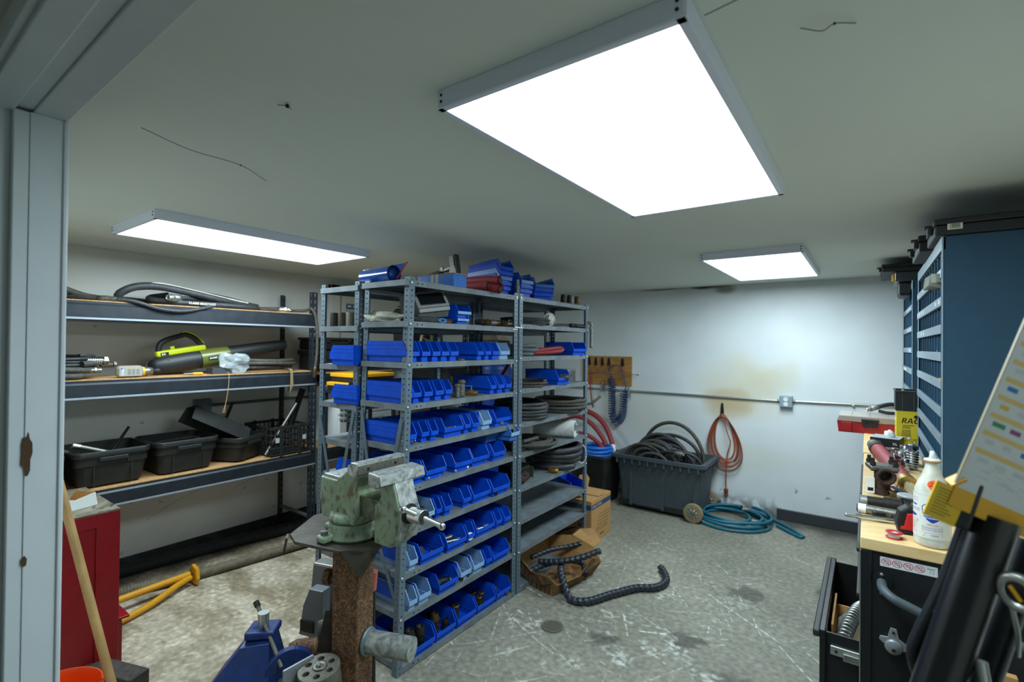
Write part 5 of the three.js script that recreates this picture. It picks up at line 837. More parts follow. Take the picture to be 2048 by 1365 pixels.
{ // orange extension cord on a hook
  const t = thing('cord_hook', 'black hook clip screwed into the back wall holding the orange cord', 'hook', [-1.115, 0.93, AB]); mesh('clip_plate', ext([[-0.014, -0.04], [-0.008, 0.05], [0, 0.06], [0.008, 0.05], [0.014, -0.04], [0.008, -0.055], [-0.008, -0.055]], 0.012, 0.002, [[0, 0.03, 0.006]]).translate(0, 0, 0.008), M.black, t); mesh('hook_arm', tube([v3(0, -0.045, 0.012), v3(0, -0.06, 0.035), v3(0, -0.05, 0.055), v3(0, -0.03, 0.06)], 0.004, 16, 6), M.bronze, t);
  const c = thing('extension_cord', 'worn orange extension cord looped on the wall hook above the teal hose', 'extension cord', [0, 0, 0]), q = rng(9);
  for (let k = 0; k < 6; k++) { const w = 0.1 + k * 0.014 + q() * 0.01, top = 0.885 - k * 0.004, bot = 0.44 - k * 0.018 + q() * 0.03, sk = 0.03 + q() * 0.04, z = AB - 0.02 - k * 0.006, pts = [];
    for (let i = 0; i < 16; i++) { const an = i / 16 * Math.PI * 2, s = Math.sin(an), cc = Math.cos(an); pts.push(V(-1.11 + sk * (1 - cc) * 0.5 + s * w * (0.55 + 0.45 * (1 - cc) / 2) * 1.05, (top + bot) / 2 + cc * (top - bot) / 2, z)); }
    mesh('loop', tube(pts, 0.0058, 90, 7, true), k % 2 ? M.orangeDirty : M.orange, c); }
  mesh('tail', tube([V(-1.1, 0.86, AB - 0.05), V(-1.05, 0.7, AB - 0.06), V(-1.03, 0.63, AB - 0.06), V(-1.06, 0.5, AB - 0.055), V(-1.07, 0.3, AB - 0.05), V(-1.068, 0.2, AB - 0.045)], 0.0056, 50, 7), M.orange, c);
  mesh('plug', [cyl(0.014, 0.02, 0.05, 14, -1.068, 0.17, -(AB - 0.045)), box(0.03, 0.03, 0.026, -1.066, 0.14, -(AB - 0.045), 0.006)], M.orangeDirty, c);
}
{ // grey wheeled tub full of black hose
  const t = thing('hose_cart', 'dark grey plastic tub on wheels filled with black hose by the back wall', 'cart', [-1.545, 0, 4.6], 0.0), w = 0.8, d = 0.5, h = 0.5;
  const g = new THREE.BufferGeometry(), pos = [], idx = [], rings = [[0.7, 0.4, 0.03], [0.78, 0.47, h - 0.03], [0.86, 0.54, h - 0.03], [0.86, 0.54, h], [0.775, 0.465, h], [0.7, 0.4, 0.05]];
  for (const [a, b, y] of rings) { const n = 4, r = 0.035; for (const [sx, sz, st] of [[1, 1, 0], [-1, 1, 1], [-1, -1, 2], [1, -1, 3]]) for (let i = 0; i <= n; i++) { const q = (st + i / n) * Math.PI / 2; pos.push(sx * (a / 2 - r) + Math.cos(q) * r, y, sz * (b / 2 - r) + Math.sin(q) * r); } }
  const n = 20; for (let k = 0; k < rings.length - 1; k++) for (let i = 0; i < n; i++) { const a = k * n + i, b = k * n + (i + 1) % n; idx.push(a, a + n, b, b, a + n, b + n); }
  for (const [k, up] of [[0, 0], [rings.length - 1, 1]]) { const c = pos.length / 3; pos.push(0, rings[k][2], 0); for (let i = 0; i < n; i++) up ? idx.push(k * n + i, c, k * n + (i + 1) % n) : idx.push(k * n + (i + 1) % n, c, k * n + i); }
  g.setAttribute('position', new THREE.Float32BufferAttribute(pos, 3)); g.setIndex(idx); g.computeVertexNormals();
  mesh('tub', toCreasedNormals(g, 0.6), M.darkPlastic, t);
  for (let k = 0; k < 11; k++) mesh('rim_tab', box(0.018, 0.055, 0.03, -0.37 + k * 0.074, h - 0.05, 0.252, 0.004), M.darkPlastic, t);
  for (let k = 0; k < 6; k++) mesh('rim_tab', box(0.03, 0.055, 0.018, 0.412, h - 0.05, -0.2 + k * 0.08, 0.004), M.darkPlastic, t);
  for (const x of [-0.25, 0.05, 0.33]) mesh('wall_rib', box(0.025, 0.42, 0.014, x, 0.245, 0.218, 0.004).rotateX(0), M.darkPlastic, t);
  mesh('wall_panel', box(0.28, 0.36, 0.006, -0.1, 0.23, 0.219, 0.003), M.darkPlastic, t);
  mesh('kick_strip', box(0.7, 0.05, 0.012, -0.02, 0.055, 0.205, 0.004), M.blackPlastic, t);
  for (const z of [0.25, -0.25]) { const wl = mesh('wheel', RX(lathe([[0.045, -0.02], [0.078, -0.02], [0.083, -0.012], [0.083, 0.012], [0.078, 0.02], [0.045, 0.02]], 34), Math.PI / 2).translate(0.33, 0.083, z), std(0xffffff, 0.8, 0, { map: mottled(0x9c8c6c, 0x75674d, 8, 0.1, 3, 1) }), t); mesh('hub', [RX(lathe([[0, -0.017], [0.05, -0.017], [0.05, 0.017], [0, 0.017]], 30), Math.PI / 2).translate(0.33, 0.083, z)], std(0xb2b3aa, 0.5, 0.1), wl); for (let k = 0; k < 8; k++) mesh('spoke', box(0.008, 0.04, 0.006, 0, 0.027, 0.019).rotateZ(k * Math.PI / 4).translate(0.33, 0.083, z), M.dullMetal, wl); mesh('axle_cap', RX(cyl(0.009, 0.009, 0.05, 12), Math.PI / 2).translate(0.33, 0.083, z), M.brass, wl); }
  mesh('axle', RX(cyl(0.008, 0.008, 0.5, 10), Math.PI / 2).translate(0.33, 0.083, 0), M.dullMetal, t);
  // the hoses in it
  const arc = (label, x0, x1, z0, z1, top, r, mat, sk = 0, end) => { const pts = []; for (let i = 0; i <= 14; i++) { const u = i / 14, an = Math.PI * (-0.12 + 1.24 * u); pts.push(v3(lerp(x0, x1, (1 - Math.cos(an)) / 2) + sk * Math.sin(an), 0.42 + Math.sin(an) * (top - 0.42), -(4.6) + lerp(z0, z1, u))); pts[i].x += -1.545; } hose(label, pts, r, mat, { n: 60, rad: 9, end1: end, group: undefined }); };
  arc('tallest arch of black hose rising from the wheeled tub', -0.27, 0.34, -0.14, -0.05, 0.79, 0.017, M.rubberDusty);
  arc('second arch of black hose in the tub, under the tallest arch', -0.2, 0.24, 0.0, 0.05, 0.655, 0.019, M.rubber);
  arc('third arch of black hose in the tub, behind the front loops', -0.16, 0.28, 0.06, 0.02, 0.6, 0.017, M.rubber);
  arc('front arch of black hose leaning to the near side of the tub', -0.33, 0.06, 0.14, 0.16, 0.6, 0.0155, M.rubberDusty, -0.02);
  arc('second front loop of grey-black hose in the tub', -0.27, 0.02, 0.17, 0.13, 0.565, 0.0155, M.rubberDusty);
  arc('low loop of black hose over the front rim of the tub', -0.2, 0.1, 0.19, 0.19, 0.535, 0.015, M.rubberDusty);
  arc('flat loop of black hose lying in the middle of the tub', -0.02, 0.3, 0.13, 0.1, 0.575, 0.015, M.rubber);
  { const q = rng(77); for (let k = 0; k < 7; k++) arc(`black hose loop packed ${['deepest', 'low', 'midway', 'high', 'loosely', 'tightly', 'askew'][k]} in the middle of the tub`, -0.32 + q() * 0.16, 0.14 + q() * 0.2, -0.16 + k * 0.045, -0.12 + k * 0.05, 0.585 + q() * 0.1, 0.0165, k % 2 ? M.rubber : M.rubberDusty, (q() - 0.5) * 0.08); }
  arc('loop of black hose at the wheel end of the tub', 0.08, 0.36, 0.17, 0.06, 0.56, 0.015, M.rubber);
  hose('black hose with bright silver end lying across the tub', [V(-1.68, 0.44, 4.5), V(-1.6, 0.515, 4.46), V(-1.5, 0.556, 4.44), V(-1.42, 0.566, 4.42), V(-1.375, 0.565, 4.41)], 0.015, M.rubber, { n: 40, end1: M.zinc });
  hose('black hose coil filling the bottom of the wheeled tub', coilPoints(0.2, 0.02, 8, { seed: 71, per: 2, sq: 0.75, wob: 0.05 }).map((p) => v3(p.x * 1.35, p.y + 0.3, p.z).add(V(-1.545, 0, 4.6))), 0.02, M.rubber);
}
{ // dark tub with blue hose and tall red hoses behind the far unit
  const t = tote('black plastic tub with blue hose beside the wheeled grey tub', [-2.2, 0, 4.45], Math.PI / 2 * 3, 0.36, 0.36, 0.47, 0.42, 0.46);
  coilAt('bright blue hose coiled in the black tub', -2.2, 0.4, 4.45, 0.16, 0.018, 3.4, M.blueHose, { seed: 73, wob: 0.06 });
  hose('thick red hose arching highest behind the tubs with white end', [V(-2.75, 0.55, 4.75), V(-2.72, 0.72, 4.74), V(-2.55, 0.82, 4.72), V(-2.35, 0.8, 4.7), V(-2.2, 0.7, 4.67), V(-2.1, 0.56, 4.62), V(-2.08, 0.5, 4.6)], 0.026, M.redHose, { n: 70, rad: 12, end1: M.white });
  hose('thick red hose arching just below the highest red hose', [V(-2.8, 0.45, 4.7), V(-2.74, 0.66, 4.68), V(-2.55, 0.76, 4.66), V(-2.36, 0.72, 4.64), V(-2.2, 0.58, 4.62), V(-2.13, 0.46, 4.6)], 0.024, M.redHose, { n: 70, rad: 12 });
  hose('red hose dropping low into the black tub of blue hose', [V(-2.6, 0.5, 4.58), V(-2.45, 0.6, 4.57), V(-2.3, 0.58, 4.56), V(-2.17, 0.5, 4.55), V(-2.08, 0.4, 4.54)], 0.021, M.redHose, { n: 60, rad: 12 });
  const k = thing('equipment_case', 'teal power tool lying under the far shelving unit shelves', 'power tool', [-2.25, 0.0, 3.75], 0.4);
  M.teal = std(0x0f6a74, 0.45); mesh('tool_body', [RX(lathe([[0, -0.16], [0.06, -0.15], [0.085, -0.05], [0.085, 0.1], [0.05, 0.16], [0, 0.17]], 24), -1.2).translate(0, 0.47, 0)], M.teal, k); mesh('tool_handle', tube([v3(0.0, 0.55, -0.1), v3(0.06, 0.6, 0), v3(0.08, 0.55, 0.1), v3(0.06, 0.47, 0.14)], 0.022, 30, 10), M.teal, k); mesh('base', box(0.3, 0.38, 0.3, 0, 0.19, 0, 0.02), M.blackPlastic, k);
}
{ // cardboard carton with blue band
  const w = 0.32, d = 0.36, h = 0.33, t = thing('carton', 'brown cardboard carton with blue band and printed drawing on the floor', 'carton', [-1.86, 0, 3.56], 0.02);
  mesh('carton_body', [box(w, h, d, 0, h / 2, 0, 0.003)], M.card, t);
  const bt = canvasTex(256, 256, (g, W, HH) => { g.fillStyle = '#b08550'; g.fillRect(0, 0, W, HH); g.fillStyle = '#1d3f63'; g.fillRect(0, 22, W, 30); g.fillStyle = '#c9a473'; g.font = 'bold 22px sans-serif'; g.fillText('SHELF BINS', 10, 44); g.strokeStyle = '#4a3a28'; g.lineWidth = 2.5; for (let k = 0; k < 4; k++) { g.beginPath(); g.moveTo(70 + k * 44, 180); g.lineTo(105 + k * 44, 100); g.stroke(); } for (let k = 0; k < 5; k++) { g.beginPath(); g.moveTo(66 + k * 9, 180 - k * 20); g.lineTo(206 + k * 9, 184 - k * 20); g.stroke(); } g.strokeRect(66, 182, 140, 14); g.fillStyle = '#4a3a28'; g.fillRect(110, 222, 50, 8); });
  const bl = canvasTex(128, 128, (g, W, HH) => { g.fillStyle = '#a87d4a'; g.fillRect(0, 0, W, HH); g.fillStyle = '#1d3f63'; g.fillRect(0, 11, W, 15); g.fillStyle = '#4a3a28'; g.fillRect(84, 44, 12, 14); g.fillRect(84, 70, 14, 12); });
  mesh('print', new THREE.PlaneGeometry(d - 0.006, h - 0.006).rotateY(Math.PI / 2).translate(w / 2 + 0.0008, h / 2, 0), std(0xffffff, 0.85, 0, { map: bt }), t, { uv: 1 });
  mesh('print', new THREE.PlaneGeometry(w - 0.006, h - 0.006).translate(0, h / 2, d / 2 + 0.0008), std(0xffffff, 0.85, 0, { map: bl }), t, { uv: 1 });
  mesh('torn_flap', ext([[-0.14, 0], [0.13, 0], [0.15, 0.07], [0.06, 0.1], [-0.03, 0.07], [-0.12, 0.1]], 0.004).rotateX(-1.35).translate(0.02, h + 0.004, 0.03), M.card, t); mesh('torn_flap', ext([[-0.06, 0], [0.06, 0], [0.07, 0.07], [0.03, 0.11], [-0.05, 0.09]], 0.004).rotateY(1.2).rotateX(-0.2).translate(-0.08, h, -0.15), M.card, t);
  makeBin('blue bin lying across the top of the brown carton', 0.13, M.blueBin, [-1.93, h + 0.025, 3.47], -0.55, { L: 0.3, h: 0.1 });
  hose('thin black cable loop standing beside the carton under the shelving', [V(-1.98, 0.02, 3.2), V(-1.86, 0.12, 3.22), V(-1.74, 0.17, 3.24), V(-1.66, 0.14, 3.26), V(-1.63, 0.05, 3.27), V(-1.66, 0.01, 3.26)], 0.007, M.black, { n: 50 });
}
{ // crushed carton with black spiral wrap on the floor
  const t = thing('crushed_carton', 'crushed open cardboard box with black track print, on the floor', 'carton', [-1.69, 0.001, 2.84], -0.08); t.scale.set(0.88, 0.72, 0.82);
  const sheet = (pts, m = M.card, th = 0.004) => { const c = pts.reduce((a, p) => a.add(v3(...p)), v3(0, 0, 0)).multiplyScalar(1 / pts.length), g = new THREE.BufferGeometry(), pos = [], idx = [], n = pts.length; const nn = v3(...pts[1]).sub(v3(...pts[0])).cross(v3(...pts[2]).sub(v3(...pts[0]))).normalize().multiplyScalar(th); pos.push(c.x, c.y, c.z); pts.forEach((p) => pos.push(...p)); pos.push(c.x + nn.x, c.y + nn.y, c.z + nn.z); pts.forEach((p) => pos.push(p[0] + nn.x, p[1] + nn.y, p[2] + nn.z)); for (let i = 0; i < n; i++) { const a = 1 + i, b = 1 + (i + 1) % n; idx.push(0, b, a, n + 1, a + n + 1, b + n + 1, a, b, a + n + 1, b, b + n + 1, a + n + 1); } g.setAttribute('position', new THREE.Float32BufferAttribute(pos, 3)); g.setIndex(idx); const h = g.toNonIndexed(); h.computeVertexNormals(); mesh('box_panel', h, m, t); };
  sheet([[-0.15, 0.003, 0.26], [0.19, 0.003, 0.3], [0.22, 0.003, -0.17], [-0.18, 0.003, -0.2]], M.cardDirty);
  sheet([[-0.17, 0.0, 0.28], [0.2, 0.0, 0.32], [0.24, 0.11, 0.33], [0.17, 0.16, 0.34], [0.02, 0.15, 0.34], [-0.16, 0.24, 0.3]], M.cardDirty);
  sheet([[0.2, 0.0, 0.32], [0.23, 0.0, -0.17], [0.29, 0.13, -0.2], [0.28, 0.2, -0.08], [0.29, 0.12, 0.12], [0.24, 0.11, 0.33]], M.cardDirty);
  sheet([[0.23, 0.0, -0.17], [-0.2, 0.0, -0.2], [-0.22, 0.2, -0.24], [0.0, 0.26, -0.26], [0.2, 0.21, -0.25], [0.29, 0.13, -0.2]], M.card);
  sheet([[-0.2, 0, -0.2], [-0.17, 0, 0.28], [-0.16, 0.24, 0.3], [-0.2, 0.3, 0.1], [-0.22, 0.2, -0.24]], M.card);
  sheet([[0.0, 0.26, -0.26], [0.2, 0.21, -0.25], [0.23, 0.26, -0.32], [0.12, 0.33, -0.36], [0.02, 0.3, -0.34]], M.card);
  M.print2 = std(0x3a2c1c, 0.9);
  const track = tube([v3(-0.14, 0.2, 0.309), v3(-0.08, 0.1, 0.322), v3(0.02, 0.06, 0.332), v3(0.12, 0.07, 0.338), v3(0.19, 0.1, 0.338)], 0.006, 30, 4); mesh('printed_track', track, M.print2, t, { label: 'printed black tread pattern' });
  mesh('printed_tread', Array.from({ length: 9 }, (_, k) => { const u = k / 8, x = lerp(-0.13, 0.18, u), y = 0.2 - 0.14 * Math.sin(u * Math.PI * 0.62); return box(0.012, 0.05, 0.003, x, y - 0.02, 0.316 + u * 0.022).rotateZ(0); }), M.print2, t, { kind: 'stuff' });
  // black spiral wrap
  const spiral = (label, pts, r, n) => { const c = new THREE.CatmullRomCurve3(pts), s = thing('spiral_wrap', label, 'spiral wrap', [0, 0, 0]), L = c.getLength(), k = Math.round(L / 0.034); const R = n * 4, g = new THREE.TubeGeometry(c, k * 6, r, 14), p = g.attributes.position, nn = g.attributes.normal; for (let i = 0; i <= k * 6; i++) for (let j = 0; j <= 14; j++) { const q = i * 15 + j, ph = ((i / 6) + j / 14) % 1, d = ph < 0.2 ? -0.38 * r : 0; p.setXYZ(q, p.getX(q) + nn.getX(q) * d, p.getY(q) + nn.getY(q) * d, p.getZ(q) + nn.getZ(q) * d); } g.computeVertexNormals(); mesh('wrap_body', g, std(0x2a3038, 0.38), s); mesh('open_end', along(cyl(r * 0.8, r * 0.8, 0.002, 12), pts[pts.length - 1], pts[pts.length - 1].clone().sub(pts[pts.length - 2])), M.black, s); };
  spiral('long black spiral wrap snaking out of the crushed carton across the floor', [V(-1.63, 0.07, 2.82), V(-1.55, 0.1, 2.68), V(-1.48, 0.07, 2.6), V(-1.41, 0.026, 2.555), V(-1.33, 0.024, 2.585), V(-1.24, 0.024, 2.76), V(-1.15, 0.024, 2.92), V(-1.06, 0.024, 3.0), V(-1.035, 0.024, 3.12), V(-1.09, 0.024, 3.24), V(-1.13, 0.024, 3.29)], 0.022, 1);
  spiral('short black spiral wrap piece resting against the crushed carton rim', [V(-1.74, 0.1, 2.72), V(-1.6, 0.13, 2.74), V(-1.48, 0.16, 2.82), V(-1.4, 0.19, 2.92)], 0.02, 1);
  spiral('black spiral wrap piece lying at the back inside the crushed carton', [V(-1.8, 0.11, 2.72), V(-1.74, 0.13, 2.85), V(-1.67, 0.13, 2.98), V(-1.6, 0.15, 3.04)], 0.016, 1);
  spiral('bent black spiral wrap piece in the middle of the crushed carton', [V(-1.76, 0.06, 2.62), V(-1.7, 0.085, 2.74), V(-1.62, 0.09, 2.86), V(-1.52, 0.085, 2.9), V(-1.45, 0.06, 2.82)], 0.019, 1);
}
{ // teal hose on the floor
  const c = v3(-0.98, 0, -4.63), pts = coilPoints(0.24, 0.0125, 5.4, { seed: 81, per: 2, wob: 0.24, sq: 1.05, start: 2.4 }).map((p) => v3(p.x * 1.15, p.y, p.z).add(c));
  const e = pts[pts.length - 1]; pts.push(v3(-0.95, 0.06, -4.84), v3(-0.8, 0.045, -4.86), v3(-0.62, 0.016, -4.78), v3(-0.5, 0.013, -4.66), v3(-0.43, 0.013, -4.56), v3(-0.41, 0.013, -4.53), v3(-0.425, 0.013, -4.51), v3(-0.5, 0.013, -4.57), v3(-0.62, 0.013, -4.69));
  hose('teal rubber hose lying in loose loops on the floor by the back wall', pts, 0.0125, M.tealHose, { n: 260, rad: 9 });
  [[-0.9, 0.07, 4.72, 0.6], [-0.8, 0.03, 4.58, 0.2]].forEach(([b, y, a, q], i) => fitting('ribbed', M.zinc, 0.9, i ? 'silver hose coupling lower down on the teal hose coil' : 'silver hose coupling on top of the teal hose coil', [b, y, a], { lie: q }));
}
{ // floor drain
  const t = thing('floor_drain', 'round iron floor drain grate set in the concrete', 'drain', [-1.37, 0.0, 2.285]);
  mesh('grate', [ext(Array.from({ length: 40 }, (_, i) => [Math.cos(i / 40 * 6.2832) * 0.058, Math.sin(i / 40 * 6.2832) * 0.058]), 0.004, 0.0005, (() => { const h = []; for (let i = -5; i <= 5; i++) for (let j = -5; j <= 5; j++) if (Math.hypot(i, j) * 0.0092 < 0.049) h.push([[i * 0.0092 - 0.003, j * 0.0092 - 0.003], [i * 0.0092 - 0.003, j * 0.0092 + 0.003], [i * 0.0092 + 0.003, j * 0.0092 + 0.003], [i * 0.0092 + 0.003, j * 0.0092 - 0.003]]); return h; })()).rotateX(-Math.PI / 2).translate(0, 0.004, 0)], std(0x6a675a, 0.6, 0.3), t); mesh('dark_sump', cyl(0.056, 0.056, 0.001, 30, 0, 0.001, 0), M.black, t); mesh('collar', new THREE.TorusGeometry(0.061, 0.004, 6, 40).rotateX(Math.PI / 2).scale(1, 0.5, 1), std(0x77756a, 0.7), t);
}
// cobwebs under the ceiling
[['long cobweb strand trailing from the large ceiling light', [[-0.22, 2.06, 0.83], [-0.14, 2.075, 0.84], [-0.06, 2.085, 0.86], [0.0, 2.095, 0.86]]], ['tangled cobweb with a dark speck beside the large ceiling light', [[-0.1, 2.085, 1.0], [-0.07, 2.09, 1.04], [-0.05, 2.085, 1.02], [-0.02, 2.096, 1.06]]], ['cobweb strands by the top of the door frame', [[-1.5, 2.06, 0.45], [-1.6, 2.075, 0.6], [-1.62, 2.08, 0.75], [-1.75, 2.095, 0.9]]], ['small dark cobweb speck on the ceiling near the doorway', [[-1.16, 2.092, 0.62], [-1.15, 2.094, 0.64], [-1.16, 2.095, 0.655]]]].forEach(([l, p], i) => { const t = thing('cobweb', l, 'cobweb', [0, 0, 0]); mesh('strand', tube(p.map((q) => V(...q)), 0.0009, 30, 5), std(0x3c3a36, 0.9), t); const q = p[Math.floor(p.length / 2)]; mesh('dust_clump', new THREE.IcosahedronGeometry(i === 3 ? 0.005 : 0.0025, 1).translate(q[0], q[1], -q[2]), std(0x1a1816, 0.9), t); });
// ---------- steel stand with the green vise ----------
M.rust = std(0xffffff, 0.75, 0.35, { map: dataTex(256, 256, (u, v) => { const n = tileFbm(u, v, 10, 2, 5), m = tileFbm(u, v, 40, 6, 3); let c = mixc(hex(0x7d5a40), hex(0x4a382c), clamp(0.5 + n * 1.5)); return mixc(c, hex(0xb98a5c), smooth(-0.02, 0.3, m) * 0.75); }, 0.22) });
M.rustDark = std(0xffffff, 0.6, 0.5, { map: mottled(0x43352b, 0x2c2622, 9, 0.25, 7.2, 1.3) });
M.plateSteel = std(0xffffff, 0.5, 0.55, { map: mottled(0x5c564c, 0x443f38, 8, 0.25, 5.2, 1.3) });
M.viseGreen = std(0xffffff, 0.5, 0.05, { map: dataTex(256, 256, (u, v) => { const n = tileFbm(u, v, 6, 12, 5), m = tileFbm(u, v, 14, 16, 4); let c = mixc(hex(0x9aab8f), hex(0x82957a), clamp(0.5 + n * 1.4)); c = mixc(c, hex(0x57503f), smooth(0.02, 0.4, m) * 0.75); return mixc(c, hex(0x6d5436), smooth(0.16, 0.4, n) * 0.7); }, 0.3) });
M.castBare = std(0xffffff, 0.42, 0.65, { map: mottled(0xc3c8c4, 0x7d807a, 10, 0.16, 6.4, 1.3) });
{
  const t = thing('vise_stand', 'rusty square steel post with bent plate top carrying the green vise', 'stand', [-1.507, 0, 1.112]);
  const W = 0.106, D = 0.106, ROT = 0.35, H0 = 0.785;
  mesh('column', [box(W, H0, D, 0, H0 / 2, 0, 0.008).rotateY(ROT)], M.rust, t);
  mesh('base_plate', box(0.3, 0.016, 0.3, 0, 0.008, 0, 0.003), M.rustDark, t);
  // bent plate with folded corners
  const P = [[-1.75, 1.01], [-1.86, 1.175], [-1.84, 1.33], [-1.68, 1.42], [-1.46, 1.34], [-1.40, 1.15], [-1.425, 1.08], [-1.475, 1.03], [-1.67, 0.982]].map(([b, a]) => [b + 1.507, a - 1.112]);
  const pl = mesh('top_plate', ext(P, 0.012, 0.002).rotateX(-Math.PI / 2).translate(0, 0.794, 0), M.plateSteel, t);
  const fold = (p, q, k) => { const g = new THREE.BufferGeometry(), m = [(p[0] + q[0]) / 2, 0, (p[2] + q[2]) / 2], n = v3(q[0] - p[0], 0, q[2] - p[2]).cross(v3(0, 1, 0)).normalize(), tip = v3(m[0], p[1] - k, m[2]).add(n.clone().multiplyScalar(0.012)), o = n.clone().multiplyScalar(0.008); const a = v3(...p), b = v3(...q), A2 = a.clone().add(o), B2 = b.clone().add(o), T2 = tip.clone().add(o), f = (...x) => x.flatMap((w) => [w.x, w.y, w.z]); g.setAttribute('position', new THREE.Float32BufferAttribute(f(a, b, tip, A2, T2, B2, a, A2, B2, a, B2, b, b, B2, T2, b, T2, tip, tip, T2, A2, tip, A2, a), 3)); g.computeVertexNormals(); return g; };
  mesh('folded_corner', fold([P[7][0], 0.799, -P[7][1]], [P[5][0], 0.799, -P[5][1]], 0.1), M.plateSteel, t);
  mesh('folded_corner', fold([P[0][0] - 0.01, 0.798, -P[0][1]], [P[8][0] - 0.05, 0.798, -P[8][1] + 0.0], 0.07), M.plateSteel, t);
  // clamp bolt on the far side, pipe stub and arm
  const bo = mesh('clamp_bolt', [rod(v3(-0.047, 0.655, 0.016), v3(-0.094, 0.655, 0.032), 0.013, 14)], M.rust, t); mesh('bolt_head', RZ(hexPrism(0.028, 0.026), Math.PI / 2).rotateY(ROT).translate(-0.1, 0.655, 0.034), M.rust, bo);
  const pp = mesh('pipe_stub', rod(v3(W / 2 - 0.012, 0.445, -0.02), v3(W / 2 + 0.165, 0.445, -0.088), 0.04, 30), M.castBare, t, { label: 'bright cut steel pipe welded to the post' });
  mesh('weld_bead', new THREE.TorusGeometry(0.041, 0.008, 8, 26).rotateY(Math.PI / 2 + ROT).translate(W / 2 + 0.003, 0.446, -0.024), std(0x6d7a80, 0.5, 0.6), pp);
  mesh('arm', rod(v3(-0.02, 0.42, 0.01), v3(-0.2, 0.385, 0.11), 0.042, 4), M.rust, t, { label: 'square tube arm to the blue vise' });
  mesh('arm_sleeve', [rod(v3(-0.06, 0.46, 0.0), v3(-0.125, 0.447, 0.035), 0.058, 4)], M.plateSteel, t);
  mesh('gusset', ext([[-0.05, -0.1], [0.05, -0.1], [0.05, 0.09], [-0.01, 0.09]], 0.012, 0.002).rotateY(0.5).translate(-W / 2 - 0.005, 0.46, 0.06), M.rustDark, t);
  mesh('bracket_ring', new THREE.TorusGeometry(0.04, 0.008, 8, 24, Math.PI).translate(-0.15, 0.47, -0.05), M.black, t);
  // pin plate (round plate with six holes)
  const holes = [[0, 0, 0.008]]; for (let k = 0; k < 6; k++) holes.push([Math.cos(k * 1.0472 + 0.3) * 0.043, Math.sin(k * 1.0472 + 0.3) * 0.043, 0.0125]);
  const ds = mesh('indexing_plate', [ext(Array.from({ length: 36 }, (_, i) => [Math.cos(i / 36 * 6.2832) * 0.066, Math.sin(i / 36 * 6.2832) * 0.066]), 0.07, 0.002, holes).rotateX(-Math.PI / 2 + 0.12).translate(0.008, 0.385, 0.135)], std(0xffffff, 0.55, 0.5, { map: mottled(0x7a776c, 0x5e5b52, 14, 0.12, 8.9, 1.2) }), t, { label: 'round grey plate drilled with six holes' });
  mesh('centre_boss', lathe([[0.008, 0], [0.024, 0], [0.022, 0.006], [0.01, 0.004], [0.008, 0]], 24).rotateX(0.12).translate(0.008, 0.42, 0.135), M.dullMetal, ds);
  mesh('side_plate', box(0.008, 0.1, 0.11, -0.055, 0.38, 0.175, 0.002).rotateY(0), std(0x9fa5a8, 0.4, 0.5), t);
}
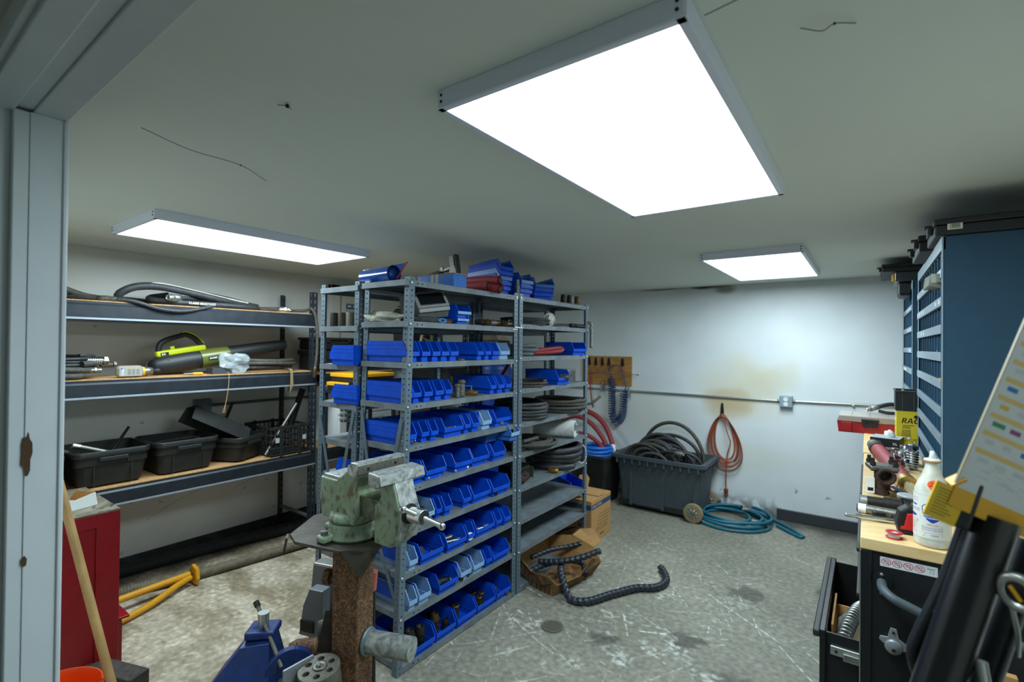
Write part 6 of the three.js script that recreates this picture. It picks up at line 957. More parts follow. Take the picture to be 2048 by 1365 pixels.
{
  const t = thing('bench_vise', 'large worn green bench vise with bare steel jaws on the rusty stand', 'vise', [-1.56, 0.8005, 1.15], 0), G = M.viseGreen;
  // local x towards the screw, z towards the camera
  mesh('swivel_base', lathe([[0, 0], [0.095, 0], [0.098, 0.012], [0.085, 0.03], [0.088, 0.056], [0.08, 0.06], [0, 0.06]], 36), G, t);
  for (const an of [-0.35, 1.75, 3.0, 4.6]) { const l = mesh('base_lug', [box(0.05, 0.026, 0.05, 0, 0.013, 0, 0.01).translate(Math.cos(an) * 0.108, 0, Math.sin(an) * 0.108)], G, t); mesh('lug_bolt', [hexPrism(0.014, 0.014, Math.cos(an) * 0.112, 0.033, Math.sin(an) * 0.112)], M.dullMetal, l); }
  mesh('turntable', lathe([[0, 0.06], [0.086, 0.062], [0.088, 0.075], [0.08, 0.095], [0, 0.1]], 36), G, t);
  mesh('fixed_body', [ext([[-0.105, 0.07], [0.075, 0.07], [0.085, 0.1], [0.085, 0.19], [0.105, 0.255], [0.05, 0.255], [-0.02, 0.205], [-0.115, 0.205], [-0.12, 0.13]], 0.125, 0.006)], G, t);
  mesh('anvil_top', box(0.095, 0.018, 0.11, -0.065, 0.214, 0, 0.004), M.castBare, t, { label: 'bare steel anvil pad' });
  mesh('back_boss', RZ(cyl(0.04, 0.04, 0.03, 24), Math.PI / 2).translate(-0.125, 0.15, 0), G, t);
  const fj = mesh('fixed_jaw', [ext([[-0.026, -0.018], [0.018, -0.022], [0.024, 0.0], [0.024, 0.022], [-0.006, 0.022], [-0.022, 0.012]], 0.212, 0.003).translate(0.13, 0.28, 0.0)], M.castBare, t); mesh('jaw_insert', box(0.008, 0.032, 0.205, 0.155, 0.281, 0, 0.001), M.dullMetal, fj); for (const z of [-0.06, 0.06]) mesh('insert_screw', RZ(cyl(0.005, 0.005, 0.003, 10), Math.PI / 2).translate(0.16, 0.281, z), M.black, fj);
  mesh('slide_bar', box(0.24, 0.075, 0.085, 0.16, 0.135, 0, 0.004), std(0xffffff, 0.5, 0.3, { map: mottled(0x6f7a5c, 0x46483a, 9, 0.15, 3.9, 1.4) }), t);
  mesh('moving_body', [ext([[0.18, 0.03], [0.25, 0.03], [0.285, 0.06], [0.293, 0.165], [0.262, 0.25], [0.205, 0.25], [0.2, 0.225], [0.212, 0.19], [0.2, 0.165], [0.18, 0.15]], 0.09, 0.007)], M.viseGreen, t);
  mesh('moving_face', ext([[0.0, 0.0], [0.004, 0.11], [-0.03, 0.198], [-0.042, 0.196], [-0.01, 0.105], [-0.012, 0.0]], 0.08, 0.002).translate(0.297, 0.058, 0), M.castBare, t);
  const mj = mesh('moving_jaw', [ext([[-0.024, -0.018], [0.012, -0.024], [0.034, -0.012], [0.028, 0.012], [-0.022, 0.016]], 0.2, 0.005).translate(0.235, 0.262, 0.0)], M.castBare, t); mesh('jaw_insert', box(0.008, 0.032, 0.19, 0.205, 0.262, 0, 0.001), M.dullMetal, mj);
  const sc = mesh('screw_head', [RZ(lathe([[0, -0.03], [0.024, -0.03], [0.026, -0.02], [0.026, 0.035], [0.024, 0.038], [0, 0.038]], 26), -Math.PI / 2).translate(0.335, 0.14, 0)], M.chrome, t); mesh('screw_collar', RZ(cyl(0.034, 0.034, 0.012, 26), Math.PI / 2).translate(0.3, 0.14, 0), M.darkMetal, sc);
  const p0 = v3(0.33, 0.17, 0.045), p1 = v3(0.405, 0.105, -0.05); mesh('handle_bar', rod(p0, p1, 0.0085, 14), M.chrome, t); for (const p of [v3(0.325, 0.172, 0.05), p1]) mesh('handle_ball', new THREE.SphereGeometry(0.0135, 16, 12).translate(p.x, p.y, p.z), M.chrome, t);
}
{ // blue vise on the arm
  const t = thing('pipe_vise', 'blue painted bench vise tilted on the lower arm of the rusty stand', 'vise', [-1.765, 0.385, 0.91], 0); t.scale.setScalar(0.92);
  M.blueCast = std(0xffffff, 0.45, 0.1, { map: dataTex(256, 256, (u, v) => { const n = tileFbm(u, v, 7, 22, 5), m = tileFbm(u, v, 18, 26, 4); let c = mixc(hex(0x17377a), hex(0x112858), clamp(0.5 + n)); c = mixc(c, hex(0x3a3f4a), smooth(0.2, 0.36, m) * 0.8); return c; }, 0.25) });
  const q = new THREE.Group(); q.name = 'vise_head'; t.add(q); q.rotation.set(0.0, 0.75, 0, 'YXZ');
  // wedge-shaped jaw block: broad foot to the camera's left, narrowing up to the screw
  const quad = (b, tp) => { const g = new THREE.BufferGeometry(), c = [...b, ...tp], F6 = [[0, 1, 2, 3], [7, 6, 5, 4], [0, 4, 5, 1], [1, 5, 6, 2], [2, 6, 7, 3], [3, 7, 4, 0]], pos = []; for (const [i, j, k, l] of F6) for (const m of [i, k, j, i, l, k]) pos.push(...c[m]); g.setAttribute('position', new THREE.Float32BufferAttribute(pos, 3)); g.computeVertexNormals(); return g; };
  mesh('jaw_block', [quad([[-0.15, -0.05, -0.085], [0.07, -0.05, -0.085], [0.07, -0.05, 0.105], [-0.15, -0.05, 0.105]], [[-0.045, 0.085, -0.06], [0.045, 0.085, -0.06], [0.045, 0.07, 0.04], [-0.06, 0.06, 0.04]]), box(0.11, 0.03, 0.1, 0.0, 0.088, -0.03, 0.008)], M.blueCast, q);
  mesh('jaw_plate', box(0.235, 0.014, 0.2, -0.04, -0.062, 0.012, 0.003), M.darkMetal, q); mesh('jaw_plate', box(0.23, 0.016, 0.195, -0.04, -0.088, 0.014, 0.003), M.darkMetal, q); mesh('lower_body', box(0.18, 0.09, 0.17, -0.01, -0.145, 0.01, 0.01), M.blueCast, q);
  mesh('swivel_wing', [ext(Array.from({ length: 22 }, (_, i) => { const an = -0.4 + i / 21 * 3.9; return [Math.cos(an) * 0.085, Math.sin(an) * 0.085]; }), 0.03, 0.004).rotateY(-0.75 + Math.PI / 2 - 0.5).translate(0.13, -0.03, 0.05)], M.blueCast, q);
  mesh('wing_edge', box(0.02, 0.014, 0.2, 0.105, -0.02, 0.09, 0.004).rotateX(0.35), M.dullMetal, q); mesh('pivot_nut', [hexPrism(0.016, 0.014).rotateX(Math.PI / 2).translate(0.13, -0.06, 0.12)], M.dullMetal, q);
  mesh('screw_head', cyl(0.02, 0.021, 0.055, 22, 0.0, 0.13, -0.03), M.zinc, q);
  const a = v3(-0.035, 0.165, -0.065), b = v3(0.11, 0.01, 0.09); mesh('handle_bar', rod(a, b, 0.0075, 12), M.dullMetal, q); mesh('handle_knob', rod(a, a.clone().add(v3(-0.012, 0.012, -0.012)), 0.0115, 12), M.darkMetal, q);
}
M.greyCast = std(0x6f767b, 0.5, 0.25);
{ // grey machine part behind the post
  const t = thing('grey_jack', 'grey metal clamp block with pale top edges behind the rusty post', 'clamp', [-1.92, 0, 1.225], 0.3);
  mesh('back_jaw', [ext([[-0.05, 0.32], [0.05, 0.32], [0.06, 0.5], [0.03, 0.545], [-0.06, 0.545], [-0.07, 0.44]], 0.05, 0.004).translate(0.02, 0, -0.06)], M.greyCast, t); mesh('front_jaw', ext([[-0.05, 0.3], [0.06, 0.3], [0.06, 0.49], [0.0, 0.49], [-0.03, 0.42]], 0.05, 0.004).translate(0.03, 0, 0.045), M.greyCast, t); mesh('bright_edge', [box(0.1, 0.012, 0.054, 0.01, 0.545, -0.06, 0.003)], M.zinc, t); mesh('slide', box(0.07, 0.05, 0.15, 0.02, 0.34, 0, 0.004), M.darkMetal, t); mesh('foot_post', box(0.06, 0.32, 0.06, 0.02, 0.16, 0, 0.006), M.darkMetal, t); mesh('foot', box(0.2, 0.014, 0.2, 0.02, 0.007, 0, 0.003), M.darkMetal, t);
  const h = thing('red_grip_bar', 'bar with pale red grip poking out beside the rusty post', 'bar', [0, 0, 0]); mesh('shaft', rod(V(-1.70, 0.0, 1.36), V(-1.655, 0.53, 1.315), 0.012, 12), M.darkMetal, h); mesh('grip', rod(V(-1.657, 0.5, 1.317), V(-1.64, 0.58, 1.31), 0.0165, 14), std(0xc2665a, 0.5), h);
}
// ---------- workbench along the right wall ----------
const BF = -0.018, BT = 0.95;
{
  const t = thing('workbench', 'near workbench with thick maple top, black cabinet and one open drawer', 'workbench', [0, 0, 1.82]), a0 = 1.82, a1 = 3.275, L = a1 - a0, bk = 0.54;
  mesh('maple_top', slab(BF, bk, BT - 0.036, BT, 0, L, 0.004), M.maple, t, { label: 'pale maple worktop' });
  mesh('end_panel', slab(BF + 0.006, bk - 0.02, 0.06, BT - 0.038, 0.008, 0.022, 0.002), M.blackSteel, t); mesh('end_panel', slab(BF + 0.006, bk - 0.02, 0.06, BT - 0.038, L - 0.022, L - 0.008, 0.002), M.blackSteel, t);
  mesh('corner_post', slab(BF, BF + 0.028, 0.02, BT - 0.037, 0.002, 0.026, 0.003), M.blackSteel, t); mesh('bright_edge', slab(BF - 0.0015, BF + 0.0015, 0.1, BT - 0.04, 0.0, 0.004), M.zinc, t);
  mesh('back_panel', slab(bk - 0.03, bk - 0.02, 0.06, BT - 0.038, 0.02, L - 0.02), M.blackSteel, t); mesh('plinth', slab(BF + 0.03, bk - 0.03, 0.02, 0.06, 0.02, L - 0.02), M.black, t);
  for (const [y0, y1] of [[0.77, 0.905], [0.63, 0.765], [0.07, 0.2]]) for (const [q0, q1] of [[0.03, 0.72], [0.735, L - 0.03]]) { const d = mesh('drawer_front', slab(BF + 0.004, BF + 0.02, y0, y1, q0, q1, 0.003), M.blackSteel, t); mesh('drawer_pull', slab(BF - 0.01, BF + 0.006, y1 - 0.02, y1 - 0.006, q0 + 0.02, q1 - 0.02, 0.004), M.blackPlastic, d); }
  for (const [y0, y1] of [[0.415, 0.62], [0.21, 0.405]]) { const d = mesh('drawer_front', slab(BF + 0.004, BF + 0.02, y0, y1, 0.735, L - 0.03, 0.003), M.blackSteel, t); mesh('drawer_pull', slab(BF - 0.01, BF + 0.006, y1 - 0.02, y1 - 0.006, 0.755, L - 0.05, 0.004), M.blackPlastic, d); }
  const dr = mesh('open_drawer', [slab(-0.108, 0.36, 0.245, 0.62, 0.03, 0.036), slab(-0.108, 0.36, 0.245, 0.62, 0.655, 0.661), slab(-0.108, 0.36, 0.245, 0.251, 0.03, 0.661), slab(0.352, 0.36, 0.245, 0.6, 0.03, 0.661)], M.blackSteel, t, { label: 'deep drawer pulled out' });
  mesh('drawer_front', slab(-0.122, -0.106, 0.235, 0.63, 0.014, 0.675, 0.003), M.blackSteel, dr); mesh('drawer_pull', slab(-0.14, -0.12, 0.605, 0.628, 0.008, 0.68, 0.006), M.blackPlastic, dr);
  for (const y of [0.572, 0.44]) { mesh('drawer_slide', [slab(-0.094, 0.01, y - 0.014, y + 0.014, 0.02, 0.03, 0.003)], M.zinc, dr); mesh('slide_rail', [slab(-0.06, 0.02, y - 0.02, y + 0.002, 0.014, 0.022, 0.002)], M.chrome, dr); mesh('slide_screw', RX(cyl(0.004, 0.004, 0.002, 10), Math.PI / 2).translate(-0.078, y, -0.0185), M.black, dr); }
  // things on the near end panel
  const st = canvasTex(512, 128, (g, w, h) => { g.fillStyle = '#cfd3d6'; g.fillRect(0, 0, w, h); for (let k = 0; k < 4; k++) { const x = 58 + k * 100; g.strokeStyle = '#222'; g.lineWidth = 4; g.strokeRect(x - 20, 48, 40, 30); g.beginPath(); g.moveTo(x - 12, 40); g.lineTo(x + 14, 88); g.moveTo(x + 10, 34); g.lineTo(x + 22, 60); g.stroke(); g.strokeStyle = '#c8232c'; g.lineWidth = 7; g.beginPath(); g.arc(x, 64, 42, 0, 7); g.moveTo(x - 30, 36); g.lineTo(x + 30, 92); g.stroke(); } g.fillStyle = '#333'; g.fillRect(420, 32, 76, 5); g.fillRect(420, 42, 60, 4); g.strokeStyle = '#333'; g.lineWidth = 3; g.strokeRect(446, 66, 34, 28); });
  mesh('warning_strip', new THREE.PlaneGeometry(0.13, 0.028).translate(0.095, 0.887, 0.0), std(0xffffff, 0.45, 0, { map: st }), t, { uv: 1, pos: [0, 0, -0.0072], label: 'white strip of red no-hands pictograms' });
  const hd = mesh('push_handle', [tube([v3(0.034, 0.826, -0.004), v3(0.036, 0.822, 0.03), v3(0.055, 0.812, 0.055), v3(0.09, 0.8, 0.06), v3(0.18, 0.775, 0.06), v3(0.32, 0.77, 0.06), v3(0.36, 0.775, 0.03), v3(0.362, 0.78, -0.004)], 0.0125, 60, 14)], M.darkPlastic, t); mesh('handle_flange', RX(cyl(0.024, 0.024, 0.005, 24), Math.PI / 2).translate(0.036, 0.835, -0.005), M.blackSteel, hd); for (const dy of [0.017, -0.038]) mesh('flange_screw', new THREE.SphereGeometry(0.0055, 10, 8).translate(0.034, 0.832 + dy, -0.003), M.dullMetal, hd);
  const op = mesh('bottle_opener', [ext([[-0.009, 0.022], [-0.006, 0.034], [0.006, 0.034], [0.009, 0.022], [0.012, 0.008], [0.03, -0.004], [0.034, -0.018], [0.024, -0.022], [0.0, -0.014], [-0.024, -0.012], [-0.032, -0.004], [-0.03, 0.004], [-0.012, 0.006]], 0.006, 0.0015, [[0, 0.024, 0.003]]).translate(0.062, 0.665, -0.002)], std(0x9da3a6, 0.4, 0.6), t); mesh('opener_lip', lathe([[0, 0], [0.02, 0], [0.022, 0.008], [0.018, 0.016], [0, 0.018]], 24).rotateX(Math.PI / 2).scale(1, 1, 1).translate(0.062, 0.648, -0.006), std(0x8a9093, 0.45, 0.6), op); mesh('opener_screw', RX(cyl(0.0045, 0.0045, 0.004, 10), Math.PI / 2).translate(0.062, 0.643, 0.013), M.black, op); mesh('opener_screw', RX(cyl(0.0035, 0.0035, 0.004, 10), Math.PI / 2).translate(0.062, 0.689, 0.002), M.black, op);
}
{
  const t = thing('workbench', 'far workbench with maple top running to the back wall corner', 'workbench', [0, 0, 3.285]), L = 1.62, bk = 0.54, y = BT + 0.004;
  mesh('maple_top', slab(BF - 0.004, bk, y - 0.036, y, 0, L, 0.004), M.maple, t); mesh('cabinet_body', slab(BF + 0.02, bk - 0.02, 0.06, y - 0.038, 0.01, L - 0.01, 0.003), M.blackSteel, t); mesh('plinth', slab(BF + 0.04, bk - 0.04, 0, 0.06, 0.03, L - 0.03), M.black, t);
  for (let c = 0; c < 2; c++) for (let k = 0; k < 4; k++) mesh('drawer_front', slab(BF + 0.004, BF + 0.02, 0.08 + k * 0.205, 0.275 + k * 0.205, 0.02 + c * 0.79, 0.79 + c * 0.79, 0.003), M.blackSteel, t);
}
{ // bag of coiled springs in the open drawer
  const bx = thing('drawer_carton', 'torn brown carton in the open drawer of the near workbench', 'box', [0.03, 0.252, 2.1]); mesh('carton_wall', [box(0.25, 0.26, 0.006, 0, 0.13, 0.13), box(0.25, 0.3, 0.006, 0, 0.15, -0.13), box(0.006, 0.34, 0.26, -0.125, 0.17, 0), box(0.25, 0.006, 0.26, 0, 0.003, 0)], M.card, bx);
  const hx = []; for (let i = 0; i <= 420; i++) { const u = i / 420, an = i * 0.62, p = v3(-0.07 + 0.14 * u, 0.16 * Math.sin(u * 3.1) + 0.0, 0.1 - 0.14 * u); hx.push(v3(p.x + Math.cos(an) * 0.018, p.y + Math.sin(an) * 0.018, p.z)); }
  const sp = thing('steel_spring', 'bright coiled steel conduit in a clear bag in the drawer', 'coil', [-0.01, 0.50, 2.04]); mesh('spring_coil', new THREE.TubeGeometry(new THREE.CatmullRomCurve3(hx), 1400, 0.0035, 5), M.zinc, sp);
  const bg = new THREE.IcosahedronGeometry(0.13, 4), p = bg.attributes.position; for (let i = 0; i < p.count; i++) { const q = v3(p.getX(i), p.getY(i), p.getZ(i)), k = 1 + 0.22 * noise.noise(q.x * 13 + 3, q.y * 13, q.z * 13) + 0.16 * noise.noise(q.x * 34, q.y * 34, q.z * 34); p.setXYZ(i, q.x * k * 0.62, q.y * k * 0.95, q.z * k * 0.72); } bg.computeVertexNormals();
  const pb = thing('plastic_bag', 'clear plastic bag bulging out of the open drawer', 'bag', [-0.0, 0.515, 2.06]); mesh('film', bg, phys(0xf0f6f8, 0.08, 0, { transmission: 0.85, thickness: 0, side: THREE.DoubleSide }), pb);
}
// ---------- pigeonhole cabinets ----------
M.navy = std(0xffffff, 0.5, 0.05, { map: mottled(0x1b4259, 0x193c52, 16, 0.4, 9.9, 0.9) }); M.navyEdge = std(0x2d566f, 0.45, 0.1); M.slate = std(0x8496a3, 0.42, 0.2);
function pigeonhole(label, x0, a0, a1, y0, y1, rows, cols, tags) {
  const t = thing('pigeonhole_cabinet', label, 'cabinet', [x0, y0, a0]), d = BR - 0.012 - x0, h = y1 - y0, w = a1 - a0, sides = [[0, 0.012], [w - 0.012, w]];
  sides.forEach(([q0, q1]) => mesh('side_panel', slab(0, d, 0, h, q0, q1, 0.002), M.navy, t));
  mesh('back_panel', slab(d - 0.006, d, 0, h, 0.012, w - 0.012), M.navy, t); mesh('top_panel', slab(0, d, h - 0.012, h, 0.012, w - 0.012, 0.002), M.navy, t);
  mesh('face_edge', slab(-0.003, 0.001, 0, h, -0.002, 0.014, 0.001), M.slate, t); mesh('face_edge', slab(-0.003, 0.001, 0, h, w - 0.03, w, 0.001), M.slate, t); mesh('face_rail', slab(-0.004, 0.008, h - 0.05, h, 0, w, 0.001), M.slate, t);
  const rh = (h - 0.05) / rows;
  for (let r = 0; r < rows; r++) {
    mesh('shelf', slab(0.002, d - 0.006, r * rh, r * rh + 0.006, 0.012, w - 0.012), M.navy, t); mesh('label_rail', slab(-0.006, 0.003, r * rh, r * rh + 0.034, 0.004, w - 0.004, 0.001), M.slate, t, { label: 'pale label rail' });
    for (let c = 1; c < cols; c++) mesh('divider', slab(0.003, d - 0.008, r * rh + 0.006, (r + 1) * rh, w * c / cols - 0.0035, w * c / cols + 0.0035), M.navyEdge, t);
  }
  for (const [r, c, wd] of tags) mesh('label_tag', slab(-0.0075, -0.0055, r * rh + 0.008, r * rh + 0.024, w * c, w * c + (wd || 0.03)), M.white, t, { label: 'small white paper label' });
  return t;
}
pigeonhole('near dark blue pigeonhole cabinet with pale label rails standing on the bench', 0.222, 2.4, 3.49, BT + 0.0045, 1.935, 9, 10, [[8, 0.93], [8, 0.62], [8, 0.36, 0.04], [8, 0.26, 0.04], [7, 0.92], [7, 0.82], [7, 0.72], [7, 0.62], [7, 0.14, 0.035], [7, 0.03, 0.035], [6, 0.72], [6, 0.6]]);
pigeonhole('far dark blue pigeonhole cabinet beyond the yellow box, near the corner', 0.222, 3.93, 4.9, BT + 0.0045, 1.945, 7, 10, [[6, 0.1], [6, 0.2], [6, 0.3], [6, 0.4], [6, 0.5], [5, 0.1], [5, 0.25], [5, 0.4], [4, 0.1], [4, 0.2], [3, 0.5, 0.3], [2, 0.5]]);
[[0.93, 2.62, 'crumpled grey paper scrap hanging out of the top pigeonhole row', 1.79, 1], [0.9, 2.47, 'white crumpled scrap in the nearest top pigeonhole', 1.79, 0.7]].forEach(([, a, l, y, k]) => { const s = thing('paper_scrap', l, 'paper', [0.215, y, a], 0.3); const g = box(0.05 * k, 0.05 * k, 0.06 * k, 0, 0, 0, 0.004), p = g.attributes.position; for (let i = 0; i < p.count; i++) p.setXYZ(i, p.getX(i) + 0.01 * noise.noise(p.getX(i) * 60, p.getY(i) * 60, p.getZ(i) * 60), p.getY(i) + 0.016 * noise.noise(p.getZ(i) * 50, p.getX(i) * 50, 2), p.getZ(i)); g.computeVertexNormals(); mesh('sheet', g, std(0xa3a595, 0.8), s); });
fitting('coupler', M.chrome, 0.8, 'bright fitting standing in the fifth row of the near pigeonholes', [0.24, 0.9545 + 5 * 0.1034 + 0.007, 2.66]);
{ const s = thing('yellow_tag', 'small yellow scrap in a near pigeonhole, fourth row up', 'scrap', [0.235, 0.9545 + 4 * 0.1034 + 0.034, 2.44]); mesh('scrap_body', box(0.04, 0.012, 0.03, 0, 0, 0, 0.002), M.yellow, s); }
// dark cases on top of the cabinets
function flatCase(label, pos, w, h, d, ry, latches, tag) {      // w along depth, d along x
  const t = thing('tool_case', label, 'case', pos, ry), m = std(0xffffff, 0.55, 0, { map: mottled(0x121416, 0x1a1c1e, 12, 0.3, 4.6, 1) });
  mesh('case_base', box(d, h * 0.6, w, 0, h * 0.3, 0, 0.006), m, t); mesh('case_lid', box(d + 0.008, h * 0.4 - 0.002, w + 0.008, 0, h * 0.8, 0, 0.006), m, t);
  latches.forEach((z) => { const l = mesh('latch', box(0.016, h * 0.5, 0.04, -d / 2 - 0.008, h * 0.55, z, 0.004), M.blackPlastic, t); mesh('latch_lip', box(0.024, 0.008, 0.044, -d / 2 - 0.014, h * 0.78, z, 0.002), M.blackPlastic, l); });
  if (tag) { const tx = canvasTex(128, 80, (g, W, H2) => { g.fillStyle = '#c9c6b4'; g.fillRect(0, 0, W, H2); g.fillStyle = '#222'; const r = rng(5); let x = 22; while (x < 108) { const b = 1 + r() * 4; g.fillRect(x, 12, b, 46); x += b + 1.5 + r() * 3; } g.fillRect(16, 64, 96, 4); }); mesh('barcode_label', new THREE.PlaneGeometry(0.042, 0.025).translate(-d / 2 + 0.055, h * 0.48, w / 2 + 0.0012), std(0xffffff, 0.6, 0, { map: tx }), t, { uv: 1, label: 'cream barcode label' }); }
  return t;
}
flatCase('flat black case with barcode label on top of the near pigeonhole cabinet', [0.375, 1.9355, 2.53], 0.3, 0.062, 0.355, 0, [0.06], true);
flatCase('second black clasped case behind the barcode case on the cabinet top', [0.36, 1.9355, 2.93], 0.4, 0.07, 0.37, 0, [0.15, -0.1], false);
flatCase('wide flat black case jutting out over the far pigeonhole cabinet', [0.29, 2.008, 4.2], 0.52, 0.05, 0.44, 0, [0.15], false);
{ const t = thing('tool_case', 'clear lidded organizer with yellow tools hanging over the far cabinet front', 'case', [0.235, 1.9455, 4.15], 0); mesh('organizer_body', box(0.2, 0.06, 0.4, 0, 0.03, 0, 0.006), phys(0x3d4548, 0.2, 0, { transmission: 0.3 }), t); mesh('yellow_strip', box(0.204, 0.006, 0.36, 0.0, 0.05, 0, 0.001), M.yellow, t); mesh('latch', box(0.014, 0.04, 0.05, -0.107, 0.03, 0.12, 0.003), M.yellow, t);
  const u = thing('black_box', 'small black box held in front of the far cabinet top', 'box', [0.188, 1.87, 4.14], 0); mesh('box_body', box(0.06, 0.07, 0.25, 0, 0.035, 0, 0.004), M.blackPlastic, u); mesh('box_band', box(0.062, 0.07, 0.016, 0, 0.035, 0.08, 0.002), M.slate, u); mesh('bracket', box(0.05, 0.012, 0.26, 0.0, -0.006, 0, 0.002), M.blackSteel, u); }
// ---------- things on the bench ----------
const BY = BT + 0.0005, BY2 = BT + 0.0045;
{
  const t = thing('parts_case', 'red parts case with dusty clear lid overhanging the far bench edge', 'parts case', [0.01, BY2, 4.17], 0.0);
  M.redPlastic = std(0xffffff, 0.4, 0, { map: mottled(0xa51a20, 0x8f151b, 10, 0.3, 3.5, 1) });
  mesh('case_base', [ext([[-0.17, 0], [0.17, 0], [0.178, 0.07], [-0.178, 0.07]], 0.3, 0.004)], M.redPlastic, t); mesh('clear_lid', [ext([[-0.178, 0.0], [0.178, 0.0], [0.168, 0.032], [-0.168, 0.032]], 0.31, 0.004).translate(0, 0.073, 0)], phys(0xb9aea2, 0.35, 0, { transmission: 0.35 }), t);
  for (const x of [-0.1, 0, 0.1]) mesh('lid_rib', box(0.004, 0.006, 0.29, x, 0.108, 0, 0.002), std(0x8d857a, 0.5), t); for (const x of [-0.13, 0.13]) mesh('corner_foot', box(0.06, 0.062, 0.014, x, 0.034, 0.153, 0.003), M.redPlastic, t);
  mesh('catch', ext([[-0.045, 0.02], [0.045, 0.02], [0.035, -0.025], [-0.035, -0.025]], 0.016, 0.003, [[[-0.022, 0.008], [-0.022, -0.006], [0.022, -0.006], [0.022, 0.008]]]).translate(0, 0.07, 0.16), M.black, t);
  hose('short black hose with silver swivel ends lying on the red case', [V(0.2, 1.075, 4.35), V(0.15, 1.125, 4.33), V(0.1, 1.125, 4.3), V(0.045, 1.105, 4.28)], 0.014, M.rubber, { n: 30, end1: M.zinc });
  hose('black hose curving beneath the swivel end hose on the red case', [V(0.06, 1.085, 4.25), V(0.11, 1.075, 4.26), V(0.18, 1.078, 4.28), V(0.22, 1.1, 4.3)], 0.011, M.rubber, { n: 30 });
}
{
  const t = thing('rag_box', 'yellow cardboard rag box with black lettering on the bench', 'box', [0.185, BY2, 3.605], 0.0), w = 0.11, h = 0.215, d = 0.2;
  const yt = canvasTex(256, 512, (g, W, H2) => { g.fillStyle = '#e3c81c'; g.fillRect(0, 0, W, H2); g.fillStyle = '#111'; g.beginPath(); g.arc(196, 70, 22, 0, 7); g.fill(); g.save(); g.transform(1, 0, -0.18, 1, 40, 0); g.font = 'bold 96px sans-serif'; g.fillText('RAGS', 30, 160); g.restore(); g.font = 'bold 20px sans-serif'; for (let k = 0; k < 8; k++) g.fillRect(60 - k * 2, 184 + k * 18 + (k > 2 ? 10 : 0), 120 - (k * 37) % 40, 8); g.strokeStyle = '#222'; g.lineWidth = 5; g.strokeRect(48, 390, 110, 90); g.beginPath(); g.moveTo(48, 390); g.lineTo(90, 366); g.lineTo(196, 366); g.lineTo(158, 390); g.moveTo(196, 366); g.lineTo(196, 450); g.lineTo(158, 480); g.stroke(); g.fillStyle = '#eee9c0'; g.beginPath(); g.arc(120, 352, 24, 0, 7); g.fill(); g.stroke(); });
  const ys = canvasTex(128, 256, (g, W, H2) => { g.fillStyle = '#e6d02c'; g.fillRect(0, 0, W, H2); g.fillStyle = '#1c5a9a'; g.beginPath(); g.arc(64, 36, 22, 0, 7); g.fill(); g.fillStyle = '#111'; g.save(); g.translate(84, 190); g.rotate(-Math.PI / 2); g.font = 'bold 44px sans-serif'; g.fillText('RAGS', 0, 0); g.restore(); g.fillStyle = '#c4262a'; g.fillRect(30, 196, 64, 34); });
  mesh('carton', box(w, h, d, 0, h / 2, 0, 0.002), std(0xe0c61e, 0.5), t);
  mesh('front_print', new THREE.PlaneGeometry(w, h).translate(0, h / 2, d / 2 + 0.0008), std(0xffffff, 0.5, 0, { map: yt }), t, { uv: 1, label: 'printed lettering and box drawing' }); mesh('side_print', new THREE.PlaneGeometry(d, h).rotateY(-Math.PI / 2).translate(-w / 2 - 0.0008, h / 2, 0), std(0xffffff, 0.5, 0, { map: ys }), t, { uv: 1 });
  const b = thing('open_bin', 'black open plastic bin standing on top of the yellow rag box', 'bin', [0.185, BY2 + 0.2155, 3.6], 0);
  mesh('bin_wall', [box(0.12, 0.11, 0.003, 0, 0.055, 0.095), box(0.12, 0.11, 0.003, 0, 0.055, -0.095), box(0.003, 0.11, 0.19, -0.06, 0.055, 0), box(0.003, 0.11, 0.19, 0.06, 0.055, 0), box(0.12, 0.003, 0.19, 0, 0.0015, 0)], M.blackPlastic, b); mesh('rolled_rim', [box(0.13, 0.006, 0.01, 0, 0.11, 0.098, 0.002), box(0.13, 0.006, 0.01, 0, 0.11, -0.098, 0.002), box(0.01, 0.006, 0.2, -0.062, 0.11, 0, 0.002), box(0.01, 0.006, 0.2, 0.062, 0.11, 0, 0.002)], M.darkPlastic, b); for (const x of [-0.03, 0.02]) mesh('rib', box(0.004, 0.1, 0.004, x, 0.052, 0.0975, 0.001), M.darkPlastic, b); mesh('yellow_part', box(0.012, 0.03, 0.012, 0.03, 0.1, 0.04, 0.003).rotateZ(0.5), M.yellow, b);
}
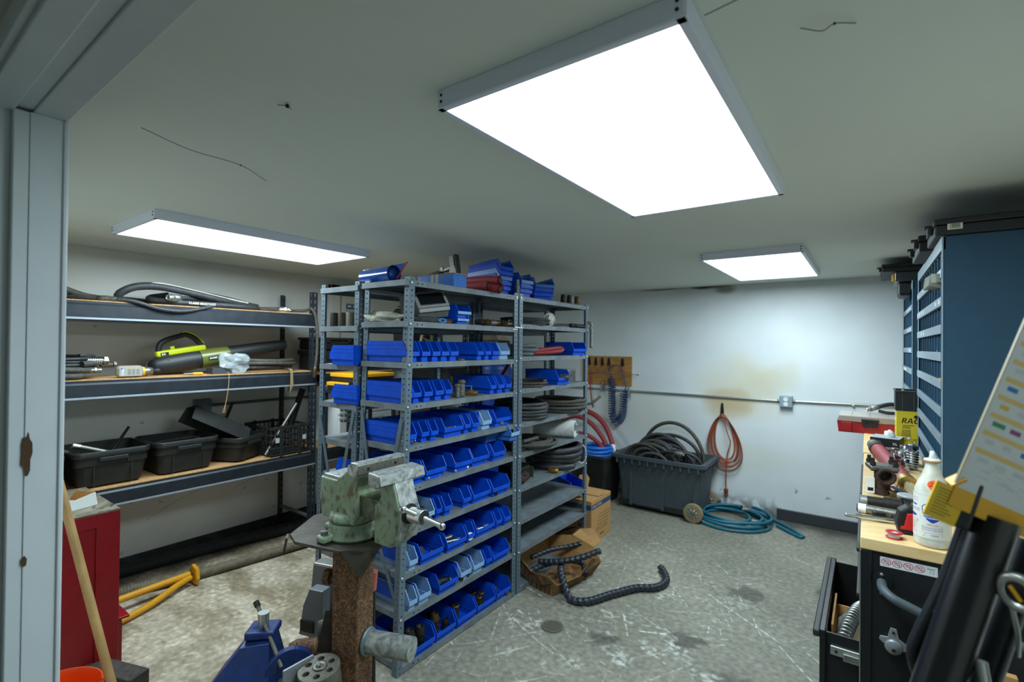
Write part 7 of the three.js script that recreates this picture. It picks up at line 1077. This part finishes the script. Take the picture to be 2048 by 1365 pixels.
{
  const t = thing('glove_box', 'black and grey glove box with white tissue on the bench', 'box', [0.085, BY2, 3.42], -0.18), w = 0.13, h = 0.075, d = 0.14;
  mesh('carton', box(w, h, d, 0, h / 2, 0, 0.002), std(0x1a1c1f, 0.45), t);
  const ft = canvasTex(512, 288, (g, W, H2) => { g.fillStyle = '#16191d'; g.fillRect(0, 0, W, H2); g.fillStyle = '#c22a3a'; for (let k = 0; k < 5; k++) { const an = k * 1.257 - 1.57; g.beginPath(); g.ellipse(60 + Math.cos(an) * 20, 70 + Math.sin(an) * 20, 13, 13, 0, 0, 7); g.fill(); } g.fillStyle = '#d8dadc'; g.font = 'bold 74px sans-serif'; g.fillText('XL', 396, 120); g.font = 'bold 70px sans-serif'; g.textAlign = 'center'; g.fillText('NEATOUCH', 258, 226); g.fillStyle = '#8a8d90'; g.fillRect(100, 56, 90, 8); g.fillRect(100, 74, 70, 8); g.fillRect(200, 250, 210, 6); });
  mesh('front_print', new THREE.PlaneGeometry(w - 0.004, h - 0.004).translate(0, h / 2, d / 2 + 0.0008), std(0xffffff, 0.45, 0, { map: ft }), t, { uv: 1, label: 'dark front with white lettering' }); mesh('grey_top', box(w - 0.002, 0.001, d - 0.002, 0, h + 0.0005, 0), std(0x9a9f9e, 0.5), t);
  const g = new THREE.SphereGeometry(0.022, 16, 12), p = g.attributes.position; for (let i = 0; i < p.count; i++) { const k = 1 + 0.5 * noise.noise(p.getX(i) * 70, p.getY(i) * 70, p.getZ(i) * 70); p.setXYZ(i, p.getX(i) * k, p.getY(i) * k * 1.0, p.getZ(i) * k * 0.8); } g.computeVertexNormals(); mesh('glove_tuft', g.translate(0.01, h + 0.014, 0.0), std(0xf2f4f3, 0.6), t, { label: 'white glove tuft' });
}
{ // red pipe with steel ends
  const t = thing('red_pipe', 'dull red hose pipe with grey clamp and brass end lying on the bench', 'pipe', [0, 0, 0]), p0 = V(0.03, BY + 0.04, 3.3), p1 = V(0.128, BY + 0.04, 2.42), d = p1.clone().sub(p0).normalize(), at = (u) => p0.clone().lerp(p1, u);
  mesh('pipe_body', rod(at(0.1), at(0.93), 0.032, 24), M.redHose, t); mesh('grey_end', rod(at(-0.06), at(0.08), 0.029, 22), M.dullMetal, t); mesh('clamp_ring', rod(at(0.06), at(0.13), 0.036, 24), M.darkMetal, t); mesh('brass_ferrule', [rod(at(0.92), at(0.985), 0.034, 22)], M.brass, t); mesh('steel_end', rod(at(0.98), at(1.03), 0.022, 6), M.chrome, t);
}
// chrome couplers standing in a group
[[0.075, 3.12, 1.0, 'chrome quick coupler lying at the left of the shiny cluster', 1], [0.105, 3.06, 1.0, 'chrome hex coupler, second in the shiny cluster', 0], [0.125, 2.99, 1.25, 'chrome coupler at the middle of the shiny cluster', 0], [0.15, 3.1, 1.45, 'tall chrome coupler at the back of the shiny cluster', 0], [0.168, 2.98, 1.5, 'tall chrome coupler nearest the pigeonhole cabinet', 0], [0.14, 2.92, 0.9, 'short chrome coupler at the front of the shiny cluster', 0], [0.172, 3.14, 1.4, 'tall chrome coupler half hidden at the cluster rear', 0]].forEach(([b, a, s, l, lie], i) => fitting(i % 3 === 1 ? 'ribbed' : 'coupler', M.chrome, s * 1.1, l, [b, BY, a], lie ? { lie: 0.5 } : {}));
{ // rusty flanged valve
  const t = thing('flanged_fitting', 'rusty flanged pipe tee with four bolts standing on the bench', 'pipe fitting', [0.045, BY, 2.4], 0.2);
  mesh('tee_body', [cyl(0.026, 0.026, 0.09, 22, 0, 0.045, 0), cyl(0.03, 0.03, 0.02, 22, 0, 0.012, 0)], M.rustPart, t); mesh('side_port', RX(lathe([[0.018, 0], [0.027, 0], [0.027, 0.05], [0.031, 0.052], [0.031, 0.062], [0.02, 0.062], [0.018, 0.02], [0.018, 0]], 24), Math.PI / 2).translate(0, 0.08, 0.0), M.rustPart, t); mesh('port_bore', RX(cyl(0.018, 0.018, 0.002, 20), Math.PI / 2).translate(0, 0.08, 0.03), M.black, t);
  mesh('flange_plate', box(0.095, 0.02, 0.085, 0, 0.105, -0.005, 0.008), M.dullMetal, t); for (const [x, z] of [[-0.036, -0.03], [0.036, -0.03], [-0.036, 0.028], [0.036, 0.028]]) mesh('flange_bolt', [cyl(0.0065, 0.0065, 0.05, 10, x, 0.118, z), hexPrism(0.0105, 0.012, x, 0.122, z)], M.darkMetal, t);
  mesh('tag', box(0.028, 0.06, 0.003, -0.042, 0.035, 0.02, 0.001), M.white, t, { label: 'white tag with red and black print' }); mesh('tag_print', [box(0.018, 0.012, 0.001, -0.042, 0.02, 0.0222)], M.black, t);
}
{
  const t = thing('ball_valve', 'small ball valve with dark blue lever beside the red pipe', 'valve', [0.092, BY + 0.018, 2.36], 0.4); mesh('valve_body', [RZ(lathe([[0.006, -0.03], [0.012, -0.03], [0.012, -0.012], [0.017, 0], [0.012, 0.012], [0.012, 0.03], [0.006, 0.03]], 18), Math.PI / 2)], M.bronze, t); mesh('stem', cyl(0.005, 0.005, 0.02, 10, 0, 0.022, 0), M.zinc, t); mesh('blue_lever', box(0.013, 0.006, 0.075, -0.018, 0.026, 0.035, 0.002), std(0x1c2f5a, 0.4), t);
  const c = thing('lid_cup', 'grey lidded round tin behind the white bottle on the bench', 'tin', [0.113, BY, 2.2]); mesh('tin_body', cyl(0.028, 0.028, 0.045, 26, 0, 0.0225, 0), M.dullMetal, c); mesh('tin_lid', lathe([[0, 0.045], [0.031, 0.045], [0.031, 0.056], [0.029, 0.058], [0, 0.058]], 28), std(0xb9bec2, 0.35, 0.4), c);
}
{ // pipes and tools at the near end
  const lie = (name, label, cat, segs, mats) => { const t = thing(name, label, cat, [0, 0, 0]); segs.forEach(([n, p, q, r, m, s]) => mesh(n, rod(p, q, r, s || 20), m, t)); return t; };
  const a = (u) => V(lerp(-0.022, 0.14, u), BY + 0.0235, lerp(2.155, 2.165, u));
  lie('pipe_union', 'dark steel threaded pipe union lying across the bench', 'pipe fitting', [['thread_end', a(0), a(0.12), 0.0215, M.zinc], ['barrel', a(0.12), a(0.42), 0.02, M.darkMetal], ['hex_body', a(0.42), a(0.72), 0.027, M.darkMetal, 6], ['collar', a(0.74), a(0.86), 0.0225, M.darkMetal, 8], ['tail', a(0.86), a(1.1), 0.019, M.dullMetal]]);
  const b = (u) => V(lerp(-0.03, 0.13, u), BY + 0.0155, lerp(2.085, 2.075, u));
  const pn = lie('pipe_length', 'grey pipe with white taped thread lying in front of the union', 'pipe', [['pipe_body', b(0.14), b(1.1), 0.0145, M.dullMetal], ['white_tape', b(0.02), b(0.16), 0.0153, M.white], ['thread_end', b(0), b(0.03), 0.0135, M.darkMetal]]);
  mesh('bore', rod(b(-0.004), b(0.0), 0.011, 16), M.black, pn);
  const n = thing('pipe_nut', 'small dark square nut on the bench below the taped pipe', 'nut', [0.03, BY, 2.045], 0.3); mesh('nut_body', [box(0.032, 0.024, 0.024, 0, 0.012, 0, 0.004)], M.darkMetal, n); mesh('bore', RZ(cyl(0.008, 0.008, 0.033, 14), Math.PI / 2).translate(0, 0.012, 0), M.black, n);
  const s = thing('socket', 'black impact socket lying against the taped pipe', 'socket', [0.08, BY + 0.0125, 2.04], 0.2); mesh('socket_body', [RZ(lathe([[0.007, -0.016], [0.0125, -0.016], [0.0125, 0.016], [0.008, 0.016], [0.007, -0.016]], 18), Math.PI / 2)], M.black, s); mesh('blue_band', RZ(cyl(0.0128, 0.0128, 0.006, 18), Math.PI / 2).translate(0.004, 0, 0), std(0x1d3c78, 0.4), s);
  const w = thing('breaker_bar', 'long chrome wrench bar poking out over the bench edge', 'wrench', [0, 0, 0]); const w0 = V(-0.052, BY + 0.0105, 1.99), w1 = V(0.11, BY + 0.0105, 2.02); mesh('shank', rod(w0.clone().lerp(w1, 0.12), w1, 0.0078, 16), M.chrome, w); mesh('flattened_end', [box(0.05, 0.009, 0.018, 0, 0, 0, 0.004).rotateY(0.18).translate(-0.038, BY + 0.0105, -1.992)], M.chrome, w);
  const tm = thing('tape_measure', 'red and black tape measure standing behind the white bottle', 'tape measure', [0.108, BY, 1.945], 0.15); mesh('case', ext([[-0.026, 0], [0.026, 0], [0.036, 0.02], [0.036, 0.05], [0.024, 0.074], [-0.01, 0.078], [-0.026, 0.066], [-0.034, 0.03]], 0.045, 0.006), M.black, tm); mesh('red_side', ext([[-0.02, 0.02], [0.025, 0.016], [0.027, 0.05], [0.016, 0.064], [-0.012, 0.062]], 0.052, 0.003), std(0xc41f22, 0.4), tm); mesh('red_band', box(0.05, 0.012, 0.047, -0.006, 0.02, 0, 0.003), std(0xc41f22, 0.4), tm);
  const sp = thing('tape_spool', 'red plastic spool of white thread tape on the bench', 'spool', [0.064, BY, 1.868]); const R = std(0xa61a30, 0.4); for (const y of [0.0012, 0.0165]) mesh('flange', lathe([[0.0105, y - 0.0012], [0.0215, y - 0.0012], [0.0215, y + 0.0012], [0.0105, y + 0.0012], [0.0105, y - 0.0012]], 30), R, sp); mesh('white_tape', lathe([[0.0105, 0.002], [0.0145, 0.002], [0.0145, 0.0155], [0.0105, 0.0155], [0.0105, 0.002]], 28), std(0xe0d3d0, 0.6), sp);
}
{ // white bottle
  const t = thing('oil_bottle', 'white oil stabilizer bottle with blue shield label and orange sticker', 'bottle', [0.151, BY, 1.872], 0);
  mesh('bottle_body', lathe([[0, 0], [0.038, 0], [0.042, 0.006], [0.0425, 0.018], [0.0415, 0.022], [0.0425, 0.026], [0.0425, 0.148], [0.0395, 0.152], [0.0405, 0.157], [0.034, 0.178], [0.024, 0.2], [0.017, 0.222], [0.0155, 0.236], [0.0195, 0.238], [0.0195, 0.247], [0.012, 0.249], [0, 0.249]], 44), M.whiteDirty, t);
  mesh('brown_collar', lathe([[0.0158, 0.2375], [0.0202, 0.2385], [0.0202, 0.2445], [0.0158, 0.2455], [0.0158, 0.2375]], 30), std(0xa5834e, 0.6), t); mesh('nozzle', lathe([[0.0, 0.248], [0.0085, 0.249], [0.0062, 0.262], [0.0055, 0.27], [0, 0.27]], 20), std(0xdfe3e0, 0.35), t);
  const lt = canvasTex(1024, 512, (g, W, H2) => { g.fillStyle = '#dddcd2'; g.fillRect(0, 0, W, H2); const blue = '#1f3f9c', red = '#c6424a';
    g.strokeStyle = red; g.lineWidth = 3; g.strokeRect(300, 40, 150, 36); g.strokeStyle = blue; g.strokeRect(300, 300, 150, 30); g.fillStyle = blue; for (const [x, y, w, h] of [[318, 108, 60, 26], [380, 118, 64, 20], [318, 236, 120, 40]]) { g.beginPath(); g.ellipse(x + w / 2, y + h / 2, w / 2, h / 2, 0, 0, 7); g.fill(); } g.font = 'bold 17px sans-serif'; g.fillText('RECOMMENDED USES', 300, 180); g.fillText('MIXES WITH ALL OILS', 300, 200); g.fillStyle = red; g.font = '15px sans-serif'; g.fillText('FOR ENGINES', 330, 64); for (let k = 0; k < 7; k++) g.fillRect(300, 344 + k * 14, 150 - (k * 23) % 40, 4); g.fillStyle = blue; g.fillText('CAUTION: KEEP AWAY', 300, 466);
    const cx = 590; g.fillStyle = red; g.font = 'bold 22px sans-serif'; g.textAlign = 'center'; g.fillText('PURE', cx, 66); g.beginPath(); g.moveTo(cx - 90, 130); g.lineTo(cx - 60, 100); g.lineTo(cx + 60, 100); g.lineTo(cx + 90, 130); g.lineTo(cx + 84, 220); g.quadraticCurveTo(cx + 60, 280, cx, 312); g.quadraticCurveTo(cx - 60, 280, cx - 84, 220); g.closePath(); g.fillStyle = '#e9e9e6'; g.fill(); g.strokeStyle = blue; g.lineWidth = 9; g.stroke(); g.save(); g.clip(); g.fillStyle = blue; g.fillRect(cx - 100, 206, 200, 120); g.fillRect(cx - 64, 118, 36, 24); g.restore(); g.fillStyle = red; g.font = 'italic bold 52px serif'; g.fillText('Lucas', cx + 10, 196); g.fillStyle = '#f2f2f2'; g.font = 'bold 30px sans-serif'; g.fillText('HEAVY DUTY', cx, 240); g.font = 'bold 24px sans-serif'; g.fillText('Oil Stabilizer', cx, 268); g.fillStyle = red; g.font = 'bold 20px sans-serif'; g.fillText('100% PURE', cx, 346); g.fillStyle = blue; g.font = 'bold 18px sans-serif'; g.strokeStyle = red; g.lineWidth = 2; g.strokeRect(cx - 90, 362, 180, 76); g.fillText('Eliminates dry starts', cx, 386); g.fillText('Extends oil life 50%', cx, 410); g.fillText('1 QUART', cx + 20, 470);
    g.fillStyle = 'rgba(120,104,70,0.16)'; const r = rng(12); for (let i = 0; i < 90; i++) { g.beginPath(); g.ellipse(r() * W, r() * H2, 4 + r() * 18, 3 + r() * 9, r() * 3, 0, 7); g.fill(); } });
  const lg = new THREE.CylinderGeometry(0.0429, 0.0429, 0.12, 48, 1, true); mesh('wrap_label', lg.translate(0, 0.086, 0), std(0xffffff, 0.5, 0, { map: lt }), t, { uv: 1, rot: [0, Math.PI * 0.63 + 0.62, 0], label: 'printed wrap label' });
  const ot = canvasTex(128, 96, (g, W, H2) => { g.fillStyle = '#ee5a1c'; g.fillRect(0, 0, W, H2); g.fillStyle = '#2a1408'; g.font = 'bold 24px sans-serif'; g.textAlign = 'center'; g.fillText('EXTRA', 66, 40); g.fillText('ENGINE', 62, 66); });
  const og = new THREE.CircleGeometry(0.016, 28); og.scale(1.15, 0.9, 1); const op = og.attributes.position, ou = og.attributes.uv; mesh('orange_sticker', og, std(0xffffff, 0.45, 0, { map: ot }), t, { uv: 1, pos: [0.0045, 0.178, 0.0345], rot: [-0.45, 0.1, 0], label: 'oval orange sticker' });
}
// ---------- tilted machine in the right foreground ----------
{
  const t = thing('tube_bender', 'black tilted tubular machine with yellow edged white chart beside the doorway', 'machine', [0, 0, 0]);
  M.tubeBlack = phys(0x0b0c0e, 0.32, 0.2, { clearcoat: 0.5, clearcoatRoughness: 0.3 });
  const p1 = v3(0.158, 1.26, -1.045), dir = v3(-0.059, -0.215, 0.04).normalize(), e1 = p1.clone().addScaledVector(dir, 1.34);
  mesh('main_tube', rod(p1, e1, 0.03, 34), M.tubeBlack, t, { label: 'glossy black tube' });
  const p2 = v3(0.268, 1.21, -1.03), e2 = p2.clone().addScaledVector(dir, 1.28); mesh('second_tube', rod(p2, e2, 0.032, 34), M.tubeBlack, t);
  const p3 = v3(0.205, 1.22, -1.09), e3 = p3.clone().addScaledVector(dir, 0.6); mesh('inner_tube', rod(p3, e3, 0.02, 20), M.blackSteel, t);
  // chart plate
  const tx = canvasTex(512, 768, (g, W, H2) => { g.fillStyle = '#d3d8da'; g.fillRect(0, 0, W, H2); const r = rng(6), cols = ['#2a6fb8', '#c24a3c', '#3a8a5c', '#d8b23a', '#8a4a7a', '#5a4a4a']; for (let k = 0; k < 13; k++) { const y = 30 + k * 48; g.fillStyle = '#dcbd78'; g.fillRect(10, y, W - 20, 13); for (let i = 0; i < 10; i++) { g.fillStyle = r() < 0.4 ? cols[Math.floor(r() * 6)] : '#c3c8cb'; g.fillRect(24 + i * 48, y + 18 + r() * 5, 20 + r() * 18, 12); } } g.fillStyle = '#c3c8cb'; for (let i = 0; i < 60; i++) g.fillRect(20 + r() * 470, 640 + r() * 40, 20, 3); g.fillStyle = '#e2a80e'; g.fillRect(0, H2 - 50, W, 50);  });
  const c = mesh('chart_plate', ext([[0.03, 0], [0.31, 0], [0.31, 0.46], [0, 0.46], [0, 0.03]], 0.004, 0.0005), std(0x8d7f5c, 0.5), t, { label: 'yellow edged chart plate' });
  const pg = new THREE.PlaneGeometry(0.31, 0.46); pg.translate(0.155, 0.23, 0.0026); mesh('printed_chart', pg, std(0xffffff, 0.4, 0, { map: tx }), c, { uv: 1, label: 'white chart with coloured rows' });
  const u = v3(0.094, 0.274, -0.066).normalize(), r0 = v3(0.095, -0.07, -0.07), rr = r0.sub(u.clone().multiplyScalar(r0.dot(u))).normalize(), nn = rr.clone().cross(u);
  c.applyMatrix4(new THREE.Matrix4().makeBasis(rr, u, nn)); c.position.set(0.095, 1.284, -0.985);
  // block with the yellow label
  const bl = mesh('side_block', box(0.03, 0.075, 0.05, 0, 0, 0, 0.006), std(0x1f2021, 0.5), t); bl.position.set(0.118, 1.278, -1.03); bl.quaternion.setFromUnitVectors(v3(0, -1, 0), dir);
  const yl = canvasTex(256, 256, (g, W, H2) => { g.fillStyle = '#e6bd12'; g.fillRect(0, 0, W, H2); g.fillStyle = '#2a2412'; for (let k = 0; k < 9; k++) g.fillRect(34, 36 + k * 22, 170 - (k * 41) % 70, 6); });
  const lb = mesh('warning_label', box(0.05, 0.055, 0.003, 0, 0, 0, 0.001), std(0xe6bd12, 0.45), t, { label: 'yellow label with small black text' }); lb.applyMatrix4(new THREE.Matrix4().makeBasis(rr, u, nn)); lb.position.set(0.094, 1.284, -0.985); mesh('label_print', new THREE.PlaneGeometry(0.05, 0.055).translate(0, 0, 0.002), std(0xffffff, 0.45, 0, { map: yl }), lb, { uv: 1 });
  const cl = mesh('label_clip', box(0.022, 0.005, 0.02, 0, 0, 0, 0.002), M.yellow, t); cl.position.set(0.108, 1.318, -1.0); cl.rotation.set(0.3, 0.4, 0.5);
  // long flat lever at the left, swivel eye, feet
  const lev = mesh('flat_lever', tube([v3(0.125, 1.235, -1.05), v3(0.1, 1.14, -1.045), v3(0.072, 1.06, -1.04), v3(0.062, 1.02, -1.037), v3(0.072, 0.985, -1.035), v3(0.1, 0.96, -1.03)], 0.011, 50, 10), M.blackSteel, t); for (const q of [[0.088, 1.1, -1.026], [0.07, 1.01, -1.024]]) mesh('lever_screw', new THREE.SphereGeometry(0.004, 8, 6).translate(...q), M.dullMetal, lev);
  const ey = mesh('swivel_eye', new THREE.TorusGeometry(0.021, 0.0075, 10, 30), M.zinc, t); ey.position.set(0.175, 1.17, -0.995); ey.rotation.set(0.1, -0.7, 0.3); mesh('eye_gauge', [lathe([[0, 0], [0.016, 0], [0.016, 0.004], [0, 0.006]], 24).rotateX(Math.PI / 2)], M.black, ey); mesh('gauge_needle', box(0.006, 0.022, 0.002, 0, 0, 0.007, 0.001).rotateZ(0.4), M.yellow, ey); mesh('eye_pin', new THREE.SphereGeometry(0.009, 14, 10).translate(-0.03, 0.012, 0.0), M.zinc, ey); mesh('eye_stem', rod(v3(0.02, -0.005, -0.005), v3(0.06, -0.01, -0.045), 0.012, 12), M.zinc, ey);
  mesh('cable', tube([v3(0.168, 1.15, -1.0), v3(0.178, 1.1, -1.02), v3(0.182, 1.06, -1.04)], 0.003, 16, 6), M.zinc, t);
  const bs = std(0x4a4b48, 0.55, 0.3); mesh('base_clamp', box(0.05, 0.06, 0.05, 0.0, 0, 0, 0.01), bs, t, { pos: [0.035, 0.945, -0.975], rot: [0.2, 0.4, 0.3] }); mesh('base_yoke', [tube([v3(0.07, 0.985, -0.99), v3(0.11, 1.0, -0.98), v3(0.16, 0.995, -0.985), v3(0.19, 0.96, -0.99)], 0.017, 30, 12)], bs, t); mesh('clamp_pin', rod(v3(0.135, 1.055, -1.0), v3(0.142, 1.0, -0.99), 0.009, 12), M.zinc, t);
  mesh('floor_frame', [box(0.8, 0.05, 0.06, 0.0, 0.025, -0.8, 0.006)], M.blackSteel, t); mesh('floor_frame', box(0.06, 0.05, 0.5, -0.12, 0.025, -0.95, 0.006), M.blackSteel, t); mesh('brace', rod(v3(-0.12, 0.04, -1.15), v3(0.03, 0.8, -1.0), 0.02, 14), M.blackSteel, t);
}
{
  const t = thing('tan_carton', 'tan cardboard panel standing behind the black tubes against the bench end', 'carton', [0.2, 0.35, 1.72], 0.0); mesh('panel', box(0.2, 0.36, 0.02, 0, 0.18, 0, 0.002), M.card, t); mesh('stand_block', box(0.24, 0.35, 0.06, 0, -0.175, 0, 0.003), M.cardDirty, t); mesh('clear_wrap', box(0.004, 0.3, 0.024, -0.1, 0.15, 0, 0.001), M.zinc, t);
}
renderer.render(scene, camera);
